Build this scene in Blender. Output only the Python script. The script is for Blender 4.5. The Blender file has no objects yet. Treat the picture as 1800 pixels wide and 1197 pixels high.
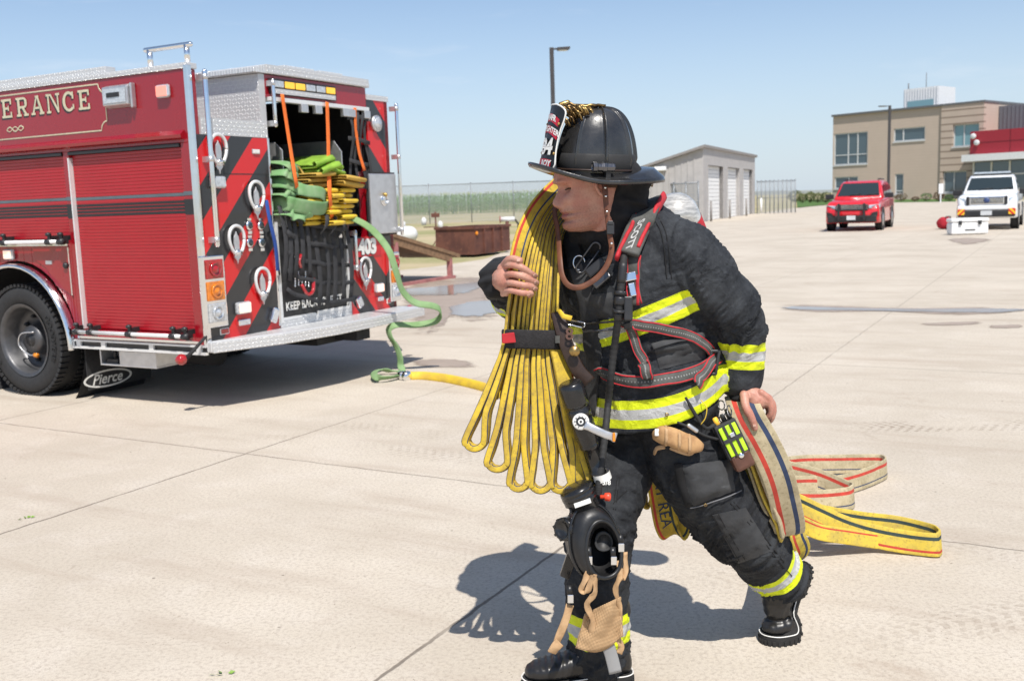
import bpy, bmesh, math, random
import numpy as np
from mathutils import Vector, Matrix, noise
from mathutils.bvhtree import BVHTree
random.seed(7)
V=Vector
scene=bpy.context.scene
COL=scene.collection
# ---------------------------------------------------------------- camera geometry (1800x1197 photograph)
H=1.55; F=1750.0; PITCH=math.atan(243/1750); ROLL=math.atan(0.0342)
_f=V((0,math.cos(PITCH),-math.sin(PITCH))); _u0=V((0,math.sin(PITCH),math.cos(PITCH))); _x=V((1,0,0))
CR=_x*math.cos(ROLL)-_u0*math.sin(ROLL); CU=_x*math.sin(ROLL)+_u0*math.cos(ROLL)
CAM=V((0,0,H))
def ray(px,py): return _f+CR*((px-900)/F)-CU*((py-598.5)/F)
def onplane(px,py,p0,n):
    r=ray(px,py); t=(V(p0)-CAM).dot(n)/r.dot(n); return CAM+r*t
def gnd(px,py,z=0.0): return onplane(px,py,(0,0,z),V((0,0,1)))
def at(px,py,Y):
    r=ray(px,py); return CAM+r*(Y/r.y)
# ---------------------------------------------------------------- mesh builder
def frames(path,up=None):
    n=len(path); T=[]
    for i in range(n):
        a=path[max(0,i-1)]; b=path[min(n-1,i+1)]
        t=(b-a); T.append(t.normalized() if t.length>1e-9 else V((0,0,1)))
    out=[]
    r=V(up) if up is not None else (V((0,0,1)) if abs(T[0].z)<.9 else V((0,1,0)))
    for i in range(n):
        s=r-T[i]*r.dot(T[i])
        if s.length<1e-6: s=T[i].orthogonal()
        s.normalize(); r=s
        out.append((T[i],s,T[i].cross(s)))
    return out
def smooth_path(pts,k=6):
    """Catmull-Rom through pts (each a tuple of any length)"""
    P=[np.array(p,float) for p in pts]; P=[2*P[0]-P[1]]+P+[2*P[-1]-P[-2]]; out=[]
    for i in range(1,len(P)-2):
        p0,p1,p2,p3=P[i-1:i+3]
        for j in range(k):
            t=j/k
            out.append(.5*((2*p1)+(-p0+p2)*t+(2*p0-5*p1+4*p2-p3)*t*t+(-p0+3*p1-3*p2+p3)*t**3))
    out.append(P[-2]); return out
class MB:
    def __init__(s): s.v=[]; s.f=[]; s.m=[]; s.s=[]
    def add(s,vs,fs,mat=0,sm=False):
        o=len(s.v); s.v+=[V(p) for p in vs]
        for f in fs: s.f.append([i+o for i in f]); s.m.append(mat); s.s.append(sm)
        return s
    def box(s,x0,x1,y0,y1,z0,z1,mat=0,M=None):
        vs=[V((x,y,z)) for x in (x0,x1) for y in (y0,y1) for z in (z0,z1)]
        if M is not None: vs=[M@p for p in vs]
        return s.add(vs,[(0,1,3,2),(4,6,7,5),(0,4,5,1),(2,3,7,6),(0,2,6,4),(1,5,7,3)],mat)
    def obox(s,c,ax,ay,az,mat=0):
        c,ax,ay,az=V(c),V(ax),V(ay),V(az)
        vs=[c+ax*i+ay*j+az*k for i in (-1,1) for j in (-1,1) for k in (-1,1)]
        return s.add(vs,[(0,1,3,2),(4,6,7,5),(0,4,5,1),(2,3,7,6),(0,2,6,4),(1,5,7,3)],mat)
    def prism(s,poly,d,mat=0,sm=False):
        n=len(poly); d=V(d); a=[V(p) for p in poly]; b=[p+d for p in a]
        fs=[list(range(n))[::-1],[i+n for i in range(n)]]+[(i,(i+1)%n,(i+1)%n+n,i+n) for i in range(n)]
        return s.add(a+b,fs,mat,sm)
    def loft(s,rings,mat=0,sm=True,cap=True,closed=True):
        n=len(rings[0]); vs=[p for r in rings for p in r]; fs=[]
        for i in range(len(rings)-1):
            for j in range(n if closed else n-1):
                k=(j+1)%n; fs.append((i*n+j,i*n+k,(i+1)*n+k,(i+1)*n+j))
        if cap and closed:
            fs.append(list(range(n))[::-1]); fs.append([(len(rings)-1)*n+j for j in range(n)])
        return s.add(vs,fs,mat,sm)
    def tube(s,path,r,n=12,mat=0,sm=True,up=None,rnd=False):
        path=[V(p) for p in path]; fr=frames(path,up)
        if not hasattr(r,'__len__'): r=[r]*len(path)
        rings=[]
        def ring(c,t,a,b,rad): return [c+(a*math.cos(2*math.pi*j/n)+b*math.sin(2*math.pi*j/n))*rad for j in range(n)]
        if rnd:
            t,a,b=fr[0]
            for q in (.999,.92,.7,.38): rings.append(ring(path[0]-t*r[0]*q,t,a,b,r[0]*math.sqrt(max(0,1-q*q))))
        for p,(t,a,b),rad in zip(path,fr,r): rings.append(ring(p,t,a,b,rad))
        if rnd:
            t,a,b=fr[-1]
            for q in (.38,.7,.92,.999): rings.append(ring(path[-1]+t*r[-1]*q,t,a,b,r[-1]*math.sqrt(max(0,1-q*q))))
        return s.loft(rings,mat,sm)
    def lathe(s,prof,o,axis,n=24,mat=0,sm=True,cap=True):
        o=V(o); ax=V(axis).normalized(); a=ax.orthogonal().normalized(); b=ax.cross(a)
        rings=[[o+ax*h+(a*math.cos(2*math.pi*j/n)+b*math.sin(2*math.pi*j/n))*max(r,1e-5) for j in range(n)] for r,h in prof]
        return s.loft(rings,mat,sm,cap)
    def ribbon(s,path,wdir,hw,ht,mat=0,n=12,p=2.6,cap=True,mats=None):
        """flat hose / strap: wdir = width direction per point or one; hw, ht half width / thickness"""
        path=[V(q) for q in path]; N=len(path)
        if not isinstance(wdir,list): wdir=[wdir]*N
        if not hasattr(hw,'__len__'): hw=[hw]*N
        rings=[]
        for i in range(N):
            t=(path[min(N-1,i+1)]-path[max(0,i-1)]).normalized()
            w=V(wdir[i]); w=(w-t*w.dot(t)).normalized(); nn=t.cross(w)
            R=[]
            for j in range(n):
                a=2*math.pi*j/n; c,d=math.cos(a),math.sin(a)
                R.append(path[i]+w*(hw[i]*math.copysign(abs(c)**(2/p),c))+nn*(ht*math.copysign(abs(d)**(2/p),d)))
            rings.append(R)
        return s.loft(rings,mat,True,cap)
    def grid(s,fn,nu,nv,mat=0,sm=True,flip=False):
        vs=[fn(i/nu,j/nv) for i in range(nu+1) for j in range(nv+1)]
        fs=[]
        for i in range(nu):
            for j in range(nv):
                q=(i*(nv+1)+j,(i+1)*(nv+1)+j,(i+1)*(nv+1)+j+1,i*(nv+1)+j+1)
                fs.append(q[::-1] if flip else q)
        return s.add(vs,fs,mat,sm)
    def text(s,txt,size,fn,mat=0,bold=.0,extr=0.0,align='CENTER',sub=0):
        """flat lettering mapped by fn(x,y,z)->3D"""
        c=bpy.data.curves.new('lettering','FONT'); c.body=txt; c.size=size; c.align_x=align; c.align_y='CENTER'; c.offset=bold; c.extrude=extr; c.resolution_u=3
        o=bpy.data.objects.new('lettering',c); COL.objects.link(o)
        me=bpy.data.meshes.new_from_object(o.evaluated_get(bpy.context.evaluated_depsgraph_get()))
        s.add([fn(*v.co) for v in me.vertices],[list(p.vertices) for p in me.polygons],mat)
        bpy.data.objects.remove(o); bpy.data.curves.remove(c); bpy.data.meshes.remove(me); return s
    def build(s,name,mats,parent=None,loc=None,bevel=0,sub=0,weighted=False):
        me=bpy.data.meshes.new(name)
        o=V(loc) if loc is not None else V((0,0,0))
        me.from_pydata([tuple(p-o) for p in s.v],[],s.f)
        if not isinstance(mats,(list,tuple)): mats=[mats]
        for m in mats: me.materials.append(m)
        me.polygons.foreach_set('material_index',s.m); me.polygons.foreach_set('use_smooth',s.s)
        me.update()
        ob=bpy.data.objects.new(name,me); COL.objects.link(ob)
        if parent is not None: ob.parent=parent
        elif loc is not None: ob.location=o
        if bevel:
            b=ob.modifiers.new('bevel','BEVEL'); b.width=bevel; b.segments=2; b.limit_method='ANGLE'; b.angle_limit=math.radians(40)
        if sub:
            b=ob.modifiers.new('sub','SUBSURF'); b.levels=sub; b.render_levels=sub
        return ob
def recalc(ob):
    bm=bmesh.new(); bm.from_mesh(ob.data); bmesh.ops.recalc_face_normals(bm,faces=bm.faces[:]); bm.to_mesh(ob.data); bm.free(); return ob
def tag(o,label=None,cat=None,group=None,kind=None):
    if label: o['label']=label
    if cat: o['category']=cat
    if group: o['group']=group
    if kind: o['kind']=kind
    return o
def empty(name,loc,label,cat,rz=0,group=None):
    o=bpy.data.objects.new(name,None); COL.objects.link(o); o.location=loc; o.rotation_euler=(0,0,rz); o.empty_display_size=.1
    return tag(o,label,cat,group)
def copy_tree(o,parent=None):
    c=o.copy(); COL.objects.link(c)
    if parent: c.parent=parent
    for ch in list(o.children): copy_tree(ch,c)
    return c
# ---------------------------------------------------------------- materials
def srgb(r,g,b):
    f=lambda c:(c/12.92 if c<=.04045 else ((c+.055)/1.055)**2.4)
    return (f(r/255),f(g/255),f(b/255))
class NT:
    def __init__(s,m): s.t=m.node_tree; s.n=s.t.nodes; s.l=s.t.links
    def node(s,t,**k):
        n=s.n.new(t)
        for a,b in k.items(): setattr(n,a,b)
        return n
    def put(s,sock,v):
        if hasattr(v,'is_output'): s.l.new(v,sock)
        else:
            if sock.type=='RGBA' and len(v)==3: v=(*v,1)
            sock.default_value=v
    def m(s,op,a,b=0,c=None):
        n=s.node('ShaderNodeMath',operation=op); s.put(n.inputs[0],a); s.put(n.inputs[1],b)
        if c is not None: s.put(n.inputs[2],c)
        return n.outputs[0]
    def dot(s,v,c):
        n=s.node('ShaderNodeVectorMath',operation='DOT_PRODUCT'); s.put(n.inputs[0],v); n.inputs[1].default_value=c; return n.outputs['Value']
    def coord(s): return s.node('ShaderNodeTexCoord').outputs['Object']
    def scale(s,v,sc):
        n=s.node('ShaderNodeVectorMath',operation='MULTIPLY'); s.put(n.inputs[0],v); n.inputs[1].default_value=sc if hasattr(sc,'__len__') else (sc,)*3; return n.outputs[0]
    def noise(s,v,scale,det=4,rough=.55,dist=0):
        n=s.node('ShaderNodeTexNoise'); s.put(n.inputs['Vector'],v); n.inputs['Scale'].default_value=scale; n.inputs['Detail'].default_value=det; n.inputs['Roughness'].default_value=rough; n.inputs['Distortion'].default_value=dist
        return n.outputs['Fac']
    def voro(s,v,scale,feat='F1'):
        n=s.node('ShaderNodeTexVoronoi',feature=feat); s.put(n.inputs['Vector'],v); n.inputs['Scale'].default_value=scale; return n.outputs['Distance']
    def ramp(s,f,a,b,lo=0.0,hi=1.0):
        n=s.node('ShaderNodeMapRange',interpolation_type='SMOOTHSTEP'); s.put(n.inputs[0],f); n.inputs[1].default_value=a; n.inputs[2].default_value=b; n.inputs[3].default_value=lo; n.inputs[4].default_value=hi; return n.outputs[0]
    def mix(s,f,a,b,mode='MIX'):
        n=s.node('ShaderNodeMix',data_type='RGBA',blend_type=mode); s.put(n.inputs[0],f); s.put(n.inputs[6],a); s.put(n.inputs[7],b); return n.outputs[2]
    def bump(s,h,st=.5,d=.01,nrm=None):
        n=s.node('ShaderNodeBump'); s.put(n.inputs['Height'],h); n.inputs['Strength'].default_value=st; n.inputs['Distance'].default_value=d
        if nrm is not None: s.put(n.inputs['Normal'],nrm)
        return n.outputs[0]
    def attr(s,name): return s.node('ShaderNodeAttribute',attribute_name=name)
def newmat(name):
    m=bpy.data.materials.new(name); m.use_nodes=True; m.node_tree.nodes.clear(); t=NT(m)
    t.out=t.node('ShaderNodeOutputMaterial'); t.p=t.node('ShaderNodeBsdfPrincipled'); t.l.new(t.p.outputs[0],t.out.inputs[0])
    def setp(**k):
        for a,b in k.items(): t.put(t.p.inputs[a.replace('_',' ')],b)
    t.set=setp; m.diffuse_color=(.5,.5,.5,1)
    return m,t
def mk(name,c,rough=.5,metal=0.0,var=.15,vs=6,c2=None,bump=None,coat=0,emit=None,es=1,spec=None,trans=0,ior=None):
    m,t=newmat(name); co=t.coord()
    n=t.noise(co,vs,5); c2=c2 or tuple(x*(1-var) for x in c)
    t.set(Base_Color=t.mix(t.ramp(n,.35,.7),c,c2),Metallic=metal)
    t.set(Roughness=t.ramp(t.noise(co,vs*2.3,4),.3,.7,max(0,rough-.06),min(1,rough+.08)))
    if bump: t.set(Normal=t.bump(t.noise(co,bump[0],6),bump[1],bump[2] if len(bump)>2 else .005))
    if coat: t.set(Coat_Weight=coat,Coat_Roughness=.05)
    if emit: t.set(Emission_Color=emit,Emission_Strength=es)
    if spec is not None: t.set(Specular_IOR_Level=spec)
    if trans: t.set(Transmission_Weight=trans)
    if ior: t.set(IOR=ior)
    return m
MAT={}
def plate_mat(name,ua,va,cell=.031):
    """bright aluminium tread plate, lozenges at alternating diagonals; ua, va = the two axes of the face"""
    m,t=newmat(name); co=t.coord()
    u=t.m('MULTIPLY',t.dot(co,ua),1/cell); v=t.m('MULTIPLY',t.dot(co,va),1/cell)
    par=t.m('MODULO',t.m('ADD',t.m('FLOOR',u),t.m('FLOOR',v)),2); par=t.m('ABSOLUTE',par)
    fu=t.m('SUBTRACT',t.m('FRACT',u),.5); fv=t.m('SUBTRACT',t.m('FRACT',v),.5)
    a=t.m('ADD',fu,fv); b=t.m('SUBTRACT',fu,fv)
    la=t.m('ADD',t.m('MULTIPLY',a,par),t.m('MULTIPLY',b,t.m('SUBTRACT',1,par)))
    lb=t.m('ADD',t.m('MULTIPLY',b,par),t.m('MULTIPLY',a,t.m('SUBTRACT',1,par)))
    d=t.m('ADD',t.m('POWER',t.m('ABSOLUTE',la),2),t.m('POWER',t.m('ABSOLUTE',t.m('MULTIPLY',lb,3.2)),2))
    h=t.ramp(d,.55,.12)
    t.set(Base_Color=t.mix(h,(.58,.58,.58),(.95,.95,.94)),Metallic=.35,Roughness=t.ramp(h,0,1,.42,.25),Normal=t.bump(h,1,.006))
    return m
# ---------------------------------------------------------------- world, sun, camera
SUN_EL=math.radians(58); SUN_DIR=V((.2,-.98,0)).normalized()*math.cos(SUN_EL)+V((0,0,math.sin(SUN_EL)))
w=bpy.data.worlds.new('World'); scene.world=w; w.use_nodes=True
wn=w.node_tree; wn.nodes.clear(); wt=NT(w)
out=wt.node('ShaderNodeOutputWorld'); bg=wt.node('ShaderNodeBackground'); wt.l.new(bg.outputs[0],out.inputs[0])
sky=wt.node('ShaderNodeTexSky',sky_type='NISHITA',sun_disc=False,sun_elevation=SUN_EL,sun_rotation=math.atan2(SUN_DIR.x,SUN_DIR.y),altitude=0,air_density=.9,dust_density=.5,ozone_density=2.2)
wc=wt.node('ShaderNodeTexCoord').outputs['Generated']
wz=wt.dot(wc,(0,0,1))
st=wt.scale(wc,(1.6,1.6,9))
cl=wt.m('MULTIPLY',wt.ramp(wt.noise(st,2.3,7,.62,.8),.52,.82),wt.ramp(wz,.05,.16))
hz=wt.mix(wt.ramp(wz,.24,-.02,.10,.80),sky.outputs[0],(4.35,5.1,5.95))
skyc=wt.mix(wt.m('MULTIPLY',cl,.6),hz,(6.8,7.0,7.3))
wt.put(bg.inputs[0],skyc); bg.inputs[1].default_value=.126
sl=bpy.data.lights.new('sun','SUN'); sl.energy=5.0; sl.angle=math.radians(.53); sl.color=(1,.955,.89)
so=bpy.data.objects.new('sun',sl); COL.objects.link(so); so.rotation_euler=SUN_DIR.to_track_quat('Z','Y').to_euler(); so.location=(3,-8,14)
cd=bpy.data.cameras.new('camera'); cam=bpy.data.objects.new('camera',cd); COL.objects.link(cam)
R3=Matrix((CR,CU,-_f)).transposed(); cam.matrix_world=Matrix.Translation(CAM)@R3.to_4x4()
cd.lens=35; cd.sensor_width=36; cd.clip_end=3000; cd.clip_start=.05
cd.dof.use_dof=True; cd.dof.focus_distance=3.15; cd.dof.aperture_fstop=5.6; cd.dof.aperture_blades=9
scene.camera=cam
scene.view_settings.view_transform='Standard'; scene.view_settings.look='None'; scene.view_settings.gamma=1; scene.view_settings.exposure=0.16
scene.render.engine='CYCLES'; scene.cycles.use_denoising=True; scene.cycles.max_bounces=8; scene.cycles.transparent_max_bounces=16
try: scene.cycles.denoiser='OPENIMAGEDENOISE'
except Exception: pass
# ================================================================ SETTING
# ---- concrete: slabs with joints, stains, fine aggregate
m,t=newmat('concrete'); co=t.coord()
c_=t.dot(co,(.872,-.49,0)); s_=t.dot(co,(.49,.872,0))
wob=t.m('MULTIPLY',t.m('SUBTRACT',t.noise(co,7,4),.5),.03)
def joint(c,off,sp,w):
    f=t.m('FRACT',t.m('ADD',t.m('DIVIDE',t.m('ADD',t.m('ADD',c,-off),wob),sp),.5))
    d=t.m('MULTIPLY',t.m('ABSOLUTE',t.m('SUBTRACT',f,.5)),sp)
    return t.ramp(d,w*.4,w,1,0)
jm=t.m('MAXIMUM',t.m('MULTIPLY',joint(c_,-1.95,2.65,.011),t.ramp(s_,4.2,6.5,1,.45)),t.m('MULTIPLY',joint(s_,4.62,4.5,.010),.8))
jm=t.m('MULTIPLY',jm,t.ramp(t.noise(co,1.7,3),.25,.5,.35,1))
big=t.noise(co,.55,5,.6); mid=t.noise(t.scale(co,(1,1,1)),3.1,6,.65); fine=t.noise(co,60,5,.7); grit=t.noise(co,260,3,.7)
col=t.mix(t.ramp(big,.3,.7),(.585,.52,.43),(.475,.415,.335))
col=t.mix(t.m('MULTIPLY',t.ramp(mid,.45,.75),.45),col,(.61,.55,.475))
col=t.mix(t.m('MULTIPLY',t.ramp(fine,.44,.68),.72),col,(.36,.305,.25))
col=t.mix(t.m('MULTIPLY',t.ramp(grit,.5,.68),.5),col,(.25,.21,.175))
# stretched traffic streaks and brown dried-mud blotches
st_=t.node('ShaderNodeCombineXYZ'); t.put(st_.inputs[0],t.m('MULTIPLY',c_,.35)); t.put(st_.inputs[1],t.m('MULTIPLY',s_,2.2))
strk=t.noise(st_.outputs[0],1.5,6,.62)
col=t.mix(t.m('MULTIPLY',t.ramp(strk,.48,.76),.6),col,(.37,.30,.235))
blot=t.noise(co,1.1,7,.7,.6)
col=t.mix(t.m('MULTIPLY',t.ramp(blot,.6,.74),.5),col,(.33,.25,.19))
pits=t.voro(co,38); col=t.mix(t.m('MULTIPLY',t.ramp(pits,.13,.05),t.ramp(t.noise(co,5,3),.5,.62)),col,(.2,.16,.13))
chip=t.voro(t.scale(co,(1,1.7,1)),5.5); col=t.mix(t.m('MULTIPLY',t.ramp(chip,.055,.03),t.ramp(t.noise(co,3.3,4,.7),.52,.56)),col,(.085,.065,.05))
sc=t.noise(t.scale(co,(3.2,1.1,1)),2.6,8,.78,.9); col=t.mix(t.m('MULTIPLY',t.ramp(sc,.60,.72),.6),col,(.30,.24,.185))
def track(u0,v0,ang,ln,wd):
    ca,sa=math.cos(ang),math.sin(ang); u=t.m('SUBTRACT',t.dot(co,(ca,sa,0)),u0*ca+v0*sa); v=t.m('SUBTRACT',t.dot(co,(-sa,ca,0)),-u0*sa+v0*ca)
    v=t.m('ADD',v,t.m('MULTIPLY',t.m('MULTIPLY',u,u),.05)); av=t.m('ABSOLUTE',v); w_=t.m('MULTIPLY',t.ramp(av,wd,wd*.85),t.ramp(t.m('ABSOLUTE',u),ln,ln*.6))
    pt=t.ramp(t.m('SINE',t.m('ADD',t.m('MULTIPLY',u,95),t.m('MULTIPLY',av,60))),-.1,.5); gr=t.ramp(t.m('SINE',t.m('MULTIPLY',av,150)),-.6,0)
    return t.m('MULTIPLY',t.m('MULTIPLY',w_,pt),t.m('MULTIPLY',gr,t.ramp(t.noise(co,2.2,5),.40,.62)))
for tr_ in [(-.7,6.2,-.5,1.6,.14),(-1.0,6.9,-.5,1.8,.13),(2.0,4.1,.15,1.6,.15),(2.4,3.6,.2,1.5,.14),(1.6,9.3,.5,3,.15),(3.2,6.35,-.12,1.2,.16)]: col=t.mix(t.m('MULTIPLY',track(*tr_),.70 if tr_[0]==3.2 else .30),col,(.24,.185,.14))
col=t.mix(t.m('MULTIPLY',jm,.72),col,(.09,.07,.055))
near=t.ramp(fine,.3,.7); hgt=t.m('SUBTRACT',t.m('ADD',t.m('MULTIPLY',fine,.5),t.m('MULTIPLY',grit,.35)),t.m('MULTIPLY',jm,1.5))
t.set(Base_Color=col,Roughness=.85,Specular_IOR_Level=.25,Normal=t.bump(hgt,.3,.005)); MAT['concrete']=m
# ---- dry grass / dirt ground
m,t=newmat('field_ground'); co=t.coord()
a=t.noise(co,.12,6,.6); b=t.noise(co,3,6,.7)
col=t.mix(t.ramp(a,.4,.62),(.42,.34,.20),(.24,.24,.09)); col=t.mix(t.m('MULTIPLY',t.ramp(b,.45,.7),.6),col,(.46,.37,.24))
t.set(Base_Color=col,Roughness=.95,Normal=t.bump(b,.6,.05)); MAT['field']=m
MAT['grass']=mk('lawn',(.085,.17,.03),.9,0,.45,3,bump=(20,.8,.05))
# wet puddle
m,t=newmat('puddle_water'); co=t.coord()
t.set(Base_Color=t.mix(t.noise(co,1.5,4),(.22,.155,.11),(.32,.245,.19)),Roughness=.12,Specular_IOR_Level=.6,Normal=t.bump(t.noise(co,9,3),.03,.01)); MAT['puddle']=m
m,t=newmat('wet_concrete'); co=t.coord()
t.set(Base_Color=t.mix(t.noise(co,2.5,6),(.40,.32,.255),(.29,.22,.165)),Roughness=.5,Normal=t.bump(t.noise(co,60,5),.3,.004)); MAT['wet']=m
def soften(m,lo,hi,am):
    t=NT(m); o=[n for n in t.n if n.type=='OUTPUT_MATERIAL'][0]; p=[n for n in t.n if n.type=='BSDF_PRINCIPLED'][0]; co=t.coord()
    e=t.m('ADD',t.attr('edge').outputs['Fac'],t.m('MULTIPLY',t.m('SUBTRACT',t.noise(t.scale(co,(1,2.2,1)),1.6,7,.68),.5),am))
    tr=t.node('ShaderNodeBsdfTransparent'); mx=t.node('ShaderNodeMixShader'); t.put(mx.inputs[0],t.ramp(e,lo,hi)); t.l.new(tr.outputs[0],mx.inputs[1]); t.l.new(p.outputs[0],mx.inputs[2]); t.l.new(mx.outputs[0],o.inputs[0])
soften(MAT['wet'],.25,.75,1.5); soften(MAT['puddle'],.2,.32,1.2)

g=MB(); 
S=1500; g.grid(lambda u,v:V(((u-.5)*2*S,-90+v*(S+90),-.03)),60,60,0,False)
tag(g.build('ground',MAT['field']),kind='structure')
far=[(150,105),(80,170),(52,142.5)]
poly=[V((-45,-12,0)),V((45,-12,0)),V((150,60,0)),V((150,125,0)),gnd(1800,351.5),gnd(1560,355),gnd(1440,362),gnd(1400,366),gnd(1330,375),gnd(1237,389),gnd(1130,400),gnd(1000,410),gnd(930,425),gnd(900,438),gnd(850,456),gnd(770,468),gnd(640,482),gnd(500,492),V((-45,24,0))]
from mathutils.geometry import tessellate_polygon
g=MB(); g.add(poly,[list(f) for f in tessellate_polygon([poly])])
ap=g.build('concrete_pavement',MAT['concrete'])
bm=bmesh.new(); bm.from_mesh(ap.data)
for f in bm.faces:
    if f.normal.z<0: f.normal_flip()
bm.to_mesh(ap.data); bm.free()
tag(ap,kind='structure')
def blob(name,pts,mat,z,seed,kind='structure',wig=.12):
    P=[gnd(*p) for p in pts]; c=sum(P,V())/len(P); Q=smooth_path([tuple(p) for p in P+[P[0]]],10)[:-1]
    vs=[]
    for i,q in enumerate(Q):
        q=V(q); r=1+wig*noise.noise(V((i*.37,seed,0)))+wig*.6*noise.noise(V((i*1.1,seed,3)))
        p=c+(q-c)*r; vs.append(V((p.x,p.y,z)))
    g=MB(); n=len(vs); cz=V((c.x,c.y,z)); md=[cz.lerp(v,.55) for v in vs]
    g.add(vs+md+[cz],[(i,(i+1)%n,n+(i+1)%n,n+i) for i in range(n)]+[(n+i,n+(i+1)%n,2*n) for i in range(n)])
    ob=g.build(name,mat); q=ob.data.attributes.new('edge','FLOAT','POINT'); q.data.foreach_set('value',[0.0]*n+[.75]*n+[1.0]); return tag(ob,kind=kind)
blob('wet_patch',[(690,500),(740,484),(830,480),(900,478),(880,520),(900,560),(840,575),(790,570),(770,592),(720,600),(690,560)],MAT['wet'],.004,2,wig=.1)
blob('puddle',[(700,508),(760,504),(820,498),(875,492),(840,512),(800,520),(740,522),(705,520)],MAT['puddle'],.008,5)
blob('puddle',[(785,538),(840,528),(905,530),(890,548),(840,558),(790,556)],MAT['puddle'],.008,9)
blob('puddle',[(700,632),(760,628),(830,634),(850,646),(790,650),(720,646)],MAT['wet'],.004,11)
blob('wet_patch',[(1345,534),(1450,536),(1600,541),(1800,540),(1850,552),(1700,556),(1560,549),(1400,550),(1345,546)],MAT['wet'],.004,14,wig=.05)
blob('puddle',[(1345,538),(1430,540),(1530,542.5),(1640,543.5),(1800,543),(1830,549),(1700,551),(1530,547.5),(1440,546.5),(1350,543)],MAT['puddle'],.008,15,wig=.04)
blob('wet_patch',[(1655,420),(1700,417),(1752,420),(1735,427),(1700,432),(1670,427)],MAT['wet'],.004,17)
blob('wet_patch',[(1600,569),(1660,566),(1730,565),(1725,571),(1670,573),(1610,573)],MAT['wet'],.004,23)
blob('wet_patch',[(1730,572),(1800,570),(1800,577),(1740,578)],MAT['wet'],.004,25)
g=MB(); g.add([gnd(1402,365,.02),gnd(1445,361,.02),gnd(1470,357,.02),gnd(1490,351,.02),gnd(1400,351,.02)],[(0,1,2,3,4)]); g.add([gnd(1572,356,.02),gnd(1680,354.5,.02),gnd(1680,350.5,.02),gnd(1572,351,.02)],[(0,1,2,3)])
tag(g.build('lawn',MAT['grass']),kind='structure')
# loose leaf scraps on the concrete
MAT['leaf']=mk('leaf_scrap',(.16,.28,.03),.6)
for i,(px,py) in enumerate([(44,912),(392,1187)]):
    p=gnd(px,py); g=MB()
    for k in range(4):
        a=random.random()*6.28; d=V((math.cos(a),math.sin(a),0)); s=V((-d.y,d.x,0)); q=p+d*.008*k
        g.add([q+V((0,0,.006)),q+d*.012+s*.006+V((0,0,.012)),q+d*.026+V((0,0,.008)),q+d*.012-s*.006+V((0,0,.004))],[(0,1,2,3)])
    tag(g.build('leaf_scrap',MAT['leaf'],loc=p),['small green leaf scrap on bare concrete near the left edge','small yellow green leaf scrap on concrete at the bottom edge'][i],'leaf','leaf scraps on the concrete')
# ================================================================ CORN, TREES, HEDGE
m,t=newmat('corn_leaf'); co=t.coord(); z=t.dot(co,(0,0,1)); n=t.noise(co,.7,5)
col=t.mix(n,(.16,.32,.035),(.075,.17,.018)); col=t.mix(t.ramp(z,2.8,3.5),col,(.52,.47,.20)); t.set(Base_Color=col,Roughness=.6); MAT['corn']=m
g=MB(); rnd=random.Random(3)
for row in range(9):
    for i in range(190):
        x=-46+i*.32+rnd.uniform(-.1,.1); y=158+row*.8+rnd.uniform(-.15,.15)
        if row>3 and i%2: continue
        h=rnd.uniform(2.6,3.3); o=V((x,y,-.03)); ph=rnd.uniform(0,6.28)
        g.add([o+V((-.02,0,0)),o+V((.02,0,0)),o+V((.006,0,h+.25)),o+V((-.006,0,h+.25))],[(0,1,2,3)])
        for k in range(9):
            zz=.35+k*(h-.45)/9; a=ph+(k%2)*3.14+rnd.uniform(-.5,.5); L=rnd.uniform(.4,.75); d=V((math.cos(a),math.sin(a),0)); s=V((-d.y,d.x,0))*.06
            p0=o+V((0,0,zz)); p1=p0+d*L*.5+V((0,0,.33)); p2=p0+d*L+V((0,0,.12 if k<7 else .5))
            g.add([p0-s*.6,p0+s*.6,p1+s,p1-s,p2],[(0,1,2,3),(3,2,4)])
        if rnd.random()<.8:
            for q in range(3): 
                a=rnd.uniform(0,6.28); d=V((math.cos(a)*.1,math.sin(a)*.1,.25)); p0=o+V((0,0,h)); g.add([p0-V((.02,0,0)),p0+V((.02,0,0)),p0+d],[(0,1,2)])
tag(g.build('corn_field',MAT['corn']),kind='stuff')
def leaf_cloud(g,c,rx,ry,rz,n,ls,rnd,mat=0,flat=.0):
    for i in range(n):
        a=rnd.uniform(0,6.28); zc=rnd.uniform(-1,1); q=math.sqrt(1-zc*zc); rr=rnd.uniform(.55,1.0)**.5*(1+.22*noise.noise(V((a*1.3,zc*2,c.x))))
        p=c+V((rx*q*math.cos(a)*rr,ry*q*math.sin(a)*rr,rz*zc*rr))
        nrm=V((rnd.gauss(0,1),rnd.gauss(0,1),rnd.gauss(0,1))).normalized(); u=nrm.orthogonal().normalized()*ls*rnd.uniform(.6,1.3); v=nrm.cross(u)*.6
        g.add([p-u,p+v,p+u,p-v],[(0,1,2,3)],mat)
def leafmat(name,a,b):
    m,t=newmat(name); co=t.coord(); t.set(Base_Color=t.mix(t.ramp(t.noise(co,1.1,5),.35,.65),a,b),Roughness=.6); return m
MAT['leafA']=leafmat('leaves_olive',(.15,.17,.06),(.085,.10,.035)); MAT['leafB']=leafmat('leaves_bright',(.08,.16,.03),(.04,.09,.015)); MAT['leafR']=leafmat('leaves_russet',(.16,.09,.05),(.10,.07,.03)); MAT['bark']=mk('bark',(.12,.09,.07),.9)
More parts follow.
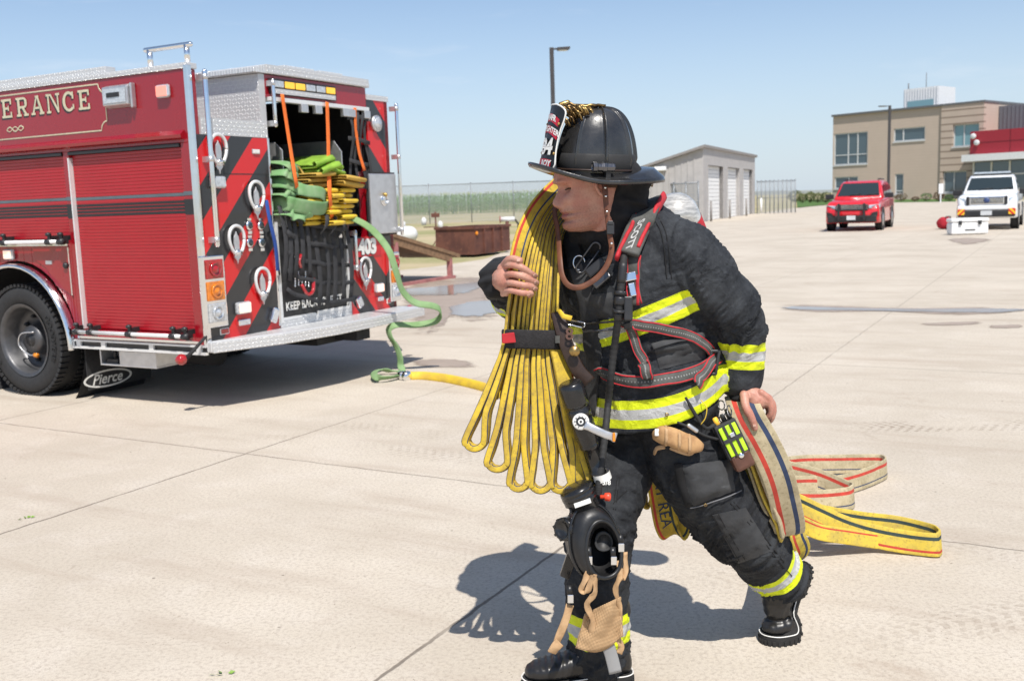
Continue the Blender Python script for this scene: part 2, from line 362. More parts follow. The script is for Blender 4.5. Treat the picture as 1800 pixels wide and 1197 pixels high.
def bush(name,px,py,w,h,mat,label,cat,group=None,n=500,Y=None,trunk=False):
    b=gnd(px,py); k=(b-CAM).y/F; rnd=random.Random(int(px*7+py)); W=w*k/2; Hh=h*k
    e=empty(name,(b.x,b.y,-.02),label,cat,group=group); g=MB()
    c=V((0,0,Hh*.55))
    leaf_cloud(g,c,W,W*.8,Hh*.47,n,max(.06,Hh*.07),rnd)
    g.build('crown' if trunk else 'foliage',mat,e)
    s=MB(); 
    for j in range(4): s.tube([V((0,0,0)),V((rnd.uniform(-.2,.2)*W,rnd.uniform(-.2,.2)*W,Hh*.35)),V((rnd.uniform(-.5,.5)*W,rnd.uniform(-.5,.5)*W,Hh*.8))],[Hh*.03,Hh*.02,Hh*.006],6)
    s.build('trunk' if trunk else 'stem',MAT['bark'],e); return e
for px,w,h,lab in [(1398,26,22,'dark olive tree in the far hedge, right behind the fence end'),(1411,18,17,'low olive tree in the far hedge, in the gap beyond the fence'),(1424,20,20,'olive tree in the far hedge, middle of the gap beside the red vehicle'),(1437,22,18,'olive tree in the far hedge, just left of the red vehicle'),(1452,20,19,'olive tree in the far hedge, partly behind the red vehicle')]:
    bush('hedge_tree',px,357,w,h,MAT['leafA'],lab,'tree','trees of the far hedge',420,trunk=True)
for px,w,h,mt,lab in [(1584,22,15,'leafR','russet shrub at the foot of the beige wall, right of the lamp base'),(1609,14,9,'leafR','tiny brown shrub between the russet shrub and the round green one'),(1628,21,15,'leafB','round bright green shrub against the beige wall'),(1650,20,18,'leafR','tall russet shrub beside the small white sign'),(1668,16,12,'leafB','small green shrub right of the small white sign')]:
    bush('shrub',px,354.5,w,h,MAT[mt],lab,'shrub','shrubs along the beige building',350)
# low hills
m,t=newmat('hill_cover'); t.set(Base_Color=t.mix(t.noise(t.coord(),.02,4),(.20,.22,.20),(.27,.27,.23)),Roughness=1); MAT['hill']=m
g=MB(); 
def hf(u,v):
    x=-900+u*2400; return V((x,900+v*350,-1+math.sin(min(1,v*1.4)*1.57)*(6+5*noise.noise(V((x*.004,3,0)))+2.5*noise.noise(V((x*.02,8,0))))))
g.grid(hf,120,8); tag(g.build('hills',MAT['hill']),kind='structure')
# ================================================================ FENCES, SHED
MAT['galv']=mk('galvanised_steel',(.26,.28,.30),.5,.5,.2,8)
def chainmat():
    m,t=newmat('chain_link_wire'); co=t.coord(); x=t.m('ADD',t.dot(co,(1,1,0)),0); z=t.dot(co,(0,0,1)); c=.075
    f=lambda s:t.m('ABSOLUTE',t.m('SUBTRACT',t.m('FRACT',t.m('DIVIDE',s,c)),.5))
    k=t.m('MAXIMUM',t.ramp(f(t.m('ADD',x,z)),.37,.42),t.ramp(f(t.m('SUBTRACT',x,z)),.37,.42))
    tr=t.node('ShaderNodeBsdfTransparent'); mx=t.node('ShaderNodeMixShader'); t.put(mx.inputs[0],k); t.l.new(tr.outputs[0],mx.inputs[1]); t.l.new(t.p.outputs[0],mx.inputs[2]); t.l.new(mx.outputs[0],t.out.inputs[0])
    t.set(Base_Color=(.42,.44,.46),Roughness=.45,Metallic=.5); return m
MAT['chain']=chainmat()
def fence(label,A,B,h,n,bars=()):
    d=(B-A); e=empty('chain_link_fence',A,label,'fence')
    for i in range(n+1):
        p=d*(i/n); g=MB(); g.tube([p,p+V((0,0,h+.08))],.038,10); g.lathe([(.05,0),(.045,.03),(.0,.06)],p+V((0,0,h+.06)),(0,0,1),10); g.build('post',MAT['galv'],e)
    g=MB(); g.tube([V((0,0,h)),d+V((0,0,h))],.035,8)
    for b in bars: g.tube([V((0,0,b)),d+V((0,0,b))],.025,8)
    g.build('top_rail',MAT['galv'],e)
    g=MB(); g.add([V((0,0,.05)),d+V((0,0,.05)),d+V((0,0,h)),V((0,0,h))],[(0,1,2,3)]); g.build('wire_mesh',MAT['chain'],e); return e
fence('long chain link fence in front of the corn field',gnd(715,394.5)+V((-18.8,0,0)),gnd(955,387.5)+V((4.6,1,0)),3.15,10)
fence('chain link fence panel along the left side of the beige shed',gnd(1105,392),gnd(1228,391),2.3,6,(1.2,))
fence('chain link fence and gate right of the shed, before the far hedge',gnd(1331,376),gnd(1398,374),2.45,9,(1.2,))
# shed
MAT['shed']=mk('shed_steel',(.43,.41,.395),.6,0,.10,2); MAT['shedtrim']=mk('shed_trim',(.26,.24,.225),.5); MAT['whitedoor']=mk('white_door',(.82,.82,.81),.5,0,.05,4)
A=gnd(1237,390); B=gnd(1327,376); fx=(B-A); L=fx.length; fx.normalize(); fy=V((-fx.y,fx.x,0)); rz=math.atan2(fx.y,fx.x)
e=empty('storage_shed',A,'beige metal storage shed with three white roller doors and sloping roof','shed',rz)
hh=4.35; W=7.0; zl=2.3
doors=[(.072,.27),(.395,.56),(.70,.87)]
doors=[(a*L,b*L) for a,b in [(.07,.32),(.40,.64),(.72,.94)]]
g=MB(); dh=3.35
xs=[0]+[q for d in doors for q in d]+[L]
for i in range(0,len(xs),2): g.box(xs[i],xs[i+1],0,.25,0,dh)
g.box(0,L,0,.25,dh,hh-.02)
# side walls following the slope with ribs, back wall
for x0,x1 in ((0,.2),(L-.2,L)): g.prism([V((x0,.25,0)),V((x0,W,0)),V((x0,W,zl)),V((x0,.25,hh-.12))],(x1-x0,0,0))
for k in range(18):
    y=.5+k*.37; zt=hh-.15-(hh-zl)*y/W; g.box(-.035,0,y,y+.08,.0,zt)
g.box(.2,L-.2,W-.2,W,0,zl)
g.build('wall',MAT['shed'],e)
g=MB(); g.prism([V((-.3,-.15,hh)),V((-.3,W+.2,zl)),V((-.3,W+.2,zl+.14)),V((-.3,-.15,hh+.16))],(L+.6,0,0)); g.build('roof',MAT['shedtrim'],e)
for d in doors:
    g=MB(); k=14
    for i in range(k): g.box(d[0]+.01,d[1]-.01,.24,.29,.02+i*dh/k,.02+(i+1)*dh/k-.02)
    g.build('roller_door',MAT['whitedoor'],e)
g=MB()
for d in doors:
    g.box(d[0]-.12,d[0],-.02,.24,0,dh); g.box(d[1],d[1]+.12,-.02,.24,0,dh); g.box(d[0]-.12,d[1]+.12,-.02,.24,dh,dh+.12)
g.build('door_trim',MAT['shed'],e)
g=MB(); g.box(-.3,-.03,2.2,2.9,3.1,3.35); g.build('wall_light',MAT['whitedoor'],e,bevel=.03)
for px,lab in [(1250,'thin grey bollard before the first shed door'),(1283,'thin grey bollard before the middle shed door'),(1312,'thin grey bollard before the last shed door'),(1338,'pale bollard right of the shed, by the fence')]:
    py=390-(px-1237)*.155+1.5; p=gnd(px,py); g=MB(); g.tube([V((0,0,0)),V((0,0,1.15))],.07,12); g.lathe([(.07,0),(.055,.04),(0,.06)],V((0,0,1.15)),(0,0,1),12)
    o=g.build('bollard',MAT['shedtrim'] if px<1330 else MAT['whitedoor']); o.location=p; tag(o,lab,'bollard','bollards by the shed')
# ================================================================ LAMP POSTS
MAT['darkbronze']=mk('dark_bronze_paint',(.055,.05,.05),.45); MAT['lens']=mk('lamp_glass',(.7,.7,.68),.2)
def lamp(px,ptop,Y,arm,label,r=.09,base=True):
    b=at(px,360,Y); t_=at(px,ptop,Y); b.z=0; hgt=t_.z
    e=empty('street_lamp',b,label,'street lamp')
    g=MB(); g.box(-r,r,-r,r,.75 if base else 0,hgt); g.build('pole',MAT['darkbronze'],e,bevel=.01)
    if base: g=MB(); g.tube([V((0,0,0)),V((0,0,.8))],r*4.2,20,0); g.build('base',MAT['concrete'],e,bevel=.02)
    g=MB(); s=1 if arm>0 else -1
    g.box(0,arm*.45,-.04,.04,hgt-.09,hgt-.03); g.prism([V((arm*.3,-.17,hgt-.02)),V((arm,-.17,hgt+.0)),V((arm,-.17,hgt-.07)),V((arm*.9,-.17,hgt-.11)),V((arm*.3,-.17,hgt-.12))],(0,.34,0)); 
    g.build('lamp_head',MAT['darkbronze'],e)
    g=MB(); g.box(min(arm*.4,arm*.85),max(arm*.4,arm*.85),-.12,.12,hgt-.14,hgt-.115); g.build('lamp_lens',MAT['lens'],e)
    return e
lamp(977,84,42,.75,'tall dark lamp post rising behind the black helmet',.085)
lamp(1561,186,118,-1.3,'dark lamp post on a concrete base in front of the beige building',.13)
# ================================================================ BEIGE BUILDING
MAT['brick']=None
m,t=newmat('tan_block'); co=t.coord(); z=t.dot(co,(0,0,1)); f=t.m('ABSOLUTE',t.m('SUBTRACT',t.m('FRACT',t.m('DIVIDE',z,.4)),.5))
n=t.noise(co,.8,5); col=t.mix(n,(.52,.425,.35),(.46,.375,.305)); col=t.mix(t.m('MULTIPLY',t.ramp(f,.44,.48),.35),col,(.36,.29,.23)); t.set(Base_Color=col,Roughness=.85); MAT['brick']=m
m,t=newmat('ribbed_tan_block'); co=t.coord(); z=t.dot(co,(0,0,1)); f=t.m('ABSOLUTE',t.m('SUBTRACT',t.m('FRACT',t.m('DIVIDE',z,.9)),.5))
col=t.mix(t.noise(co,.8,5),(.51,.415,.34),(.45,.365,.30)); col=t.mix(t.ramp(f,.36,.42),col,(.24,.185,.145)); t.set(Base_Color=col,Roughness=.85); MAT['brick2']=m
m,t=newmat('window_glass'); t.set(Base_Color=(.055,.09,.11),Roughness=.04,Specular_IOR_Level=.9,Coat_Weight=.5); MAT['glass']=m
m,t=newmat('pale_window_glass'); t.set(Base_Color=(.17,.32,.36),Roughness=.06,Specular_IOR_Level=.9); MAT['glass2']=m
MAT['winframe']=mk('window_frame',(.62,.63,.63),.45); MAT['coping']=mk('dark_coping',(.13,.13,.135),.5); MAT['canopyred']=mk('canopy_red',(.33,.02,.035),.45); MAT['whitepanel']=mk('white_panel',(.72,.73,.74),.5); MAT['greysheet']=mk('grey_sheet',(.15,.165,.185),.5)
A=gnd(1463,354.5); 
Bp=at(1727,340,A.y-17.0); Bp.z=0
fx=(Bp-A); L=fx.length; fx.normalize(); nrm=V((fx.y,-fx.x,0)); rz=math.atan2(fx.y,fx.x)
e=empty('fire_station',A,'beige two storey block building with tall windows and a red entrance canopy','building',rz)
def FL(px,py,off=0.0):
    p=onplane(px,py,A+nrm*off,nrm)-A; return p.dot(fx),p.z
x_r=L; z1=FL(1463,206)[1]; z2=FL(1725,181)[1]; zt=(z1+z2)/2; xs2=FL(1655,250)[0]
wins=[('A',1466,236,1525,288,'glass',[(.42,),(.7,)],.69),('B',1571,227,1626,246,'glass',[(.3,)],None),('C',1467,312,1508,331,'glass',[(.6,)],None),('D',1573,306,1588,341,'glass',[],.85),('E',1658,302,1700,338,'glass',[(.45,)],None),('F',1676,220,1722,256,'glass2',[(.4,)],None)]
rects=[]
for w_ in wins:
    (x0,za),(x1,zb)=FL(w_[1],w_[2]),FL(w_[3],w_[4]); 
    (xb0,_),(xb1,_)=FL(w_[1],w_[4]),FL(w_[3],w_[2])
    rects.append(((x0+xb0)/2,(x1+xb1)/2,max(0,min(za,zb)),max(za,zb)))
# facade with real window openings: split into columns
cuts=sorted(set([0,xs2,L]+[q for r in rects for q in r[:2]]))
def wallpanel(g,a,b,mat,y0=0,y1=.35):
    hs=sorted([(r[2],r[3]) for r in rects if r[0]<=a+1e-4 and r[1]>=b-1e-4]); z=0
    for lo,hi in hs:
        if lo>z+.01: g.box(a,b,y0,y1,z,lo,mat)
        z=max(z,hi)
    g.box(a,b,y0,y1,z,zt,mat)
g=MB(); g2=MB()
for a,b in zip(cuts[:-1],cuts[1:]):
    wallpanel(g if b<=xs2+1e-4 else g2,a,b,0,0 if b<=xs2+1e-4 else -.25)
Dp=14
g.box(0,.35,.35,Dp,0,zt); g.box(L-.35,L,.35,Dp,0,zt); g.box(.35,L-.35,Dp-.35,Dp,0,zt)
g.build('wall',MAT['brick'],e); g2.build('ribbed_wall',MAT['brick2'],e)
g=MB(); g.box(-.1,L+.1,-.35,Dp+.1,zt,zt+.28); g.build('roof',MAT['coping'],e)
for (nm,*_,mt,mull,tr),(a,b,lo,hi) in zip(wins,rects):
    g=MB(); fw=.14
    g.box(a,a+fw,.1,.3,lo,hi); g.box(b-fw,b,.1,.3,lo,hi); g.box(a+fw,b-fw,.1,.3,lo,lo+fw); g.box(a+fw,b-fw,.1,.3,hi-fw,hi)
    for (u,) in mull: q=a+(b-a)*u; g.box(q-.07,q+.07,.1,.3,lo+fw,hi-fw)
    if tr: q=hi-(hi-lo)*tr; g.box(a+fw,b-fw,.12,.28,q-.06,q+.06)
    f=g.build('window',MAT['winframe'],e)
    g=MB(); g.box(a+fw,b-fw,.2,.22,lo+fw,hi-fw); g.build('pane',MAT[mt],f)
    g=MB(); g.box(a-.08,b+.08,-.12-(0.25 if a>xs2 else 0),.1,lo-.16,lo); 
    if lo>.2: g.build('sill',MAT['winframe'],f)
# tower
def boxbetween(g,px0,py0,px1,py1,off,depth,mat=0):
    x0,zt_=FL(px0,py0,off); x1,_=FL(px1,py0,off); _,zb=FL(px0,py1,off); g.box(x0,x1,-off,-off+depth,zb,zt_,mat); return x0,x1,zb,zt_
g=MB(); x0,x1,zb,zq=boxbetween(g,1589,158,1650,215,-6,5)
for k in range(13): xx=x0+(x1-x0)*(k+.5)/13; g.box(xx-.06,xx+.06,5.92,6,zb+1.5,zq-.1)
tw=g.build('tower',MAT['whitepanel'],e)
g=MB(); boxbetween(g,1595,179,1641,191,-5.9,.05); g.build('pane',MAT['glass2'],tw)
g=MB(); xa,za=FL(1628,158,-8); g.tube([V((xa,8,za-.5)),V((xa,8,za+2.4))],.05,6); xa,za=FL(1597,158,-8); g.tube([V((xa,8,za-.5)),V((xa,8,za+.9))],.08,6); g.build('antenna',MAT['coping'],tw)
# grey sheet hall behind, to the right
g=MB(); x0,x1,zb,zq=boxbetween(g,1730,190,1990,345,-4,12)
for k in range(34): xx=x0+(x1-x0)*k/34; g.box(xx,xx+.12,3.92,4,zb,zq)
g.build('sheet_metal_hall',MAT['greysheet'],e)
# red canopy, white slab, glazed front
g=MB(); x0,x1,zb,zq=boxbetween(g,1706,232,1990,272,3,7)
cn=g.build('red_canopy',MAT['canopyred'],e)
g=MB()
for k in (0.27,.55,.8): xx=x0+(x1-x0)*k; g.box(xx-.03,xx+.03,-3.03,-3,zb,zq)
g.box(x0,x1,-3.03,-3,(zb+zq)/2-.03,(zb+zq)/2+.03); g.build('panel_joint',mk('joint_red',(.15,.01,.02),.5),cn)
g=MB(); boxbetween(g,1690,273,1990,285,4,8); g.build('canopy_slab',MAT['whitepanel'],e)
g=MB(); gx0,gx1,gb,gt=boxbetween(g,1712,286,1990,347,2,.05); gl=g.build('entrance_glass',MAT['glass'],e)
g=MB()
for k in range(9): xx=gx0+(gx1-gx0)*k/8; g.box(xx-.1,xx+.1,-2.12,-2,max(gb,0),gt)
g.box(gx0,gx1,-2.1,-2.0,gt*.62,gt*.62+.15); g.build('mullion',MAT['winframe'],e)
for (px,py) in [(1712,240),(1718,251)]:
    g=MB(); xx,zz=FL(px,py,3.2); g.lathe([(.0,-.2),(.3,-.1),(.36,.15),(.3,.2),(0,.22)],V((xx,-3.3,zz)),(0,-1,0),16); g.build('spotlight',MAT['whitepanel'],cn)
# small sign
p=gnd(1653,357); g=MB(); g.box(-.05,.05,-.05,.05,0,1.0); e2=empty('sign',p,'small blank white sign on a post by the building entrance','sign'); g.build('post',MAT['whitepanel'],e2); k=p.y/F; g=MB(); g.box(-4*k*1.0,4*k,-.08,-.05,.9,1.9); g.build('panel',MAT['whitepanel'],e2,bevel=.02)
# ================================================================ PARKED VEHICLES (front faces -y in local space, x = across)
MAT['carred']=mk('red_car_paint',(.66,.014,.022),.28,.0,.05,3,coat=.8); MAT['carwhite']=mk('white_car_paint',(.78,.79,.80),.3,0,.04,3,coat=.8)
MAT['blackplastic']=mk('black_plastic',(.022,.022,.024),.45,0,.2,12); MAT['rubber']=mk('rubber',(.022,.022,.023),.75,0,.2,14); MAT['chrome']=mk('chrome',(.82,.83,.84),.12,1.0,.05,5)
MAT['headlight']=mk('headlight_lens',(.62,.68,.72),.08,.4,.3,20); MAT['alloy']=mk('alloy_wheel',(.55,.56,.57),.3,.85,.1,9)
MAT['amberlens']=mk('amber_lens',(.75,.25,.02),.15,0,.2,20); MAT['plate']=mk('licence_plate',(.6,.62,.63),.4)
m,t=newmat('car_glass'); t.set(Base_Color=(.022,.032,.034),Roughness=.03,Specular_IOR_Level=.8); MAT['carglass']=m
def wheel(e,x,y,r,w,mat_r,side):
    g=MB(); g.lathe([(r*.62,-w/2),(r*.9,-w/2),(r,-w*.36),(r,w*.36),(r*.9,w/2),(r*.62,w/2)],V((x,y,r)),(1,0,0),28,0,True,False)
    wh=g.build('wheel',MAT['rubber'],e)
    g=MB(); s=side
    g.lathe([(r*.62,w*.5),(r*.6,w*.46),(r*.52,w*.3),(r*.15,w*.36),(0.001,w*.38)],V((x,y,r)),(s,0,0),28)
    for k in range(6):
        a=k*math.pi/3; c=V((x+s*w*.37,y+math.cos(a)*r*.34,r+math.sin(a)*r*.34)); g.obox(c,(.02,0,0),V((0,math.cos(a),math.sin(a)))*r*.24,V((0,-math.sin(a),math.cos(a)))*r*.06)
    g.build('rim',MAT['alloy'],wh)
def body_loft(sec,mat_i=0,n=10):
    """sec: list of (y, halfwidth_bottom, halfwidth_top, z0, z1, corner)"""
    g=MB(); rings=[]
    for y,wb,wt_,z0,z1,c in sec:
        R=[]
        for sx in (1,-1):
            pts=[(wb-c*.5,z0),(wb,z0+c*.6),(wt_+(wb-wt_)*.35,(z0*.35+z1*.65)),(wt_,z1-c),(wt_-c*.35,z1-c*.3),(wt_-c*1.3,z1)]
            R+= [V((sx*a,y,b)) for a,b in (pts if sx==1 else pts[::-1])]
        rings.append(R)
    g.loft(rings,mat_i,True); return g
def vehicle(kind,name,label,cat,pos,rz,W,paint,glassmat):
    e=empty(name,pos,label,cat,rz); hw=W/2
    if kind=='suv':
        hood=1.18; L=5.2; roof=1.92; bel=1.22; beam=[(-.02,hw-.16,hw-.16,.38,.80,.1),(.10,hw-.05,hw-.05,.34,1.02,.1),(.3,hw-.01,hw-.07,.30,1.13,.09),(1.2,hw,hw-.06,.30,hood,.09),(1.75,hw,hw-.05,.30,1.22,.07),(3.2,hw,hw-.05,.30,1.24,.07),(5.0,hw,hw-.06,.32,1.22,.08),(5.2,hw-.1,hw-.15,.4,1.18,.1)]
        gh=[(1.55,hw-.10,hw-.12,1.14,1.26,.05),(2.35,hw-.09,hw-.24,1.18,1.84,.09),(2.7,hw-.09,hw-.25,1.18,roof,.1),(4.4,hw-.09,hw-.24,1.18,roof,.1),(5.05,hw-.1,hw-.22,1.18,1.76,.1),(5.15,hw-.12,hw-.2,1.16,1.3,.06)]
        wy=(1.0,4.05); wr=.41
    else:
        hood=1.28; L=5.8; roof=1.95; beam=[(-.02,hw-.14,hw-.14,.45,1.0,.1),(.10,hw-.04,hw-.05,.42,1.18,.1),(.3,hw-.01,hw-.06,.40,1.24,.1),(1.2,hw,hw-.05,.38,hood,.1),(1.7,hw,hw-.05,.38,1.32,.08),(3.6,hw,hw-.05,.38,1.32,.08),(3.65,hw,hw-.05,.4,1.32,.05),(5.75,hw,hw-.05,.45,1.32,.06),(5.8,hw-.05,hw-.1,.5,1.3,.06)]
        gh=[(1.45,hw-.1,hw-.12,1.2,1.33,.05),(2.2,hw-.08,hw-.22,1.25,1.86,.09),(2.5,hw-.08,hw-.24,1.25,roof,.1),(3.3,hw-.08,hw-.24,1.25,roof,.1),(3.6,hw-.08,hw-.22,1.25,1.88,.1),(3.72,hw-.1,hw-.2,1.2,1.4,.06)]
        wy=(.95,4.65); wr=.41
    bd=recalc(body_loft(beam).build('body',paint,e))
    cb=recalc(body_loft(gh).build('cabin',paint,e))
    # windscreen: slightly proud sheet on the raked front of the cabin
    def sheet(nm,pts,d,par=e,mat=glassmat):
        g=MB(); g.prism(pts,d); o=recalc(g.build(nm,mat,par)); return o
    y0,zb=gh[0][0],gh[0][4]; y1,zt_=gh[1][0],gh[1][4]
    n_=V((0,-(zt_-zb),(y1-y0))).normalized()
    wb=gh[0][2]-.10; wt_=gh[1][2]-.10
    lp=lambda f,sx,w_:V((sx*w_,y0+(y1-y0)*f,zb+(zt_-zb)*f))+n_*.004
    sheet('windscreen',[lp(.10,-1,wb),lp(.10,1,wb),lp(.95,1,wt_),lp(.95,-1,wt_)],n_*.015)
    # side windows
    segs=[(2.05,2.95),(3.05,3.85),(3.95,4.75)] if kind=='suv' else [(1.95,2.75),(2.82,3.4)]
    for sx in (1,-1):
        for k,(a,b) in enumerate(segs):
            zt1=1.74; fr=.40 if k==0 else .03
            xw=lambda z:(hw-.09)-(.15)*(z-1.2)/(roof-1.2)+.012
            pts=[V((sx*xw(1.30),a,1.30)),V((sx*xw(1.30),b,1.30)),V((sx*xw(zt1),b-.03,zt1)),V((sx*xw(zt1),a+fr,zt1))]
            sheet('side_window',pts,(sx*.012,0,0))
        # mirror
        g=MB(); g.box(sx*(hw-.05) if sx>0 else sx*(hw+.27),sx*(hw+.27) if sx>0 else sx*(hw-.05),1.78,1.92,1.22,1.42); g.build('mirror',MAT['blackplastic'],e,bevel=.03)
        for y in wy:
            wheel(e,sx*(hw-.13),y,wr,.27,None,sx)
            g=MB(); g.lathe([(wr*1.16,-.02),(wr*1.16,.012),(wr*.98,.012),(wr*.98,-.02)],V((sx*(hw-.0),y,wr+.01)),(sx,0,0),28,0,True,False); g.build('wheel_arch',MAT['blackplastic'],e)
        # headlights wrap round the corner
        z0,z1=(.84,1.0) if kind=='suv' else (.92,1.14)
        xi=hw*.60 if kind=='suv' else hw*.70
        g=MB(); g.prism([V((sx*xi,-.035,z0+.02)),V((sx*(hw-.10),.03,z0)),V((sx*(hw-.02),.25,z0+.05)),V((sx*(hw-.03),.27,z1)),V((sx*(hw-.12),.05,z1)),V((sx*xi,-.01,z1-.02))],(0,.12,0)); recalc(g.build('headlight',MAT['headlight'],e,bevel=.015))
    # bumper and grille
    if kind=='suv':
        g=MB(); g.box(-hw*.58,hw*.58,-.05,.06,.80,1.02); gr=g.build('grille',MAT['blackplastic'],e,bevel=.02)
        g=MB(); 
        for z in (.86,.92,.98): g.box(-hw*.56,hw*.56,-.065,-.045,z-.012,z+.012)
        g.build('grille_bar',MAT['chrome'],gr)
        g=MB(); g.box(-hw+.12,hw-.12,-.06,.1,.34,.60); g.build('bumper',MAT['blackplastic'],e,bevel=.04)
        for sx in (1,-1):
            g=MB(); g.prism([V((sx*.62,-.075,.52)),V((sx*.92,-.01,.56)),V((sx*.93,-.01,.74)),V((sx*.74,-.075,.70))],(0,.06,0)); recalc(g.build('fog_light_pocket',MAT['blackplastic'],e))
        g=MB()
        for sx in (1,-1): g.box(sx*.46-.045,sx*.46+.045,-.20,-.12,.42,1.06); 
        for z in (.56,.82): g.box(-.60,.60,-.19,-.13,z-.035,z+.035)
        g.build('push_bar',MAT['blackplastic'],e,bevel=.02)
        g=MB(); g.box(-.16,.16,-.225,-.205,.44,.60); g.build('licence_plate',MAT['plate'],e)
        for sx in (1,-1):
            g=MB(); g.tube([V((sx*.62,2.6,1.97)),V((sx*.62,4.5,1.97))],.025,8); g.build('roof_rail',MAT['blackplastic'],e)
    else:
        g=MB(); g.box(-hw*.66,hw*.66,-.06,.06,.90,1.17); gr=g.build('grille',MAT['chrome'],e,bevel=.03)
        g=MB()
        for z in (.95,1.0,1.06,1.12): g.box(-hw*.52,hw*.52,-.075,-.055,z-.014,z+.014)
        g.build('grille_slot',MAT['blackplastic'],gr)
        for sx in (1,-1):
            g=MB(); g.box(sx*hw*.61-.055,sx*hw*.61+.055,-.085,-.05,.88,1.18); g.build('grille_guard',MAT['blackplastic'],e,bevel=.015)
        g=MB(); g.lathe([(.0,.02),(.09,.018),(.1,0)],V((0,-.08,1.04)),(0,-1,0),20); g.build('emblem',mk('blue_emblem',(.05,.08,.2),.3),gr)
        g=MB(); g.box(-hw+.06,hw-.06,-.10,.12,.70,.86,0); g.build('upper_bumper',paint,e,bevel=.04)
        g=MB(); g.box(-hw+.08,hw-.08,-.12,.10,.46,.69,0); g.build('bumper',MAT['blackplastic'],e,bevel=.04)
        m,t=newmat('hazard_chevrons'); co=t.coord(); f=t.m('FRACT',t.m('MULTIPLY',t.m('ADD',t.m('ABSOLUTE',t.dot(co,(1,0,0))),t.dot(co,(0,0,1))),5.5)); t.set(Base_Color=t.mix(t.m('GREATER_THAN',f,.5),(.8,.5,.02),(.6,.02,.02)),Roughness=.4)
        for sx in (1,-1): g=MB(); g.box(min(sx*.70,sx*.93),max(sx*.70,sx*.93),-.14,-.105,.54,.75); g.build('chevron_panel',m,e,bevel=.01)
        g=MB(); g.box(-.18,.18,-.14,-.12,.52,.68); g.build('licence_plate',MAT['plate'],e)
        g=MB(); g.box(-.62,.62,2.45,2.75,1.97,2.06); lb=g.build('light_bar',MAT['headlight'],e,bevel=.03); g=MB(); g.box(-.66,.66,2.42,2.78,1.95,1.967); g.build('mount',MAT['blackplastic'],lb)
    # wipers, tow hooks, seam between hood and bumper
    for sx in (-.35,.3):
        g=MB(); g.tube([lp(.09,1,0)+V((sx,0,0))+n_*.03,lp(.2,1,0)+V((sx+.45,0,0))+n_*.03],.012,6); g.build('wiper',MAT['blackplastic'],e)
    return e
def facing(a): return -math.radians(a)   # turned to the viewer's left by a degrees
p=gnd(1497,407); vehicle('suv','parked_suv','bright red full size SUV with a black push bar, parked on the concrete','car',p,facing(27),2.03,MAT['carred'],MAT['carglass'])
p=gnd(1733,404.5); vehicle('truck','pickup_truck','white pickup truck with roof light bar and chevron bumper corners','pickup truck',p,facing(29),2.0,MAT['carwhite'],MAT['carglass'])
# white cooler and red bag in front of the pickup
MAT['coolerwhite']=mk('cooler_white',(.80,.80,.79),.5,0,.04,6)
p=gnd(1700,412.5); e=empty('cooler',p,'large white cooler standing on the concrete before the white pickup','cooler',facing(6)); k=p.y/F; w_=31*k
g=MB(); g.box(-w_,w_,-.26,.26,.02,.40); g.build('body',MAT['coolerwhite'],e,bevel=.05)
g=MB(); g.box(-w_*1.02,w_*1.02,-.28,.28,.41,.53); g.build('lid',MAT['coolerwhite'],e,bevel=.04)
for sx in (-.55,.5): g=MB(); g.box(sx*w_-.05,sx*w_+.05,-.32,-.282,.33,.46); g.build('latch',MAT['blackplastic'],e,bevel=.01)
g=MB(); g.box(-.16,.16,-.272,-.262,.14,.18); g.build('logo_badge',MAT['blackplastic'],e)
p=gnd(1661,403); g=MB(); rnd=random.Random(4)
def bagf(u,v):
    a=u*2*math.pi; b=(v-.5)*math.pi; q=V((math.copysign(abs(math.cos(a)*math.cos(b))**.7,math.cos(a)*math.cos(b))*.29,math.copysign(abs(math.sin(a)*math.cos(b))**.7,math.sin(a)*math.cos(b))*.24,.22+math.sin(b)*.22)); return q*(1+.12*noise.noise(q*6))
g.grid(bagf,24,12); e=empty('gear_bag',p,'red fabric gear bag slumped beside the white cooler','bag',.2); g.build('body',mk('red_fabric',(.42,.015,.03),.85,0,.2,20,bump=(30,.4,.01)),e)
g=MB(); g.tube([V((-.16,-.14,.33)),V((-.08,-.18,.47)),V((.08,-.18,.47)),V((.16,-.14,.33))],.02,8); g.build('handle',MAT['blackplastic'],e)
# ================================================================ LEFT YARD PROPS
m,t=newmat('rusty_steel'); co=t.coord(); n=t.noise(co,2.2,7,.65); col=t.mix(t.ramp(n,.35,.65),(.15,.055,.035),(.085,.03,.022)); col=t.mix(t.ramp(t.noise(co,7,5),.62,.75),col,(.25,.11,.06)); t.set(Base_Color=col,Roughness=.75,Normal=t.bump(t.noise(co,22,5),.4,.01)); MAT['rust']=m
A=gnd(835,451); Bq=gnd(768,436); Cq=gnd(897,443); A.z=Bq.z=Cq.z=0
ua=(Cq-A).normalized(); la=(Cq-A).length; ub=V((-ua.y,ua.x,0)); 
if ub.dot(Bq-A)<0: ub=-ub
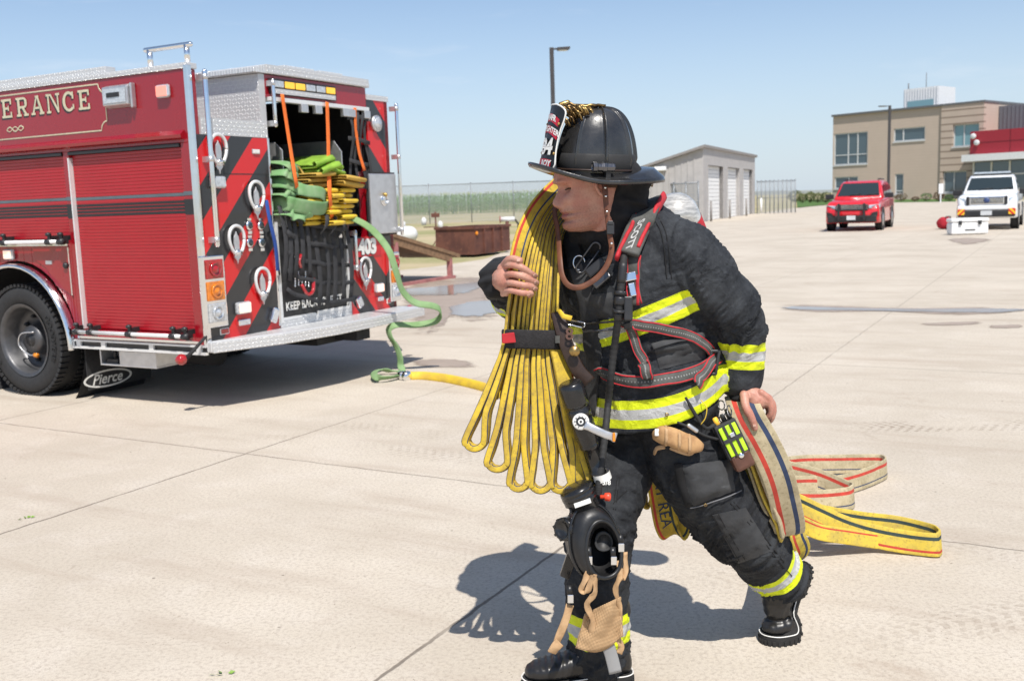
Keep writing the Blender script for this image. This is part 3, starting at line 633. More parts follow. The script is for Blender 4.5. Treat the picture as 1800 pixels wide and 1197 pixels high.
# length to the left corner so that it projects to px 768
def solve_left():
    best=None
    for i in range(20,400):
        q=A+ub*(i*.02)
        v=q-CAM; d=v.dot(_f); px=900+F*v.dot(CR)/d
        if best is None or abs(px-768)<best[0]: best=(abs(px-768),i*.02)
    return best[1]
lb=solve_left(); rz=math.atan2(ua.y,ua.x); hz=.80
e=empty('steel_container',A,'rusty open topped steel container standing by the dry grass','container',rz); s=1 if V((-ua.y,ua.x,0)).dot(ub)>0 else -1
g=MB(); th=.05; Y0,Y1=(0,lb) if s>0 else (-lb,0)
g.box(0,la,Y0,Y0+th,.05,hz); g.box(0,la,Y1-th,Y1,.05,hz); g.box(0,th,Y0+th,Y1-th,.05,hz); g.box(la-th,la,Y0+th,Y1-th,.05,hz); g.box(th,la-th,Y0+th,Y1-th,.06,.12); g.build('wall',MAT['rust'],e)
g=MB(); r_=.05
for a in ((-.04,la+.04,Y0-.04,Y0+.06),(-.04,la+.04,Y1-.06,Y1+.04),(-.04,.06,Y0+.06,Y1-.06),(la-.06,la+.04,Y0+.06,Y1-.06)): g.box(*a,hz,hz+.07)
g.build('rim',MAT['rust'],e)
g=MB()
for k in range(1,4): g.box(la*k/4-.03,la*k/4+.03,Y0-.05,Y0,.05,hz-.01)
g.build('rib',MAT['rust'],e)
g=MB(); g.lathe([(.06,0),(.06,.04),(.03,.06)],V((.12,Y0-.0,hz-.13)),(0,-1,0),12); g.build('yellow_knob',MAT['amberlens'],e)
# wooden ramp on a faded pink steel frame
MAT['wood']=mk('weathered_wood',(.27,.16,.085),.8,0,.35,9,bump=(18,.4,.01)); MAT['pinksteel']=mk('faded_red_steel',(.42,.17,.16),.7,0,.3,8)
p0=gnd(700,505); p1=gnd(800,489); ux=(p1-p0); Lr=ux.length; ux.normalize(); uy=V((-ux.y,ux.x,0)); rz=math.atan2(ux.y,ux.x)
e=empty('training_ramp',p0,'sloping wooden ramp on a faded pink steel frame behind the fire engine','ramp',rz)
g=MB(); zt0=1.03; x0=-.35; x1=Lr+.25; z1_=.42
def rz_(x): return zt0+(z1_-zt0)*(x-x0)/(x1-x0)
for k in range(9):
    y=.0+k*.165; g.prism([V((x0,y,rz_(x0))),V((x1,y,rz_(x1))),V((x1,y,rz_(x1)+.07)),V((x0,y,rz_(x0)+.07))],(0,.155,0))
g.build('deck',MAT['wood'],e)
for x,y in ((.05,.06),(Lr-.1,.06),(.05,1.4),(Lr-.1,1.4)): g=MB(); g.box(x-.045,x+.045,y-.045,y+.045,0.06,rz_(x)-.08); g.build('leg',MAT['pinksteel'],e)
g=MB(); 
for y in (.06,1.4): g.box(-.25,Lr+.05,y-.05,y+.05,.0,.06); 
g.build('base_rail',MAT['pinksteel'],e)
g=MB(); g.prism([V((x0+.05,.02,rz_(x0)-.15)),V((x1-.3,.02,rz_(x1-.3)-.15)),V((x1-.3,.02,rz_(x1-.3)-.01)),V((x0+.05,.02,rz_(x0)-.01))],(0,.06,0)); g.build('stringer',MAT['wood'],e)
# white tank skid
p=gnd(716,446); MAT['tankwhite']=mk('tank_white',(.7,.7,.69),.5,0,.12,6); k=p.y/F
e=empty('propane_tank',p,'white tank on a low skid behind the right rear of the fire engine','tank')
g=MB(); g.tube([V((-.75,0,.62)),V((.1,0,.62))],.27,20,rnd=True); g.build('tank',MAT['tankwhite'],e)
g=MB(); g.lathe([(.09,0),(.09,.16),(.0,.2)],V((-.1,0,.86)),(0,0,1),12); g.build('valve_cap',MAT['tankwhite'],e)
for x in (-.6,0): g=MB(); g.box(x-.05,x+.05,-.25,.25,.0,.42); g.build('leg',MAT['pinksteel'],e)
# sign rig with white bottles
p=gnd(768,440); e=empty('gauge_stand',p,'thin rusty stand with two white bottles, left of the steel container','stand'); k=p.y/F
g=MB(); g.tube([V((0,0,0)),V((0,0,1.32))],.025,8); g.build('pole',MAT['rust'],e)
g=MB(); g.box(-.14,.14,-.03,.03,1.12,1.26); g.build('head_plate',MAT['rust'],e)
g=MB(); g.box(-.42,.42,-.02,.02,.78,.81); g.build('cross_bar',MAT['rust'],e)
for a in range(3): g=MB(); q=a*2.1+.4; g.tube([V((0,0,.35)),V((math.cos(q)*.3,math.sin(q)*.3,0))],.018,6); g.build('leg',MAT['rust'],e)
for x,z in ((-.40,.86),(.16,.72)): g=MB(); g.lathe([(.0,0),(.085,.01),(.09,.2),(.03,.27),(0,.28)],V((x,-.04,z)),(0,0,1),14); g.build('bottle',MAT['tankwhite'],e)
# hydrant style standpipe right of the container
p=gnd(893,437); e=empty('standpipe',p,'rusty standpipe with a short hose beside the steel container','standpipe')
g=MB(); g.tube([V((0,0,0)),V((0,0,.98))],.06,12); g.build('pipe',MAT['rust'],e)
g=MB(); g.tube([V((-.22,0,.98)),V((.26,0,.98))],.08,12); g.build('valve',MAT['tankwhite'],e); g=MB(); g.lathe([(.12,0),(.12,.03)],V((-.22,0,.98)),(-1,0,0),16); g.build('hand_wheel',mk('valve_red',(.3,.04,.03),.5),e)
g=MB(); g.tube([V((.26,0,.98)),V((.38,0,.8)),V((.36,0,.4)),V((.2,0,.03))],.035,10); g.build('hose',MAT['rubber'],e)
# ================================================================ FIRE ENGINE (local: x to the rear, y across to the far side, z up)
TC=gnd(375,725); TX=V((.879,-.476,0)).normalized(); TY=V((.476,.879,0)).normalized(); TRZ=math.atan2(TX.y,TX.x)
def SD(px,py,y=0.0):
    p=onplane(px,py,TC+TY*y,TY)-TC; return V((p.dot(TX),y,p.z))
def RR(px,py,x=0.0):
    p=onplane(px,py,TC+TX*x,TX)-TC; return V((x,p.dot(TY),p.z))
MAT['red']=mk('fire_engine_red',(.27,.003,.010),.22,0,.05,2,coat=.7)
MAT['redslat']=mk('red_door_slat',(.37,.006,.014),.35,0,.06,3,coat=.3)
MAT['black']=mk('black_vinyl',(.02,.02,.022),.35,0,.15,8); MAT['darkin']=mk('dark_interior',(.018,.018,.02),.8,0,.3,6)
MAT['alum']=mk('brushed_aluminium',(.62,.62,.63),.38,.8,.12,14); MAT['polish']=mk('polished_steel',(.85,.86,.87),.14,1.0,.06,6)
MAT['whitealu']=mk('white_anodised',(.75,.75,.74),.35,.3,.06,10)
MAT['tpS']=plate_mat('tread_plate_side',(1,0,0),(0,0,1)); MAT['tpR']=plate_mat('tread_plate_rear',(0,1,0),(0,0,1)); MAT['tpT']=plate_mat('tread_plate_top',(1,0,0),(0,1,0))
MAT['cream']=mk('gold_leaf_lettering',(.66,.60,.42),.35,.25,.15,30); MAT['greyline']=mk('grey_blue_tape',(.10,.13,.15),.4); MAT['whitevinyl']=mk('white_vinyl',(.75,.74,.70),.4)
MAT['redlens']=mk('red_lens',(.42,.01,.012),.1,0,.3,40,coat=1); MAT['clearlens']=mk('clear_lens',(.62,.64,.66),.1,.35,.3,50,coat=1); MAT['amberglass']=mk('amber_glass',(.78,.22,.01),.1,0,.3,40,coat=1)
MAT['litwarm']=mk('lit_warning_lamp',(.9,.6,.5),.2,emit=(1,.62,.45),es=.7); MAT['litred']=mk('lit_red_lamp',(.8,.25,.2),.2,emit=(1,.28,.2),es=.7); MAT['litamber']=mk('lit_amber_lamp',(.9,.5,.05),.2,emit=(1,.55,.06),es=.35)
MAT['orange']=mk('orange_webbing',(.80,.16,.02),.7,0,.15,30,bump=(120,.3,.002)); MAT['bluestrap']=mk('blue_webbing',(.02,.07,.30),.7); MAT['webbing']=mk('black_webbing',(.035,.035,.038),.8,0,.3,20,bump=(90,.3,.002))
MAT['greenhose']=mk('green_hose',(.14,.30,.11),.75,0,.3,9,c2=(.24,.36,.19),bump=(160,.25,.002)); MAT['limehose']=mk('lime_hose',(.24,.42,.04),.7,0,.25,12); MAT['yelhose']=mk('yellow_hose',(.72,.50,.03),.7,0,.3,9,c2=(.55,.36,.05)); MAT['tanhose']=mk('tan_hose',(.52,.33,.06),.75,0,.3,8)
def chev(name,sg):
    m,t=newmat(name); co=t.coord(); f=t.m('FRACT',t.m('ADD',t.m('DIVIDE',t.m('ADD',t.m('MULTIPLY',t.dot(co,(0,0,1)),.94),t.m('MULTIPLY',t.dot(co,(0,1,0)),sg)),.50),.78 if sg<0 else .55))
    t.set(Base_Color=t.mix(t.ramp(f,.498,.502),(.58,.008,.010),(.022,.022,.024)),Roughness=.28,Coat_Weight=.4); return m
MAT['chevL']=chev('chevron_left',-1); MAT['chevR']=chev('chevron_right',1)
T=empty('fire_engine',TC,'red fire engine with open hose bed and red and black chevron rear','fire engine',TRZ)
FX=-5.0
def part(name,mat,fn,parent=T,bevel=0,**k):
    g=MB(); fn(g); o=g.build(name,mat,parent,bevel=bevel,**k); return recalc(o)
# --- body shell
wcx,wcz,wr=-2.2,.49,.49
def shell(g):
    g.box(FX,-.012,0,.09,2.08,2.62)                                     # upper side panel
    g.box(-.13,-.012,0,.09,.53,2.08); g.box(-1.47,-1.40,0,.09,.53,2.08); g.box(-1.40,-.13,0,.09,.53,.615)
    A=[V((wcx+.70*math.cos(a),0,max(.45,wcz+.70*math.sin(a)))) for a in [math.pi*k/20 for k in range(21)]]
    top=[V((FX,0,1.36)),V((-1.47,0,1.36))]
    # strip of quads above the arch
    for p,q in zip(A[:-1],A[1:]): g.prism([q,p,V((p.x,0,1.36)),V((q.x,0,1.36))],(0,.09,0))
    g.box(A[0].x,-1.47,0,.09,.45,1.36); g.box(FX,A[-1].x,0,.09,.45,1.36)
    g.box(FX,-2.98,.09,.83,.62,2.10); g.box(-1.45,-.012,.09,.83,.62,2.10); g.box(-2.98,-1.45,.09,.83,1.25,2.10); g.box(-2.98,-1.45,.78,.83,.62,1.25); g.box(FX,-.08,2.24,2.50,.62,2.54); g.box(FX,0,2.50,2.56,.53,2.56)
    g.box(FX,-.5,.83,2.24,.62,1.38)
    g.box(-.12,0,.84,2.22,2.47,2.655)                                  # header over the hose bed
body=part('body',[MAT['red'],MAT['darkin']],shell,bevel=.006)
# carve wheel tunnel: keep bulk box clear of the wheel by building it dark above
part('drip_moulding',MAT['red'],lambda g:g.prism([V((FX,0,2.10)),V((FX,-.035,2.115)),V((FX,-.04,2.14)),V((FX,0,2.175))],(-.08-FX,0,0)))
def rearL(g): g.box(-.011,.0015,0,.83,.53,2.14)
part('chevron_panel',MAT['chevL'],rearL,bevel=.004)
def rearR(g):
    g.box(-.08,0,2.22,2.56,1.27,2.56); g.box(-.08,0,1.82,2.56,.53,1.27)
part('chevron_panel',MAT['chevR'],rearR,bevel=.004)
def lip(g): g.box(-.03,.004,.09,.83,2.14,2.27)
part('rear_lip',MAT['tpR'],lip)
part('ledge',MAT['tpT'],lambda g:g.box(FX,-.03,.09,.77,2.10,2.15))
part('hose_bed_wall',MAT['tpS'],lambda g:g.box(FX,-.002,.77,.838,2.15,2.655))
def cover(g):
    g.prism([V((FX,.70,2.66)),V((FX,.70,2.70)),V((FX,.85,2.735)),V((FX,2.2,2.735)),V((FX,2.26,2.70)),V((FX,2.26,2.66))],(-FX+.02,0,0))
    for a,b in ((1.15,1.55),(1.62,1.95)): g.box(-.9,-.05,a,b,2.737,2.765)
part('bed_cover',MAT['tpT'],cover,bevel=.004)
part('bed_cover_edge',MAT['tpR'],lambda g:g.box(.021,.028,.85,2.24,2.665,2.732))
def caps(g):
    g.box(FX,-.0,-.012,.10,2.622,2.665); g.box(FX,-.9,.02,.12,2.667,2.72); g.box(-1.0,0,2.22,2.575,2.562,2.60)
part('side_cap',MAT['tpS'],caps,bevel=.004)
part('far_cap',MAT['tpR'],lambda g:g.box(.001,.008,2.22,2.57,2.55,2.60))
part('panel_reveal',MAT['black'],lambda g:[g.box(-.002,.003,.30,.31,1.84,2.13),g.box(-.002,.003,.30,.82,1.84,1.848)])
# --- corner trims and rub rail
def trims(g):
    g.box(-.03,.012,-.014,.03,.53,2.645); g.box(-.03,.010,.815,.838,.58,2.14); 
part('corner_trim',MAT['polish'],trims,bevel=.004)
def rub(g):
    g.box(-1.50,.0,-.03,0,.455,.475); g.box(-1.50,.0,-.03,0,.515,.53)
    for x in (-1.48,-1.18,-.62,-.10): g.box(x,x+.05,-.03,-.001,.475,.515)
part('rub_rail',MAT['whitealu'],rub)
part('rub_rail_insert',MAT['black'],lambda g:g.box(-1.5,0,-.012,.0,.476,.514))
part('door_sill',MAT['polish'],lambda g:g.box(-1.47,-.08,-.02,0,.54,.56))
# --- roll up doors
def slats(x0,x1,z0,z1,name):
    def fn(g):
        n=round((z1-z0)/.0265); h=(z1-z0)/n
        g.box(x0,x1,.045,.06,z0,z1,0)
        for i in range(n):
            a=z0+i*h; mid=a+h/2; mt=1 if 1.54<mid<1.655 else (2 if 1.685<mid<1.715 else 0)
            P=[V((x0,.045,a+.0)),V((x0,.0326,a+.0012)),V((x0,.031,a+.006)),V((x0,.031,a+h-.003)),V((x0,.0328,a+h-.0006)),V((x0,.045,a+h-.0))]
            g.prism(P,(x1-x0,0,0),mt)
            if mt==1: g.box(x0,x1,.0302,.036,a+h-.0035,a+h+.0012,0)
    return part(name,[MAT['redslat'],MAT['black'],MAT['greyline']],fn)
d1=slats(-1.395,-.135,.62,2.05,'roll_up_door'); d2=slats(FX,-1.475,1.37,2.05,'roll_up_door')
part('door_seal',MAT['black'],lambda g:g.box(-1.395,-.135,-.012,.03,2.052,2.075),d1); part('door_seal',MAT['black'],lambda g:g.box(FX,-1.475,-.012,.03,2.052,2.075),d2)
def railbar(name,x0,x1,z,par,xs,y=-.065):
    o=part(name,MAT['whitealu'],lambda g:g.tube([V((x0,y,z)),V((x1,y,z))],.017,12),par)
    for x in xs:
        part('bracket',MAT['blackplastic'],lambda g:[g.tube([V((x-.03,y,z)),V((x+.03,y,z))],.026,12),g.box(x-.016,x+.016,y,.03,z-.012,z+.05),g.lathe([(.024,0),(.024,.02),(.008,.03)],V((x,y,z+.05)),(0,0,1),12)],o)
    return o
railbar('door_bar',-1.44,-.15,.60,d1,(-1.42,-1.25,-.79,-.30,-.17)); railbar('door_bar',FX,-1.49,1.35,d2,(-2.25,-1.66,-1.51))
part('door_jamb',MAT['whitealu'],lambda g:g.box(-1.412,-1.398,-.006,.04,.62,2.03),d1)
def stripes(g):
    pass
for x0,x1 in ((-.132,-.031),(-1.472,-1.412)):
    part('side_stripe',MAT['black'],lambda g:g.box(x0,x1,-.003,0,1.54,1.655)); part('side_stripe',MAT['greyline'],lambda g:g.box(x0,x1,-.003,0,1.685,1.715))
# small compartment door beside the arch
cp=part('compartment_door',MAT['red'],lambda g:g.prism([V((-1.95,-.008,1.31)),V((-1.50,-.008,1.31)),V((-1.50,-.008,.90)),V((-1.70,-.008,.98)),V((-1.80,-.008,1.13)),V((-1.95,-.008,1.20))],(0,.008,0)),bevel=.002)
part('edge_strip',MAT['polish'],lambda g:[g.box(-1.505,-1.492,-.014,-.001,.90,1.30),g.box(FX,-1.49,-.02,0,1.315,1.33)],cp)
part('latch',MAT['blackplastic'],lambda g:g.lathe([(.025,0),(.025,.02),(.01,.028)],V((-1.54,-.008,1.15)),(0,-1,0),14),cp)
part('name_plate',MAT['alum'],lambda g:g.box(-1.80,-1.72,-.012,-.008,1.16,1.19),cp)
# --- wheel arch trim, tyres, rims
def arch(g):
    P=[V((wcx+.685*math.cos(a),-.03,wcz-.04+.70*math.sin(a))) for a in [math.pi*(k/28) for k in range(29)]]
    g.ribbon([V((-1.515,-.03,.44))]+P,[V((0,1,0))]*30,.055,.022,n=10)
part('wheel_arch_trim',MAT['polish'],arch)
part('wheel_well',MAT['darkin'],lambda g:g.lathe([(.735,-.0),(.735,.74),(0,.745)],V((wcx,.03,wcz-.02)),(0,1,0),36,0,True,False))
def tyre_mesh(g,y0,wd,ln):
    prof=[(.315,.02),(.33,.0),(.40,-.012),(.455,.0),(.475,.02)]
    prof=[(r,h) for r,h in prof]+[(.487,.05),(.49,wd*.5),(.487,wd-.05),(.475,wd-.02),(.455,wd),(.40,wd+.012),(.33,wd),(.315,wd-.02)]
    g.lathe(prof,V((wcx,y0,wcz)),(0,1,0),64,0,True,False)
    for k in range(60):                                                 # shoulder lugs
        a=2*math.pi*k/60; c=math.cos(a); s=math.sin(a); rd=V((c,0,s)); tg=V((-s,0,c))
        for yy,sl in ((.035,.5),(wd-.035,-.5)):
            g.obox(V((wcx,y0+yy,wcz))+rd*.486,rd*.014,tg*.0165+V((0,.004*sl,0)),V((0,.04,0)))
    for yy in (.1,.14,.18): pass
    if ln:
        def arc(a0):
            def f(x,y,z): a=a0-x/.405; r=.405+y; return V((wcx+math.cos(a)*r,y0-.0145-z,wcz+math.sin(a)*r))
            return f
        g.text('GOODYEAR',.075,arc(math.radians(5)),0,.0,.004); g.text('GOODYEAR',.075,arc(math.radians(185)),0,.0,.004)
for y0,out in ((.0,True),(.33,False),(1.95,False),(2.27,True)):
    wh=part('wheel',MAT['rubber'],lambda g:tyre_mesh(g,y0,.275,y0==0))
    sgn=1 if y0<1 else -1; yb=y0 if sgn>0 else y0+.275
    def rim(g):
        g.lathe([(.325,-.005),(.30,.0),(.285,.02),(.27,.13),(.25,.17),(.16,.185),(.135,.17),(.13,.10),(.12,.07),(.06,.06),(0.001,.055)],V((wcx,yb,wcz)),(0,sgn,0),48,0,True,False)
    if out:
        rm=part('rim',mk('dull_wheel_steel',(.12,.12,.125),.45,.7,.25,9),rim,wh)
        if y0==0:
            def nuts(g):
                for k in range(10):
                    a=2*math.pi*k/10; g.lathe([(.018,.0),(.018,.03),(.01,.045)],V((wcx+math.cos(a)*.205,yb+.18,wcz+math.sin(a)*.205)),(0,-1,0),8)
                g.lathe([(.115,0),(.11,.05),(.07,.07),(.065,.1),(0,.105)],V((wcx,yb+.16,wcz)),(0,-1,0),24)
            part('hub',MAT['blackplastic'],nuts,wh)
            part('air_line',MAT['alum'],lambda g:g.tube([V(p) for p in smooth_path([(wcx+.07,.05,wcz+.07),(wcx-.08,.03,wcz+.05),(wcx-.12,.03,wcz-.05),(wcx-.02,.04,wcz-.13),(wcx+.1,.03,wcz-.13)],6)],.006,8),wh)
            part('valve',MAT['amberlens'],lambda g:g.tube([V((wcx+.08,.03,wcz-.13)),V((wcx+.12,.03,wcz-.135))],.02,10),wh)
part('axle',MAT['darkin'],lambda g:[g.tube([V((wcx,.2,wcz)),V((wcx,2.35,wcz))],.11,14),g.lathe([(.0,-.25),(.2,-.2),(.24,0),(.2,.2),(0,.25)],V((wcx,1.28,wcz-.02)),(1,0,0),18)])
def chassis(g):
    g.box(FX,-.05,.85,.95,.42,.62); g.box(FX,-.05,1.6,1.7,.42,.62); g.box(-.6,-.1,.4,2.2,.46,.60); g.box(-1.6,-1.4,.4,2.2,.5,.6)
    g.tube([V((-1.5,.55,.36)),V((-.5,.6,.36))],.11,16); g.box(-.45,.0,1.3,1.9,.34,.47); g.box(-.1,.25,1.55,1.75,.36,.46)
part('chassis',MAT['darkin'],chassis)
# mud flap and tool tray
fx_=-1.46
def flap(g):
    g.box(fx_-.008,fx_,.03,.72,.08,.46)
fl=part('mud_flap',MAT['rubber'],flap,bevel=.003)
oc=RR(190,664,fx_)
def ell(g,a,b,a2,b2,x):
    n=40; vs=[]; 
    for k in range(n):
        q=2*math.pi*k/n; vs+= [V((x,oc.y+a*math.cos(q),oc.z+b*math.sin(q))),V((x,oc.y+a2*math.cos(q),oc.z+b2*math.sin(q)))]
    g.add(vs,[(2*k,(2*k+2)%(2*n),(2*k+3)%(2*n),2*k+1) for k in range(n)])
def logo(g):
    ell(g,.255,.074,.232,.06,fx_+.003)
    g.text('Pierce',.125,lambda x,y,z:V((fx_+.003,oc.y+x+y*.35,oc.z+y-.002)),0,.002)
part('flap_logo',MAT['whitevinyl'],logo,fl)
def tray(g):
    g.box(-1.28,-.62,.03,.35,.44,.455); g.box(-1.28,-.62,.03,.35,.31,.325); g.box(-1.28,-1.265,.03,.35,.325,.44); g.box(-1.045,-.62,.03,.35,.325,.44); g.box(-1.265,-1.045,.3,.35,.325,.44)
tr=part('tool_tray',MAT['alum'],tray,bevel=.003)
part('tray_fitting',MAT['blackplastic'],lambda g:[g.box(-1.24,-1.10,.06,.28,.326,.36),g.tube([V((-1.15,.08,.37)),V((-1.15,.08,.43))],.012,8)],tr)
# --- side details: letters, border, lamps
def glyph(ch):
    R=lambda x0,y0,x1,y1:[(x0,y0),(x1,y0),(x1,y1),(x0,y1)]
    if ch=='E': return [R(.0,0,.36,.12),R(.0,.88,.36,1),R(.10,.12,.28,.88),R(.36,0,.80,.12),R(.36,.88,.80,1),R(.68,.12,.80,.30),R(.68,.70,.80,.88),R(.28,.44,.50,.56),R(.50,.36,.58,.64)]
    if ch=='R': return [R(.0,0,.36,.12),R(.0,.88,.36,1),R(.10,.12,.28,.88),R(.36,.88,.62,1),[(.62,1),(.62,.88),(.66,.84),(.82,.84),(.74,.95)],R(.66,.58,.84,.84),[(.66,.58),(.62,.54),(.62,.42),(.74,.46),(.84,.58)],R(.28,.42,.62,.54),[(.42,.42),(.60,.42),(.80,.12),(.62,.12)],R(.56,0,.92,.12)]
    if ch=='A': return [R(-.04,0,.28,.12),R(.60,0,.94,.12),[(.06,.12),(.20,.12),(.46,.9),(.36,.9)],[(.66,.12),(.86,.12),(.58,.9),(.44,.9)],R(.34,.9,.60,1.0),R(.24,.30,.66,.41)]
    if ch=='N': return [R(-.02,0,.30,.12),R(-.02,.88,.26,1),R(.08,.12,.20,.88),R(.70,.88,1.0,1),R(.80,0,.90,.88),[(.16,.99),(.30,.88),(.80,.0),(.80,.28),(.36,.99)]]
    if ch=='C':
        out=[]; n=14; 
        for k in range(n):
            a0=math.radians(45+k*(270/n)); a1=math.radians(45+(k+1)*(270/n)); w0=.5; o=lambda a,rx,ry:(.48+rx*math.cos(a),.5+ry*math.sin(a))
            out.append([o(a0,.46,.52),o(a1,.46,.52),o(a1,.27,.38),o(a0,.27,.38)])
        return out+[R(.72,.62,.84,.98),R(.74,.10,.84,.34)]
def lettering(g,ly=0):
    hgt=.155; pitch=.193; x=-1.215-pitch*5.0
    for i,ch in enumerate('ERANCE'):
        for (dx,dz,y,mt) in (((0,0,-.005,0),) if ly==0 else ((-.014,-.012,-.0025,0),)):
            for pl in glyph(ch):
                z0=2.40
                g.add([V((x+.1*0+dx+a*.165,y,z0+dz+b*hgt)) for a,b in pl],[list(range(len(pl)))],mt)
        x+=pitch
part('side_lettering',MAT['cream'],lettering,body); part('lettering_shadow',MAT['black'],lambda g:lettering(g,1),body)
def flat_line(g,P,wd,y=-.003,mat=0):
    g.ribbon([V((a,y,b)) for a,b in P],V((0,0,1)) if False else [V((0,1,0)).cross((V((P[min(len(P)-1,i+1)][0],0,P[min(len(P)-1,i+1)][1]))-V((P[max(0,i-1)][0],0,P[max(0,i-1)][1]))).normalized()) for i in range(len(P))],wd,.0015,mat,n=8)
def border(g):
    c=lambda px,py:(SD(px,py).x,SD(px,py).z)
    zt,zb=2.585,2.225; xr=-.905; q=.07
    cv=lambda cx,cz,a0,a1:[(cx+q*math.cos(math.radians(a0+(a1-a0)*k/6)),cz+q*math.sin(math.radians(a0+(a1-a0)*k/6))) for k in range(7)]
    flat_line(g,[(FX,zt),(xr-q-.02,zt)]+cv(xr,zt,180,270)+[(xr,zb+q)]+cv(xr,zb,90,180)+[(FX,zb)],.006)
    a=[];b=[]
    for k in range(25):
        u=k/24; x=-2.14+u*.22; a.append((x,2.30+.02*math.sin(u*9.4)+u*.005)); b.append((x,2.30-.018*math.sin(u*9.4)+u*.005))
    flat_line(g,a,.006); flat_line(g,b,.004,-.005)
part('side_border',MAT['cream'],border,body)
def lampbox(name,c,ax,w,h,d,frame,lens,parent=T,nrm=V((0,-1,0)),up=V((0,0,1))):
    c=V(c); ax=V(ax); 
    o=MB(); o.obox(c+nrm*d*.5,ax*w/2,up*h/2,nrm*d/2); o=o.build(name,frame,parent,bevel=min(w,h)*.18)
    g=MB(); g.obox(c+nrm*(d*.98),ax*w*.40,up*h*.38,nrm*.006); g.build('lens',lens,o,bevel=.004); return o
fl_=part('flood_light',MAT['alum'],lambda g:[g.prism([V((-.86,-.008,2.38)),V((-.86,-.07,2.40)),V((-.86,-.07,2.54)),V((-.86,-.008,2.56))],(.28,0,0)),g.box(-.575,-.555,-.05,-.003,2.37,2.56)],bevel=.008)
part('lens',MAT['clearlens'],lambda g:g.box(-.845,-.595,-.076,-.071,2.415,2.525),fl_,bevel=.004); part('lamp_core',MAT['blackplastic'],lambda g:g.box(-.80,-.66,-.081,-.077,2.46,2.495),fl_)
lampbox('marker_light',(-.245,-.0,2.47),(1,0,0),.135,.10,.04,MAT['clearlens'],MAT['litred'])
lampbox('marker_light',(-2.26,-.0,1.245),(1,0,0),.12,.09,.04,MAT['clearlens'],MAT['litwarm'])
# roof grab rail
tr=part('grab_rail',MAT['polish'],lambda g:[g.tube([V((-.47,.05,2.80)),V((.0,.05,2.80))],.02,14,rnd=True),g.tube([V((-.43,.05,2.66)),V((-.43,.05,2.80))],.022,12),g.tube([V((-.04,.05,2.66)),V((-.04,.05,2.80))],.022,12)])
# --- rear step
def step(g):
    P=[(.0,-.02),(.06,-.02),(.27,.55),(.36,1.15),(.36,1.7),(.30,2.58),(.0,2.58)]
    g.prism([V((x,y,.475)) for x,y in P],(0,0,.085))
part('rear_step',MAT['tpT'],step,bevel=.012)
def stepedge(g):
    P=[(.06,-.02),(.27,.55),(.36,1.15),(.36,1.7),(.30,2.58)]
    g.loft([[V((x+.004,y,.472)),V((x+.012,y,.478)),V((x+.012,y,.557)),V((x+.002,y,.566))] for x,y in P],0,False,False,False)
part('step_edge',MAT['tpR'],stepedge)
part('step_kick',MAT['tpR'],lambda g:g.box(-.003,.006,.84,1.82,.56,.63))
# --- hose bed interior and tailboard
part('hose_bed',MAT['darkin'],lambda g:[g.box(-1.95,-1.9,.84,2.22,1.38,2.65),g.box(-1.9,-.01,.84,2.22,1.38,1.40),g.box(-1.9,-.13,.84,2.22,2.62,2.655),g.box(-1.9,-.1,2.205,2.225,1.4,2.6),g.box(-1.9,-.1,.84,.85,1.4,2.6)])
def tail(g): g.box(-.06,-.02,.84,1.815,.60,1.38)
tb=part('tailboard',MAT['black'],tail)
t1=RR(500,545,-.018); t2=RR(605,522,-.018)
part('tailboard_lettering',MAT['whitevinyl'],lambda g:g.text('KEEP BACK 300 FEET',.098,lambda x,y,z:V((-.017,1.325+x*.86,.725+y)),0,.003),tb)
part('tailboard_frame',MAT['whitealu'],lambda g:[g.box(-.02,.01,.842,.872,.60,1.45),g.box(-.02,.01,1.785,1.815,.60,1.40),g.box(-.015,.008,.872,1.30,.618,.64),g.box(-.015,.008,1.34,1.785,.625,.65)],tb)
def plates(g):
    g.prism([V((-.9,1.02,1.4)),V((-.02,1.02,1.4)),V((-.02,1.02,2.05)),V((-.10,1.02,2.12)),V((-.9,1.02,2.12))],(0,.012,0)); g.prism([V((-.9,1.80,1.4)),V((-.0,1.80,1.4)),V((-.0,1.80,2.06)),V((-.08,1.80,2.16)),V((-.9,1.80,2.16))],(0,.014,0)); g.prism([V((-1.0,1.45,1.4)),V((-.3,1.45,1.4)),V((-.3,1.45,2.0)),V((-1.0,1.45,2.0))],(0,.012,0))
part('divider',MAT['alum'],plates,bevel=.003)
part('speaker_horn',MAT['blackplastic'],lambda g:g.lathe([(.07,0),(.13,.06),(.14,.1),(.11,.1),(.04,.03),(0,.03)],V((-1.3,1.52,2.28)),(1,0,0),24))
part('hose_gate_arm',MAT['polish'],lambda g:[g.tube([V((-.02+.0*a,1.16+.13*math.cos(a),1.80+.13*math.sin(a))) for a in [2*math.pi*k/30 for k in range(31)]],.011,8)])
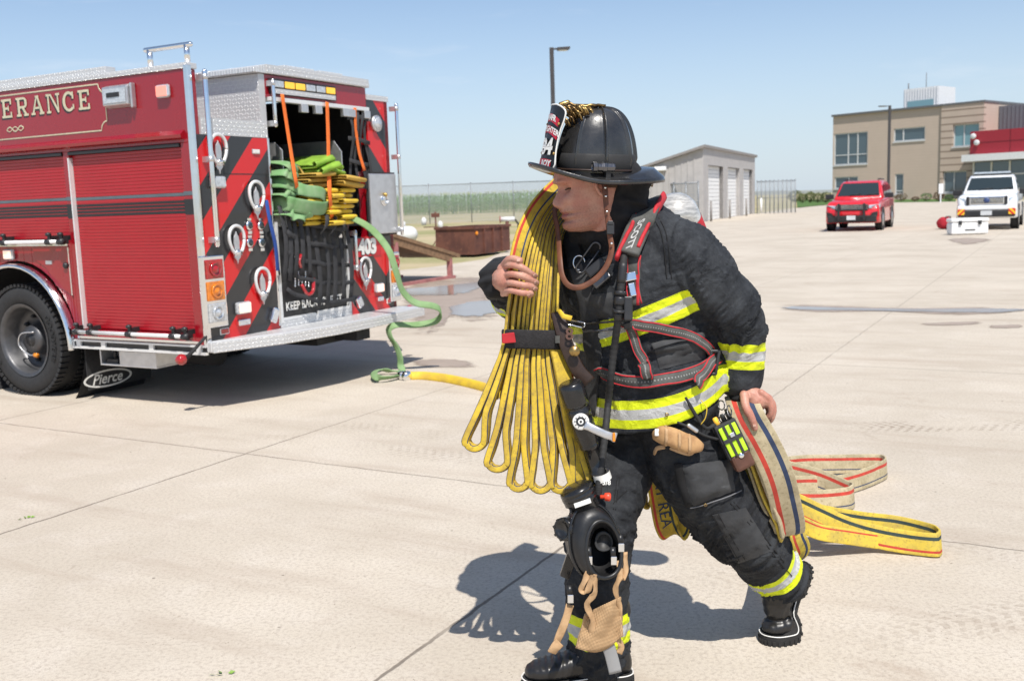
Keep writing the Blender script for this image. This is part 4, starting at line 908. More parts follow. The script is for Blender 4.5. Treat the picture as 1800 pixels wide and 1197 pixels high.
# header light bar and strap rail
lb=part('light_bar',MAT['black'],lambda g:g.box(.0,.03,.88,1.74,2.50,2.625),bevel=.004)
for k,mt in enumerate(('clearlens','litamber','litamber','clearlens','clearlens','litamber')):
    part('module',MAT[mt],lambda g:g.box(.03,.042,.91+k*.137,1.03+k*.137,2.555,2.61),lb,bevel=.006)
part('tread_strip',MAT['tpR'],lambda g:g.box(.03,.036,.92,1.72,2.505,2.545),lb)
sr=part('strap_rail',MAT['whitealu'],lambda g:g.box(-.02,.035,.86,2.22,2.44,2.475),bevel=.004)
for y in (1.28,1.47,1.86,1.95,2.18): part('hook',MAT['alum'],lambda g:g.box(.0,.045,y-.045,y+.045,2.37,2.44),sr,bevel=.006)
def strap(name,pts,mat,hw=.022,par=T):
    g=MB(); P=[V(p) for p in smooth_path([tuple(q) for q in pts],5)]; g.ribbon(P,V((0,1,.15)),hw,.0025,n=8); return g.build(name,mat,par)
strap('orange_strap',[RR(496,166,.05),RR(505,225,.07),RR(512,270,.10),RR(519,312,.16),RR(522,330,.14)],MAT['orange'])
strap('orange_strap',[RR(575,180,.05),RR(577,240,.07),RR(578,300,.12),RR(580,345,.20),RR(584,385,.12)],MAT['orange'],.024)
strap('orange_strap',[RR(624,190,.04),RR(626,230,.03),RR(632,270,.03),RR(641,300,.04)],MAT['orange'])
strap('blue_strap',[RR(468,352,.03),RR(475,390,.06),RR(484,430,.05),RR(489,480,.03)],MAT['bluestrap'])
# chrome poles with brackets
def pole(a,b,r,brs,name='grab_pole'):
    a,b=V(a),V(b); o=part(name,MAT['polish'],lambda g:g.tube([a,b],r,14,rnd=True))
    for f in brs:
        p=a.lerp(b,f); part('bracket',MAT['alum'],lambda g:[g.obox(p+V((-.035,0,0)),V((.04,0,0)),V((0,.018,0)),V((0,0,.022))),g.tube([p-V((0,0,.02)),p+V((0,0,.02))],r*1.12,12)],o)
pole((.075,.10,2.60),(.075,.10,1.30),.0195,(.03,.5,.97)); pole((.06,.87,2.60),(.06,.87,2.24),.016,(.05,.95)); pole((.05,1.875,1.33),(.05,1.875,.98),.016,(.05,.95)); pole((.09,2.585,2.52),(.09,2.585,1.28),.018,(.03,.4,.97))
# folding steps (bright oval ring with a spade shaped tread)
def fold(c):
    c=V(c); W,Hh=.082,.12
    o=part('folding_step',MAT['whitealu'],lambda g:g.tube([c+V((.035,W*math.cos(a)*(1+.18*math.sin(a)),Hh*.95*math.sin(a)+.02)) for a in [2*math.pi*k/36 for k in range(37)]],.0135,10))
    sp=[(-.04,-.06),(-.05,.0),(-.04,.05),(-.016,.075),(0,.10),(.016,.075),(.04,.05),(.05,0),(.04,-.06),(.06,-.10),(.055,-.125),(.015,-.15),(0,-.185),(-.015,-.15),(-.055,-.125),(-.06,-.10)]
    part('tread',MAT['alum'],lambda g:g.prism([c+V((.02,a*.62,b*.92+.0)) for a,b in sp],(.014,0,0)),o,bevel=.003)
    part('hinge',MAT['polish'],lambda g:[g.tube([c+V((.045,-.03,-.075)),c+V((.045,.03,-.075))],.016,10),g.tube([c+V((.04,-.04,-.10)),c+V((.05,.0,-.05)),c+V((.04,.04,-.10))],.005,6)],o)
for q in ((379,268),(446,349),(411,427),(457,500),(638,478)): 
    p=RR(*q); fold((0,p.y,p.z))
# push button gauges
for q in ((436,397),(456,397),(437,427),(458,427)):
    p=RR(*q); o=part('round_gauge',MAT['polish'],lambda g:[g.lathe([(.038,0),(.038,.02),(.03,.026)],p,(1,0,0),20),g.obox(p+V((.01,0,-.055)),(.008,0,0),(0,.022,0),(0,0,.012)),g.obox(p+V((.01,0,.05)),(.008,0,0),(0,.022,0),(0,0,.010))])
    part('dial',MAT['carglass'],lambda g:g.lathe([(.027,.0),(.02,.006),(0,.008)],p+V((.026,0,0)),(1,0,0),20),o)
# rear lamps
RX=V((1,0,0))
def rl(q,w,h,frame,lens,up=V((0,0,1)),d=.045):
    p=RR(*q); up=V(up).normalized(); lampbox('marker_light',(0,p.y,p.z),V((0,up.z,-up.y)),w,h,d,MAT[frame],MAT[lens],T,RX,up)
rl((379,321),.15,.095,'clearlens','clearlens'); rl((424,541),.16,.10,'clearlens','litwarm'); rl((424,566),.13,.05,'polish','clearlens'); rl((478,554),.075,.13,'polish','clearlens',(0,.5,1)); rl((663,506),.13,.09,'clearlens','litwarm'); rl((628,531),.07,.11,'polish','clearlens',(0,-.5,1)); rl((664,525),.09,.045,'polish','clearlens'); rl((449,267),.09,.04,'alum','whitevinyl',d=.01); rl((394,582),.10,.05,'whitevinyl','redlens',d=.008); rl((683,529),.07,.05,'whitevinyl','redlens',d=.008)
p=RR(659,218); o=part('round_work_light',MAT['alum'],lambda g:g.lathe([(.075,0),(.078,.03),(.066,.035)],V((0,p.y,p.z)),RX,24)); part('lens',MAT['clearlens'],lambda g:g.lathe([(.066,.03),(.04,.045),(0,.05)],V((0,p.y,p.z)),RX,24),o)
def cluster(y0,y1,z0,z1,lenses):
    n=len(lenses); o=part('tail_light',MAT['polish'],lambda g:g.box(.001,.05,y0,y1,z0,z1),bevel=.008); h=(z1-z0-.05)/n
    for k,mt in enumerate(lenses):
        za=z1-.03-h*k; 
        l=part('lens',MAT[mt],lambda g:g.box(.05,.062,y0+.025,y1-.025,za-h+.02,za),o,bevel=.006)
        part('bulb',MAT[mt],lambda g:g.lathe([(.058,.0),(.054,.012),(.045,.013),(.043,.003),(.028,.005),(.022,.02),(0,.024)],V((.062,(y0+y1)/2,za-h/2+.01)),RX,20),l)
cluster(-.045,.185,.665,1.22,('redlens','amberglass','clearlens')); cluster(2.40,2.575,.62,1.10,('redlens','amberglass','clearlens'))
# guide light on its rubber arm at the near corner
ga=part('guide_light',MAT['rubber'],lambda g:g.tube([V((.0,-.02,.60)),V((-.06,-.10,.50)),V((-.10,-.15,.44))],[.012,.014,.018],10)); part('lens',MAT['redlens'],lambda g:g.lathe([(0,-.06),(.035,-.05),(.045,-.01),(.03,.03),(0,.035)],V((-.115,-.18,.44)),V((.3,-1,0)),16),ga)
g2=part('guide_light',MAT['rubber'],lambda g:g.tube([V((.02,2.56,.55)),V((.06,2.64,.52))],.015,8)); part('lens',MAT['redlens'],lambda g:g.lathe([(0,-.05),(.035,-.04),(.04,0),(.0,.04)],V((.08,2.68,.52)),RX,14),g2)
# number plate 403, open metal door, column recess
p=RR(644,436); nb=part('number_plate',mk('plate_red',(.52,.012,.02),.4),lambda g:g.box(.0,.008,1.915,2.33,1.085,1.26),bevel=.002)
part('numerals',[MAT['whitevinyl'],MAT['black']],lambda g:[g.text('403',.185,lambda x,y,z:V((.0105,2.11+x*1.02-.006,1.172+y-.006)),1,.014),g.text('403',.185,lambda x,y,z:V((.0125,2.11+x*1.02,1.172+y)),0,.012)],nb)
dr=part('metal_door',MAT['alum'],lambda g:g.box(.03,.055,2.14,2.57,1.29,1.86),bevel=.008)
part('door_gasket',MAT['rubber'],lambda g:[g.box(.018,.03,2.125,2.585,1.275,1.875)],dr)
p=RR(675,352,.056); part('door_ring',MAT['polish'],lambda g:[g.lathe([(.055,0),(.055,.012),(.035,.012)],p,RX,20),g.tube([p+V((.02,.035*math.cos(a),.035*math.sin(a))) for a in [2*math.pi*k/20 for k in range(21)]],.008,8)],dr); part('door_catch',mk('brass',(.55,.38,.12),.25,.9),lambda g:g.lathe([(.02,0),(.02,.03),(.01,.04)],p+V((0,0,.05)),RX,12),dr)
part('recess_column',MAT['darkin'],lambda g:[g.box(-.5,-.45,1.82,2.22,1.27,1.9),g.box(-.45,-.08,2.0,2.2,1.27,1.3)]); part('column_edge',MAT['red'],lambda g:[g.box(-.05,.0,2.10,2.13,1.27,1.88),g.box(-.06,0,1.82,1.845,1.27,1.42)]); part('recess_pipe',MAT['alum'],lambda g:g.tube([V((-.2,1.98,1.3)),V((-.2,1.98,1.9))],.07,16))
# small black web over the right of the opening
def net2(g):
    rnd=random.Random(2)
    for k in range(4):
        y=1.93+k*.085; g.ribbon([V((.02+.02*math.sin(q*1.3+k),y+.02*math.sin(q+k),2.42-q*.14)) for q in range(6)],V((0,1,0)),.02,.003,n=6)
    for k in range(4):
        z=2.36-k*.2; g.ribbon([V((.028,1.88+q*.11,z+.02*math.sin(q+k))) for q in range(4)],V((0,0,1)),.02,.003,n=6)
part('side_web',MAT['webbing'],net2)
# large black cargo net over the tailboard
def net(g):
    rnd=random.Random(5)
    top=lambda u:RR(494+u*116,362+u*30,.05+.04*math.sin(u*3.1)); 
    nv=10
    for k in range(nv):
        u=k/(nv-1); a=top(u); z0=a.z; P=[]
        zb=.95 if k<5 else .70
        if k in (2,3): zb=.98
        for q in range(9):
            f=q/8; P.append(V((.03+.06*math.sin(f*2.6)+.006*math.sin(5*f+k*2),a.y+.012*math.sin(f*3+k)-.035*math.sin(f*1.6)*(1 if k<6 else .4),z0-(z0-zb)*f)))
        g.ribbon(P,V((.15,1,0)),.023+.003*math.sin(k*3),.0022,n=8,p=4)
    for r in range(5):
        P=[]; 
        for q in range(13):
            u=q/12; a=top(u); P.append(V((.045+.05*math.sin(q*.9+r)*.5+.03,a.y,a.z-.06-r*.16-.03*math.sin(u*3.1)*(1+.2*r)+.006*math.sin(q*1.7+r*2))))
        g.ribbon(P,V((.1,0,1)),.018,.0022,n=8,p=4)
    for k in range(3):                                                  # bunched gathers at the top right
        u=.62+k*.12; a=top(min(1,u)); P=[a+V((.05+.04*math.sin(f*3),-.10*f+.03*k*.2,.02-f*.17)) for f in (0,.25,.5,.75,1)]
        g.ribbon(P,V((0,1,.6)),.02,.004,n=6)
cn=part('cargo_net',MAT['webbing'],net)
part('net_clip',MAT['polish'],lambda g:[g.obox(RR(480,412,.03),(.012,0,0),(0,.025,0),(0,0,.02)),g.obox(RR(487,480,.03),(.012,0,0),(0,.025,0),(0,0,.02)),g.obox(RR(597,415,.08),(.012,0,0),(0,.02,0),(0,0,.015))],cn)
part('net_hook',MAT['redlens'],lambda g:g.tube([V(p) for p in smooth_path([tuple(RR(530,500,.07)),tuple(RR(540,517,.09)),tuple(RR(550,512,.1)),tuple(RR(551,490,.08))],5)],.016,8),cn); part('net_hook',MAT['redlens'],lambda g:g.tube([V(p) for p in smooth_path([tuple(RR(529,448,.08)),tuple(RR(526,460,.09)),tuple(RR(529,470,.08))],5)],.014,8),cn)
def chainbit(g):
    for q in range(5):
        for s in range(6): 
            p=RR(519+q*6,478+s*4.5+(2 if q in(0,4) else 0),.03); g.lathe([(0,-.008),(.011,-.004),(.011,.004),(0,.008)],p,RX,8)
part('chain',MAT['polish'],chainbit,cn)
part('stowed_gear',MAT['alum'],lambda g:[g.box(-.3,-.05,.9,1.0,1.41,1.62),g.tube([V((-.05,1.05,1.5)),V((-.05,1.2,1.52))],.05,12)])
# ---------------------------------------------------------------- hoses packed in the bed (things of their own)
def serp(name,x0,xe,y,z0,n,dz,hw,ht,mat,label,cat,seed,tilt=0.0,group=None):
    rnd=random.Random(seed); P=[]; W=[]
    for k in range(n):
        z=z0+k*dz; e=xe+rnd.uniform(-.05,.05); yy=y+rnd.uniform(-.012,.012)
        P.append(V((x0,yy,z))); P.append(V((e-.06,yy,z+rnd.uniform(-.004,.004))))
        for a in range(1,6): 
            q=math.pi*a/6-math.pi/2; P.append(V((e+math.cos(q)*.02,yy,z+dz*.5+math.sin(q)*dz*.5)))
        P.append(V((e-.06,yy,z+dz))) ; P.append(V((x0,yy,z+dz*1.0)))
        z0+=dz*.0
    # alternate layers: keep monotonic stacking of double layers
    g=MB()
    for k in range(n):
        seg=P[k*9:(k+1)*9]
        seg=[V((p.x,p.y,z0+2*k*dz+(p.z-(z0+k*dz)))) for p in seg]
        g.ribbon(seg,V((0,1,tilt)),hw,ht,n=10,p=3)
    for p in g.v: p[:]=TC+TX*p.x+TY*p.y+V((0,0,p.z))
    o=TC+TX*x0+TY*y+V((0,0,z0)); return tag(g.build(name,mat,loc=o),label,cat,group)
gp='folded hoses packed in the hose bed'
serp('folded_hose',-.8,.10,1.24,1.415,6,.0235,.105,.010,MAT['yelhose'],'bright yellow hose folded flat at the bottom left of the yellow stack','hose',1,group=gp)
serp('folded_hose',-.8,.14,1.45,1.41,7,.0235,.085,.010,MAT['yelhose'],'bright yellow hose folded flat in the middle of the yellow stack','hose',2,group=gp)
serp('folded_hose',-.8,.13,1.67,1.41,7,.0235,.11,.010,MAT['yelhose'],'bright yellow hose folded flat behind the orange strap','hose',3,group=gp)
serp('folded_hose',-.8,.10,1.36,1.735,3,.024,.14,.010,MAT['tanhose'],'tan hose folded on top of the yellow stack, left side','hose',4,.06,gp)
serp('folded_hose',-.8,.18,1.68,1.745,2,.024,.15,.011,MAT['tanhose'],'tan hose flap jutting out at the right of the yellow stack','hose',5,-.12,gp)
serp('folded_hose',-.8,.12,1.42,1.885,2,.028,.14,.013,MAT['limehose'],'lime green hose folded on top of the tan hose','hose',6,.35,gp)
serp('folded_hose',-.8,.10,1.62,1.86,2,.026,.10,.012,MAT['limehose'],'small lime green hose fold right of the orange strap','hose',7,-.25,gp)
def tw(p): return TC+TX*p[0]+TY*p[1]+V((0,0,p[2]))
# loose green hose heap spilling from the left of the bed
for lab,pts,wv,hw in (('green hose fold on top of the heap at the left of the bed',[(-.5,.92,1.93),(-.1,.94,1.95),(.06,.98,1.93),(.09,1.02,1.88),(.02,1.05,1.84),(-.3,1.05,1.83)],(0,1,.2),.055),
  ('green hose fold in the middle of the left heap',[(-.5,.92,1.76),(0,.92,1.78),(.08,1.0,1.75),(.10,1.10,1.72),(.12,1.2,1.67),(.06,1.26,1.62),(-.2,1.2,1.6)],(0,.5,1),.05),
  ('green hose bight draped in front of the grey ring',[(-.4,1.02,1.70),(.05,1.04,1.72),(.14,1.14,1.70),(.17,1.28,1.68),(.12,1.36,1.62),(-.05,1.34,1.56),(-.3,1.2,1.55)],(0,.3,1),.052),
  ('wide pale green hose flap hanging lowest in the left heap',[(-.4,.90,1.58),(.05,.92,1.60),(.12,.98,1.585),(.17,1.12,1.56),(.16,1.30,1.55),(.10,1.44,1.575),(-.1,1.5,1.59)],(.4,.15,1),.062),
  ('dark green hose fold tucked under the top fold of the left heap',[(-.5,.90,1.84),(.02,.91,1.86),(.09,.96,1.845),(.10,1.03,1.815),(.02,1.06,1.80),(-.3,1.0,1.80)],(0,.8,.6),.045),
  ('short green hose fold just above the wide pale flap',[(-.4,.90,1.50),(.05,.91,1.515),(.11,.98,1.50),(.13,1.10,1.485),(.05,1.16,1.475),(-.3,1.1,1.475)],(0,1,.1),.05),
  ('narrow green hose end between the left heap folds',[(-.4,.89,1.67),(.03,.89,1.68),(.08,.95,1.66),(.02,1.0,1.64),(-.3,1.0,1.64)],(0,1,.1),.05)):
    P=[tw(p) for p in smooth_path(pts,7)]; g=MB(); w=TX*wv[0]+TY*wv[1]+V((0,0,wv[2])); g.ribbon(P,w,hw,.0075,n=12,p=3.2)
    tag(g.build('folded_hose',MAT['greenhose'],loc=P[0]),lab,'hose',gp)
# supply line from the bed to the ground and its coupling
P=[RRw for RRw in ()]
pp=[(600,378,9.15),(625,386,9.1),(655,405,9.0),(683,440,8.95),(697,480,8.95),(708,512,9.0),(730,532,9.05),(758,537,9.1),(772,543,9.15),(774,556,9.2),(762,566,9.25),(730,571,9.25),(698,571,9.2),(684,578,9.2),(686,592,9.2),(697,610,9.2),(703,628,9.2),(704,642,9.2)]
P=[at(*q) for q in pp]; 
e0=gnd(706,652,.03); Q=P+[e0,gnd(690,652,.035),gnd(668,650,.05),gnd(658,655,.05),gnd(661,663,.05),gnd(680,664,.04),gnd(704,660,.03)]
P=[V(p) for p in smooth_path([tuple(p) for p in Q],7)]
g=MB(); n=len(P); wd=[(CR*.75+CU*.55+_f*.2) if i<n*.42 else (CU*.8+CR*.25+_f*.4) for i in range(n)]
# gently turning width direction
wd=[(CR*math.cos(.6+i/n*3.2)+CU*math.sin(.6+i/n*3.2)*.9+_f*.35).normalized() for i in range(n)]
g.ribbon(P,wd,.033,.008,n=12,p=2.6); e=empty('supply_hose',V((e0.x,e0.y,0)),'pale green hose hanging from the fire engine to the concrete','hose')
for p in g.v: p-=e.location
g.build('hose_jacket',mk('faded_green_hose',(.22,.34,.16),.8,0,.35,7,c2=(.15,.26,.10),bump=(160,.3,.002)),e)
c0=gnd(703,660,.035)-e.location; c1=gnd(724,662,.035)-e.location
g=MB(); ax=(c1-c0); g.lathe([(.03,0),(.044,.005),(.046,.05),(.038,.055),(.048,.062),(.048,.10),(.034,.115)],c0,ax,20); g.build('coupling',MAT['polish'],e)
Q=[gnd(721,661,.03),gnd(745,661,.03),gnd(780,665,.03),(gnd(815,672,.03)),gnd(850,681,.03),gnd(885,694,.03)]
P=[V(p) for p in smooth_path([tuple(p) for p in Q],6)]; g=MB(); g.ribbon(P,V((0,.55,1)),.042,.020,n=12,p=2.4); tag(g.build('ground_hose',MAT['yelhose'],loc=V((Q[0].x,Q[0].y,0))),'yellow hose lying on the concrete, coupled to the pale green hose','hose')
# ================================================================ FIREFIGHTER
def remesh(g,name,vox,smooth=6,fac=.5):
    o=g.build(name,[]); m=o.modifiers.new('r','REMESH'); m.mode='VOXEL'; m.voxel_size=vox; m.use_smooth_shade=True
    if smooth: s=o.modifiers.new('s','SMOOTH'); s.factor=fac; s.iterations=smooth
    dg=bpy.context.evaluated_depsgraph_get(); dg.update(); me=bpy.data.meshes.new_from_object(o.evaluated_get(dg))
    old=o.data; bpy.data.objects.remove(o); bpy.data.meshes.remove(old); me.name=name; return me
def mesh_np(me):
    n=len(me.vertices); a=np.empty(n*3,'f4'); me.vertices.foreach_get('co',a); b=np.empty(n*3,'f4'); me.vertices.foreach_get('normal',b) if hasattr(me.vertices,'foreach_get') else None
    return a.reshape(-1,3),b.reshape(-1,3)
def set_np(me,a): me.vertices.foreach_set('co',a.astype('f4').ravel()); me.update()
def mesh_obj(me,name,mats,parent,o):
    for m in (mats if isinstance(mats,(list,tuple)) else [mats]): me.materials.append(m)
    me.polygons.foreach_set('use_smooth',[True]*len(me.polygons))
    a,_=mesh_np(me); set_np(me,a-np.array(o)); ob=bpy.data.objects.new(name,me); COL.objects.link(ob); ob.parent=parent; return ob
def limb(g,pts,k=5,n=20):
    P=smooth_path([tuple(at(p[0],p[1],p[2]))+(p[3],) for p in pts],k)
    g.tube([V(p[:3]) for p in P],[p[3] for p in P],n,rnd=True); return [(V(p[:3]),p[3]) for p in P]
def chain_arc(ch):
    L=[0.0]
    for a,b in zip(ch[:-1],ch[1:]): L.append(L[-1]+(b[0]-a[0]).length)
    return L
def nearest_np(co,ch):
    """(arc length, distance / radius) of each vertex against a limb chain"""
    L=chain_arc(ch); best=np.full(len(co),1e9); arc=np.zeros(len(co))
    for i in range(len(ch)-1):
        a=np.array(ch[i][0]); b=np.array(ch[i+1][0]); d=b-a; l2=max(1e-9,d@d)
        t=(co-a)@d/l2; lo=-4 if i==0 else 0; hi=5 if i==len(ch)-2 else 1; tc=np.clip(t,lo,hi); tp=np.clip(t,0,1)
        q=a+np.outer(tp,d); r=ch[i][1]+(ch[i+1][1]-ch[i][1])*tp; dist=np.linalg.norm(co-q,axis=1)/r
        k=dist<best; best[k]=dist[k]; arc[k]=L[i]+tc[k]*math.sqrt(l2)
    return arc,best
PO=gnd(1150,1150); PO.z=0
person=empty('person',PO,'firefighter in black turnout gear and black helmet striding across the concrete','person')
Fd=V((-.65,-.76,0)).normalized(); Ld=V((.76,-.65,0)).normalized(); UP=V((0,0,1))
# ---- materials
def fabric(name,c,c2,seam=True):
    m,t=newmat(name); co=t.coord(); n=t.noise(co,9,6,.65); f=t.noise(co,55,4,.7)
    base=t.mix(t.ramp(n,.38,.7),c,c2); base=t.mix(t.m('MULTIPLY',t.ramp(f,.5,.75),.35),base,tuple(x*1.7 for x in c2))
    at_=t.attr('band').outputs['Fac']; ab=t.m('ABSOLUTE',at_)
    inb=t.m('LESS_THAN',ab,1.0); mid=t.m('LESS_THAN',ab,.36); st=t.m('MULTIPLY',t.m('GREATER_THAN',ab,.93),t.m('LESS_THAN',ab,.955))
    dirt=t.ramp(t.noise(co,17,5,.7),.35,.7)
    lime=t.mix(t.m('MULTIPLY',dirt,.65),(.78,.88,.015),(.60,.66,.02)); sil=t.mix(t.m('MULTIPLY',dirt,.5),(.50,.50,.49),(.36,.36,.35))
    bc=t.mix(mid,lime,sil); bc=t.mix(t.m('MULTIPLY',st,.6),bc,(.2,.22,.01))
    t.set(Base_Color=t.mix(inb,base,bc),Roughness=t.mix(inb,(.82,)*3,(.5,)*3),Specular_IOR_Level=.3)
    wv=t.m('MULTIPLY',t.m('SINE',t.m('MULTIPLY',t.dot(co,(1,.3,.9)),2600)),.15)
    rd=lambda sc,k,ds: t.m('POWER',t.m('SUBTRACT',1,t.m('ABSOLUTE',t.m('MULTIPLY',t.m('SUBTRACT',t.noise(t.scale(co,sc),k,3,.5,ds),.5),2.6))),5)
    cr=t.m('ADD',t.m('MULTIPLY',rd((1,1,1.5),7.5,.9),t.ramp(t.noise(co,5,3),.38,.62)),t.m('MULTIPLY',rd((1.2,1,.8),17,.7),.35))
    b1=t.bump(cr,.42,.009)
    t.set(Normal=t.bump(t.m('ADD',t.m('ADD',f,wv),t.m('MULTIPLY',t.noise(co,24,5,.6),2.2)),.45,.004,b1)); return m
MAT['coat']=fabric('turnout_fabric',(.015,.017,.021),(.044,.048,.054)); MAT['pants']=fabric('trouser_fabric',(.014,.015,.018),(.034,.037,.041))
MAT['patch']=mk('pocket_fabric',(.028,.029,.031),.85,0,.4,10,c2=(.05,.051,.053),bump=(60,.5,.003)); MAT['hoodm']=mk('black_knit',(.012,.012,.014),.95,0,.3,20,bump=(180,.4,.003))
m,t=newmat('skin'); co=t.coord(); n=t.noise(co,22,5); f=t.noise(co,190,3,.7)
base=t.mix(t.ramp(n,.35,.65),(.50,.265,.195),(.44,.19,.14)); base=t.mix(t.m('MULTIPLY',t.ramp(f,.5,.7),.40),base,(.28,.115,.075))
stub=t.attr('stubble').outputs['Fac']; base=t.mix(t.m('MULTIPLY',stub,t.ramp(f,.3,.7,.15,.5)),base,(.20,.12,.085)); lip=t.attr('lip').outputs['Fac']; base=t.mix(lip,base,(.34,.11,.09))
t.set(Base_Color=base,Roughness=.5,Subsurface_Weight=.12,Subsurface_Radius=(.012,.005,.003),Subsurface_Scale=.5,Specular_IOR_Level=.4,Normal=t.bump(t.m('ADD',f,n),.25,.0015)); MAT['skin']=m
MAT['leather']=mk('brown_leather',(.22,.075,.03),.5,0,.35,25,c2=(.13,.045,.02),bump=(90,.3,.002)); MAT['darkleather']=mk('dark_leather',(.035,.018,.012),.45,0,.3,25,bump=(60,.4,.002))
MAT['helm']=mk('helmet_leather',(.012,.012,.013),.30,0,.3,12,c2=(.034,.033,.032),bump=(30,.4,.004),coat=.5); MAT['boot']=mk('boot_leather',(.016,.015,.015),.38,0,.3,14,bump=(35,.35,.003)); MAT['solem']=mk('boot_sole',(.022,.021,.020),.8,0,.4,16)
MAT['brass']=mk('antique_brass',(.42,.28,.10),.35,.9,.4,30,c2=(.16,.10,.05)); MAT['greyweb']=None
# ---- coat
g=MB()
TR=[ # px,py,Y, half width, half depth
 (1152,712,3.205,.243,.205),(1146,670,3.20,.243,.205),(1137,620,3.195,.232,.198),(1126,560,3.19,.238,.198),(1112,500,3.18,.245,.195),(1104,455,3.175,.235,.178),(1095,420,3.17,.20,.155),(1082,400,3.16,.135,.13),(1072,385,3.145,.108,.112),(1068,368,3.14,.104,.108)]
TP=smooth_path(TR,5); tor=[(at(*p[:3]),p[3],p[4]) for p in TP]; N=len(tor); rings=[]
for i,(c,a,b) in enumerate(tor):
    ax=(tor[min(N-1,i+1)][0]-tor[max(0,i-1)][0]).normalized(); l=(Ld-ax*Ld.dot(ax)).normalized(); d=l.cross(ax); d=d if d.dot(Fd)>0 else -d
    q=max(0,1-i/8); R=[]
    for j in range(40):
        s=2*math.pi*j/40; p=c+l*(a*math.copysign(abs(math.cos(s))**.9,math.cos(s)))+d*(b*math.copysign(abs(math.sin(s))**.9,math.sin(s)))
        p.z-=q*.035*math.sin(s); p.z+=q*.03*math.cos(s); R.append(p)
    rings.append(R)
g.loft(rings)
chT=[(c,a) for c,a,b in tor]
chL=limb(g,[(1165,425,3.07,.101),(1197,445,3.04,.102),(1234,483,3.03,.097),(1270,526,3.05,.094),(1290,564,3.09,.092),(1300,610,3.11,.079),(1301,645,3.11,.073),(1301,664,3.11,.0725)],6,28)
chR=limb(g,[(1060,425,3.28,.10),(1010,455,3.33,.105),(960,505,3.40,.10),(920,522,3.40,.092),(896,500,3.28,.078),(888,494,3.20,.073)],6,24)
me=remesh(g,'coat',.0062,7); co,nr=mesh_np(me)
aL,dL=nearest_np(co,chL); aR,dR=nearest_np(co,chR); aT,dT=nearest_np(co,chT)
lenL=chain_arc(chL)[-1]; lenR=chain_arc(chR)[-1]
reg=np.argmin(np.stack([dT*.92,dL,dR]),axis=0)
def arc_at(ch,px,py):
    L=chain_arc(ch); best=min(range(len(ch)),key=lambda i:(lambda v:((900+F*v.dot(CR)/v.dot(_f)-px)**2+(598.5-F*v.dot(CU)/v.dot(_f)-py)**2))(ch[i][0]-CAM)); return L[best]
# folds
def crease(arc,ang,f,sp,seed,diag=.0):
    n=noise.noise(V((arc*f+diag*math.sin(ang+seed)*f,math.cos(ang)*sp+seed,math.sin(ang)*sp)))
    return 1-min(1,abs(n)*3.2)
def angs(co,ch):
    L=np.zeros(len(co)); best=np.full(len(co),1e9); A=np.array(Ld); B=np.array(Fd)*.6+np.array(UP)*.5
    for c,r in ch:
        d=co-np.array(c); q=(d*d).sum(1); k=q<best; best[k]=q[k]; L[k]=np.arctan2(d[k]@B,d[k]@A)
    return L
def folds(co,nr,fn):
    out=np.empty(len(co))
    for i in range(len(co)): out[i]=fn(i,V(co[i]))
    return out
elL=arc_at(chL,1300,560)
angT=angs(co,chT); angL=angs(co,chL); angR=angs(co,chR)
def fcoat(i,p):
    n1=noise.noise(p*6); n2=noise.noise(V((p.x*13,p.y*13,p.z*8))); n3=noise.noise(p*34)
    h=.010*n1+.0035*n2+.0016*n3
    if reg[i]==1:
        a=aL[i]; g_=angL[i]; w=math.exp(-((a-elL)/.13)**2); w2=math.exp(-((a-.12)/.11)**2)
        h+=(.002+.0095*w+.005*w2)*crease(a,g_,10,.9,2.0,.12)*max(0,.5+.8*math.cos(g_-.6))+(.001+.003*w)*crease(a,g_,27,1.6,7.0,.07)-.003
    elif reg[i]==2: h+=.009*crease(aR[i],angR[i],20,.8,4.0,.04)
    else:
        a=aT[i]; h+=.011*crease(a+.35*(p-PO).dot(Ld),angT[i],9,1.1,1.0,.08)+.005*crease(a-.2*(p-PO).dot(Ld),angT[i],21,1.6,5.0,.06)-.005
    return h
h=folds(co,nr,fcoat)
hem=np.clip((aT-.02)/.06,0.25,1); h*=np.where(reg==0,hem,1)
cuffend=np.where(reg==1,np.clip((lenL-aL)/.03,.2,1),1); h*=cuffend
co2=co+nr*h[:,None]; set_np(me,co2)
# reflective bands as a signed coordinate carried by the cloth
band=np.full(len(co),3.0)
axb=lambda a,b:np.array((at(*b)-at(*a)).normalized())
m_=reg==1; band[m_]=((co[m_]-np.array(at(1306,621,3.11)))@axb((1309,590,3.11),(1305,664,3.11)))/.042
bt=.062
m_=reg==0; lat=(co-np.array(PO))@np.array(Ld); fro=(co-np.array(PO))@np.array(Fd); axT=axb((1150,705,3.2),(1104,455,3.175)); sT=(co-np.array(at(1152,712,3.205)))@axT; b1=(sT-.082+.20*np.clip(fro,-.3,.3)+.03*lat)/.046
ch_=arc_at(chT,1118,545); sB=float((np.array(at(1118,548,3.19))-np.array(at(1152,712,3.205)))@axT); b2=(sT-sB-.20*(lat-.02)+.10*np.clip(fro-.1,-.3,.3))/.042
bb=np.where(np.abs(b1)<np.abs(b2),b1,b2); band[m_]=bb[m_]
m_=reg==2; band[m_]=((co[m_]-np.array(at(903,512,3.33)))@axb((920,522,3.40),(888,494,3.20)))/.034
at_=me.attributes.new('band','FLOAT','POINT'); at_.data.foreach_set('value',np.clip(np.abs(band),0,3).astype('f4'))
coat=mesh_obj(me,'coat',MAT['coat'],person,PO)
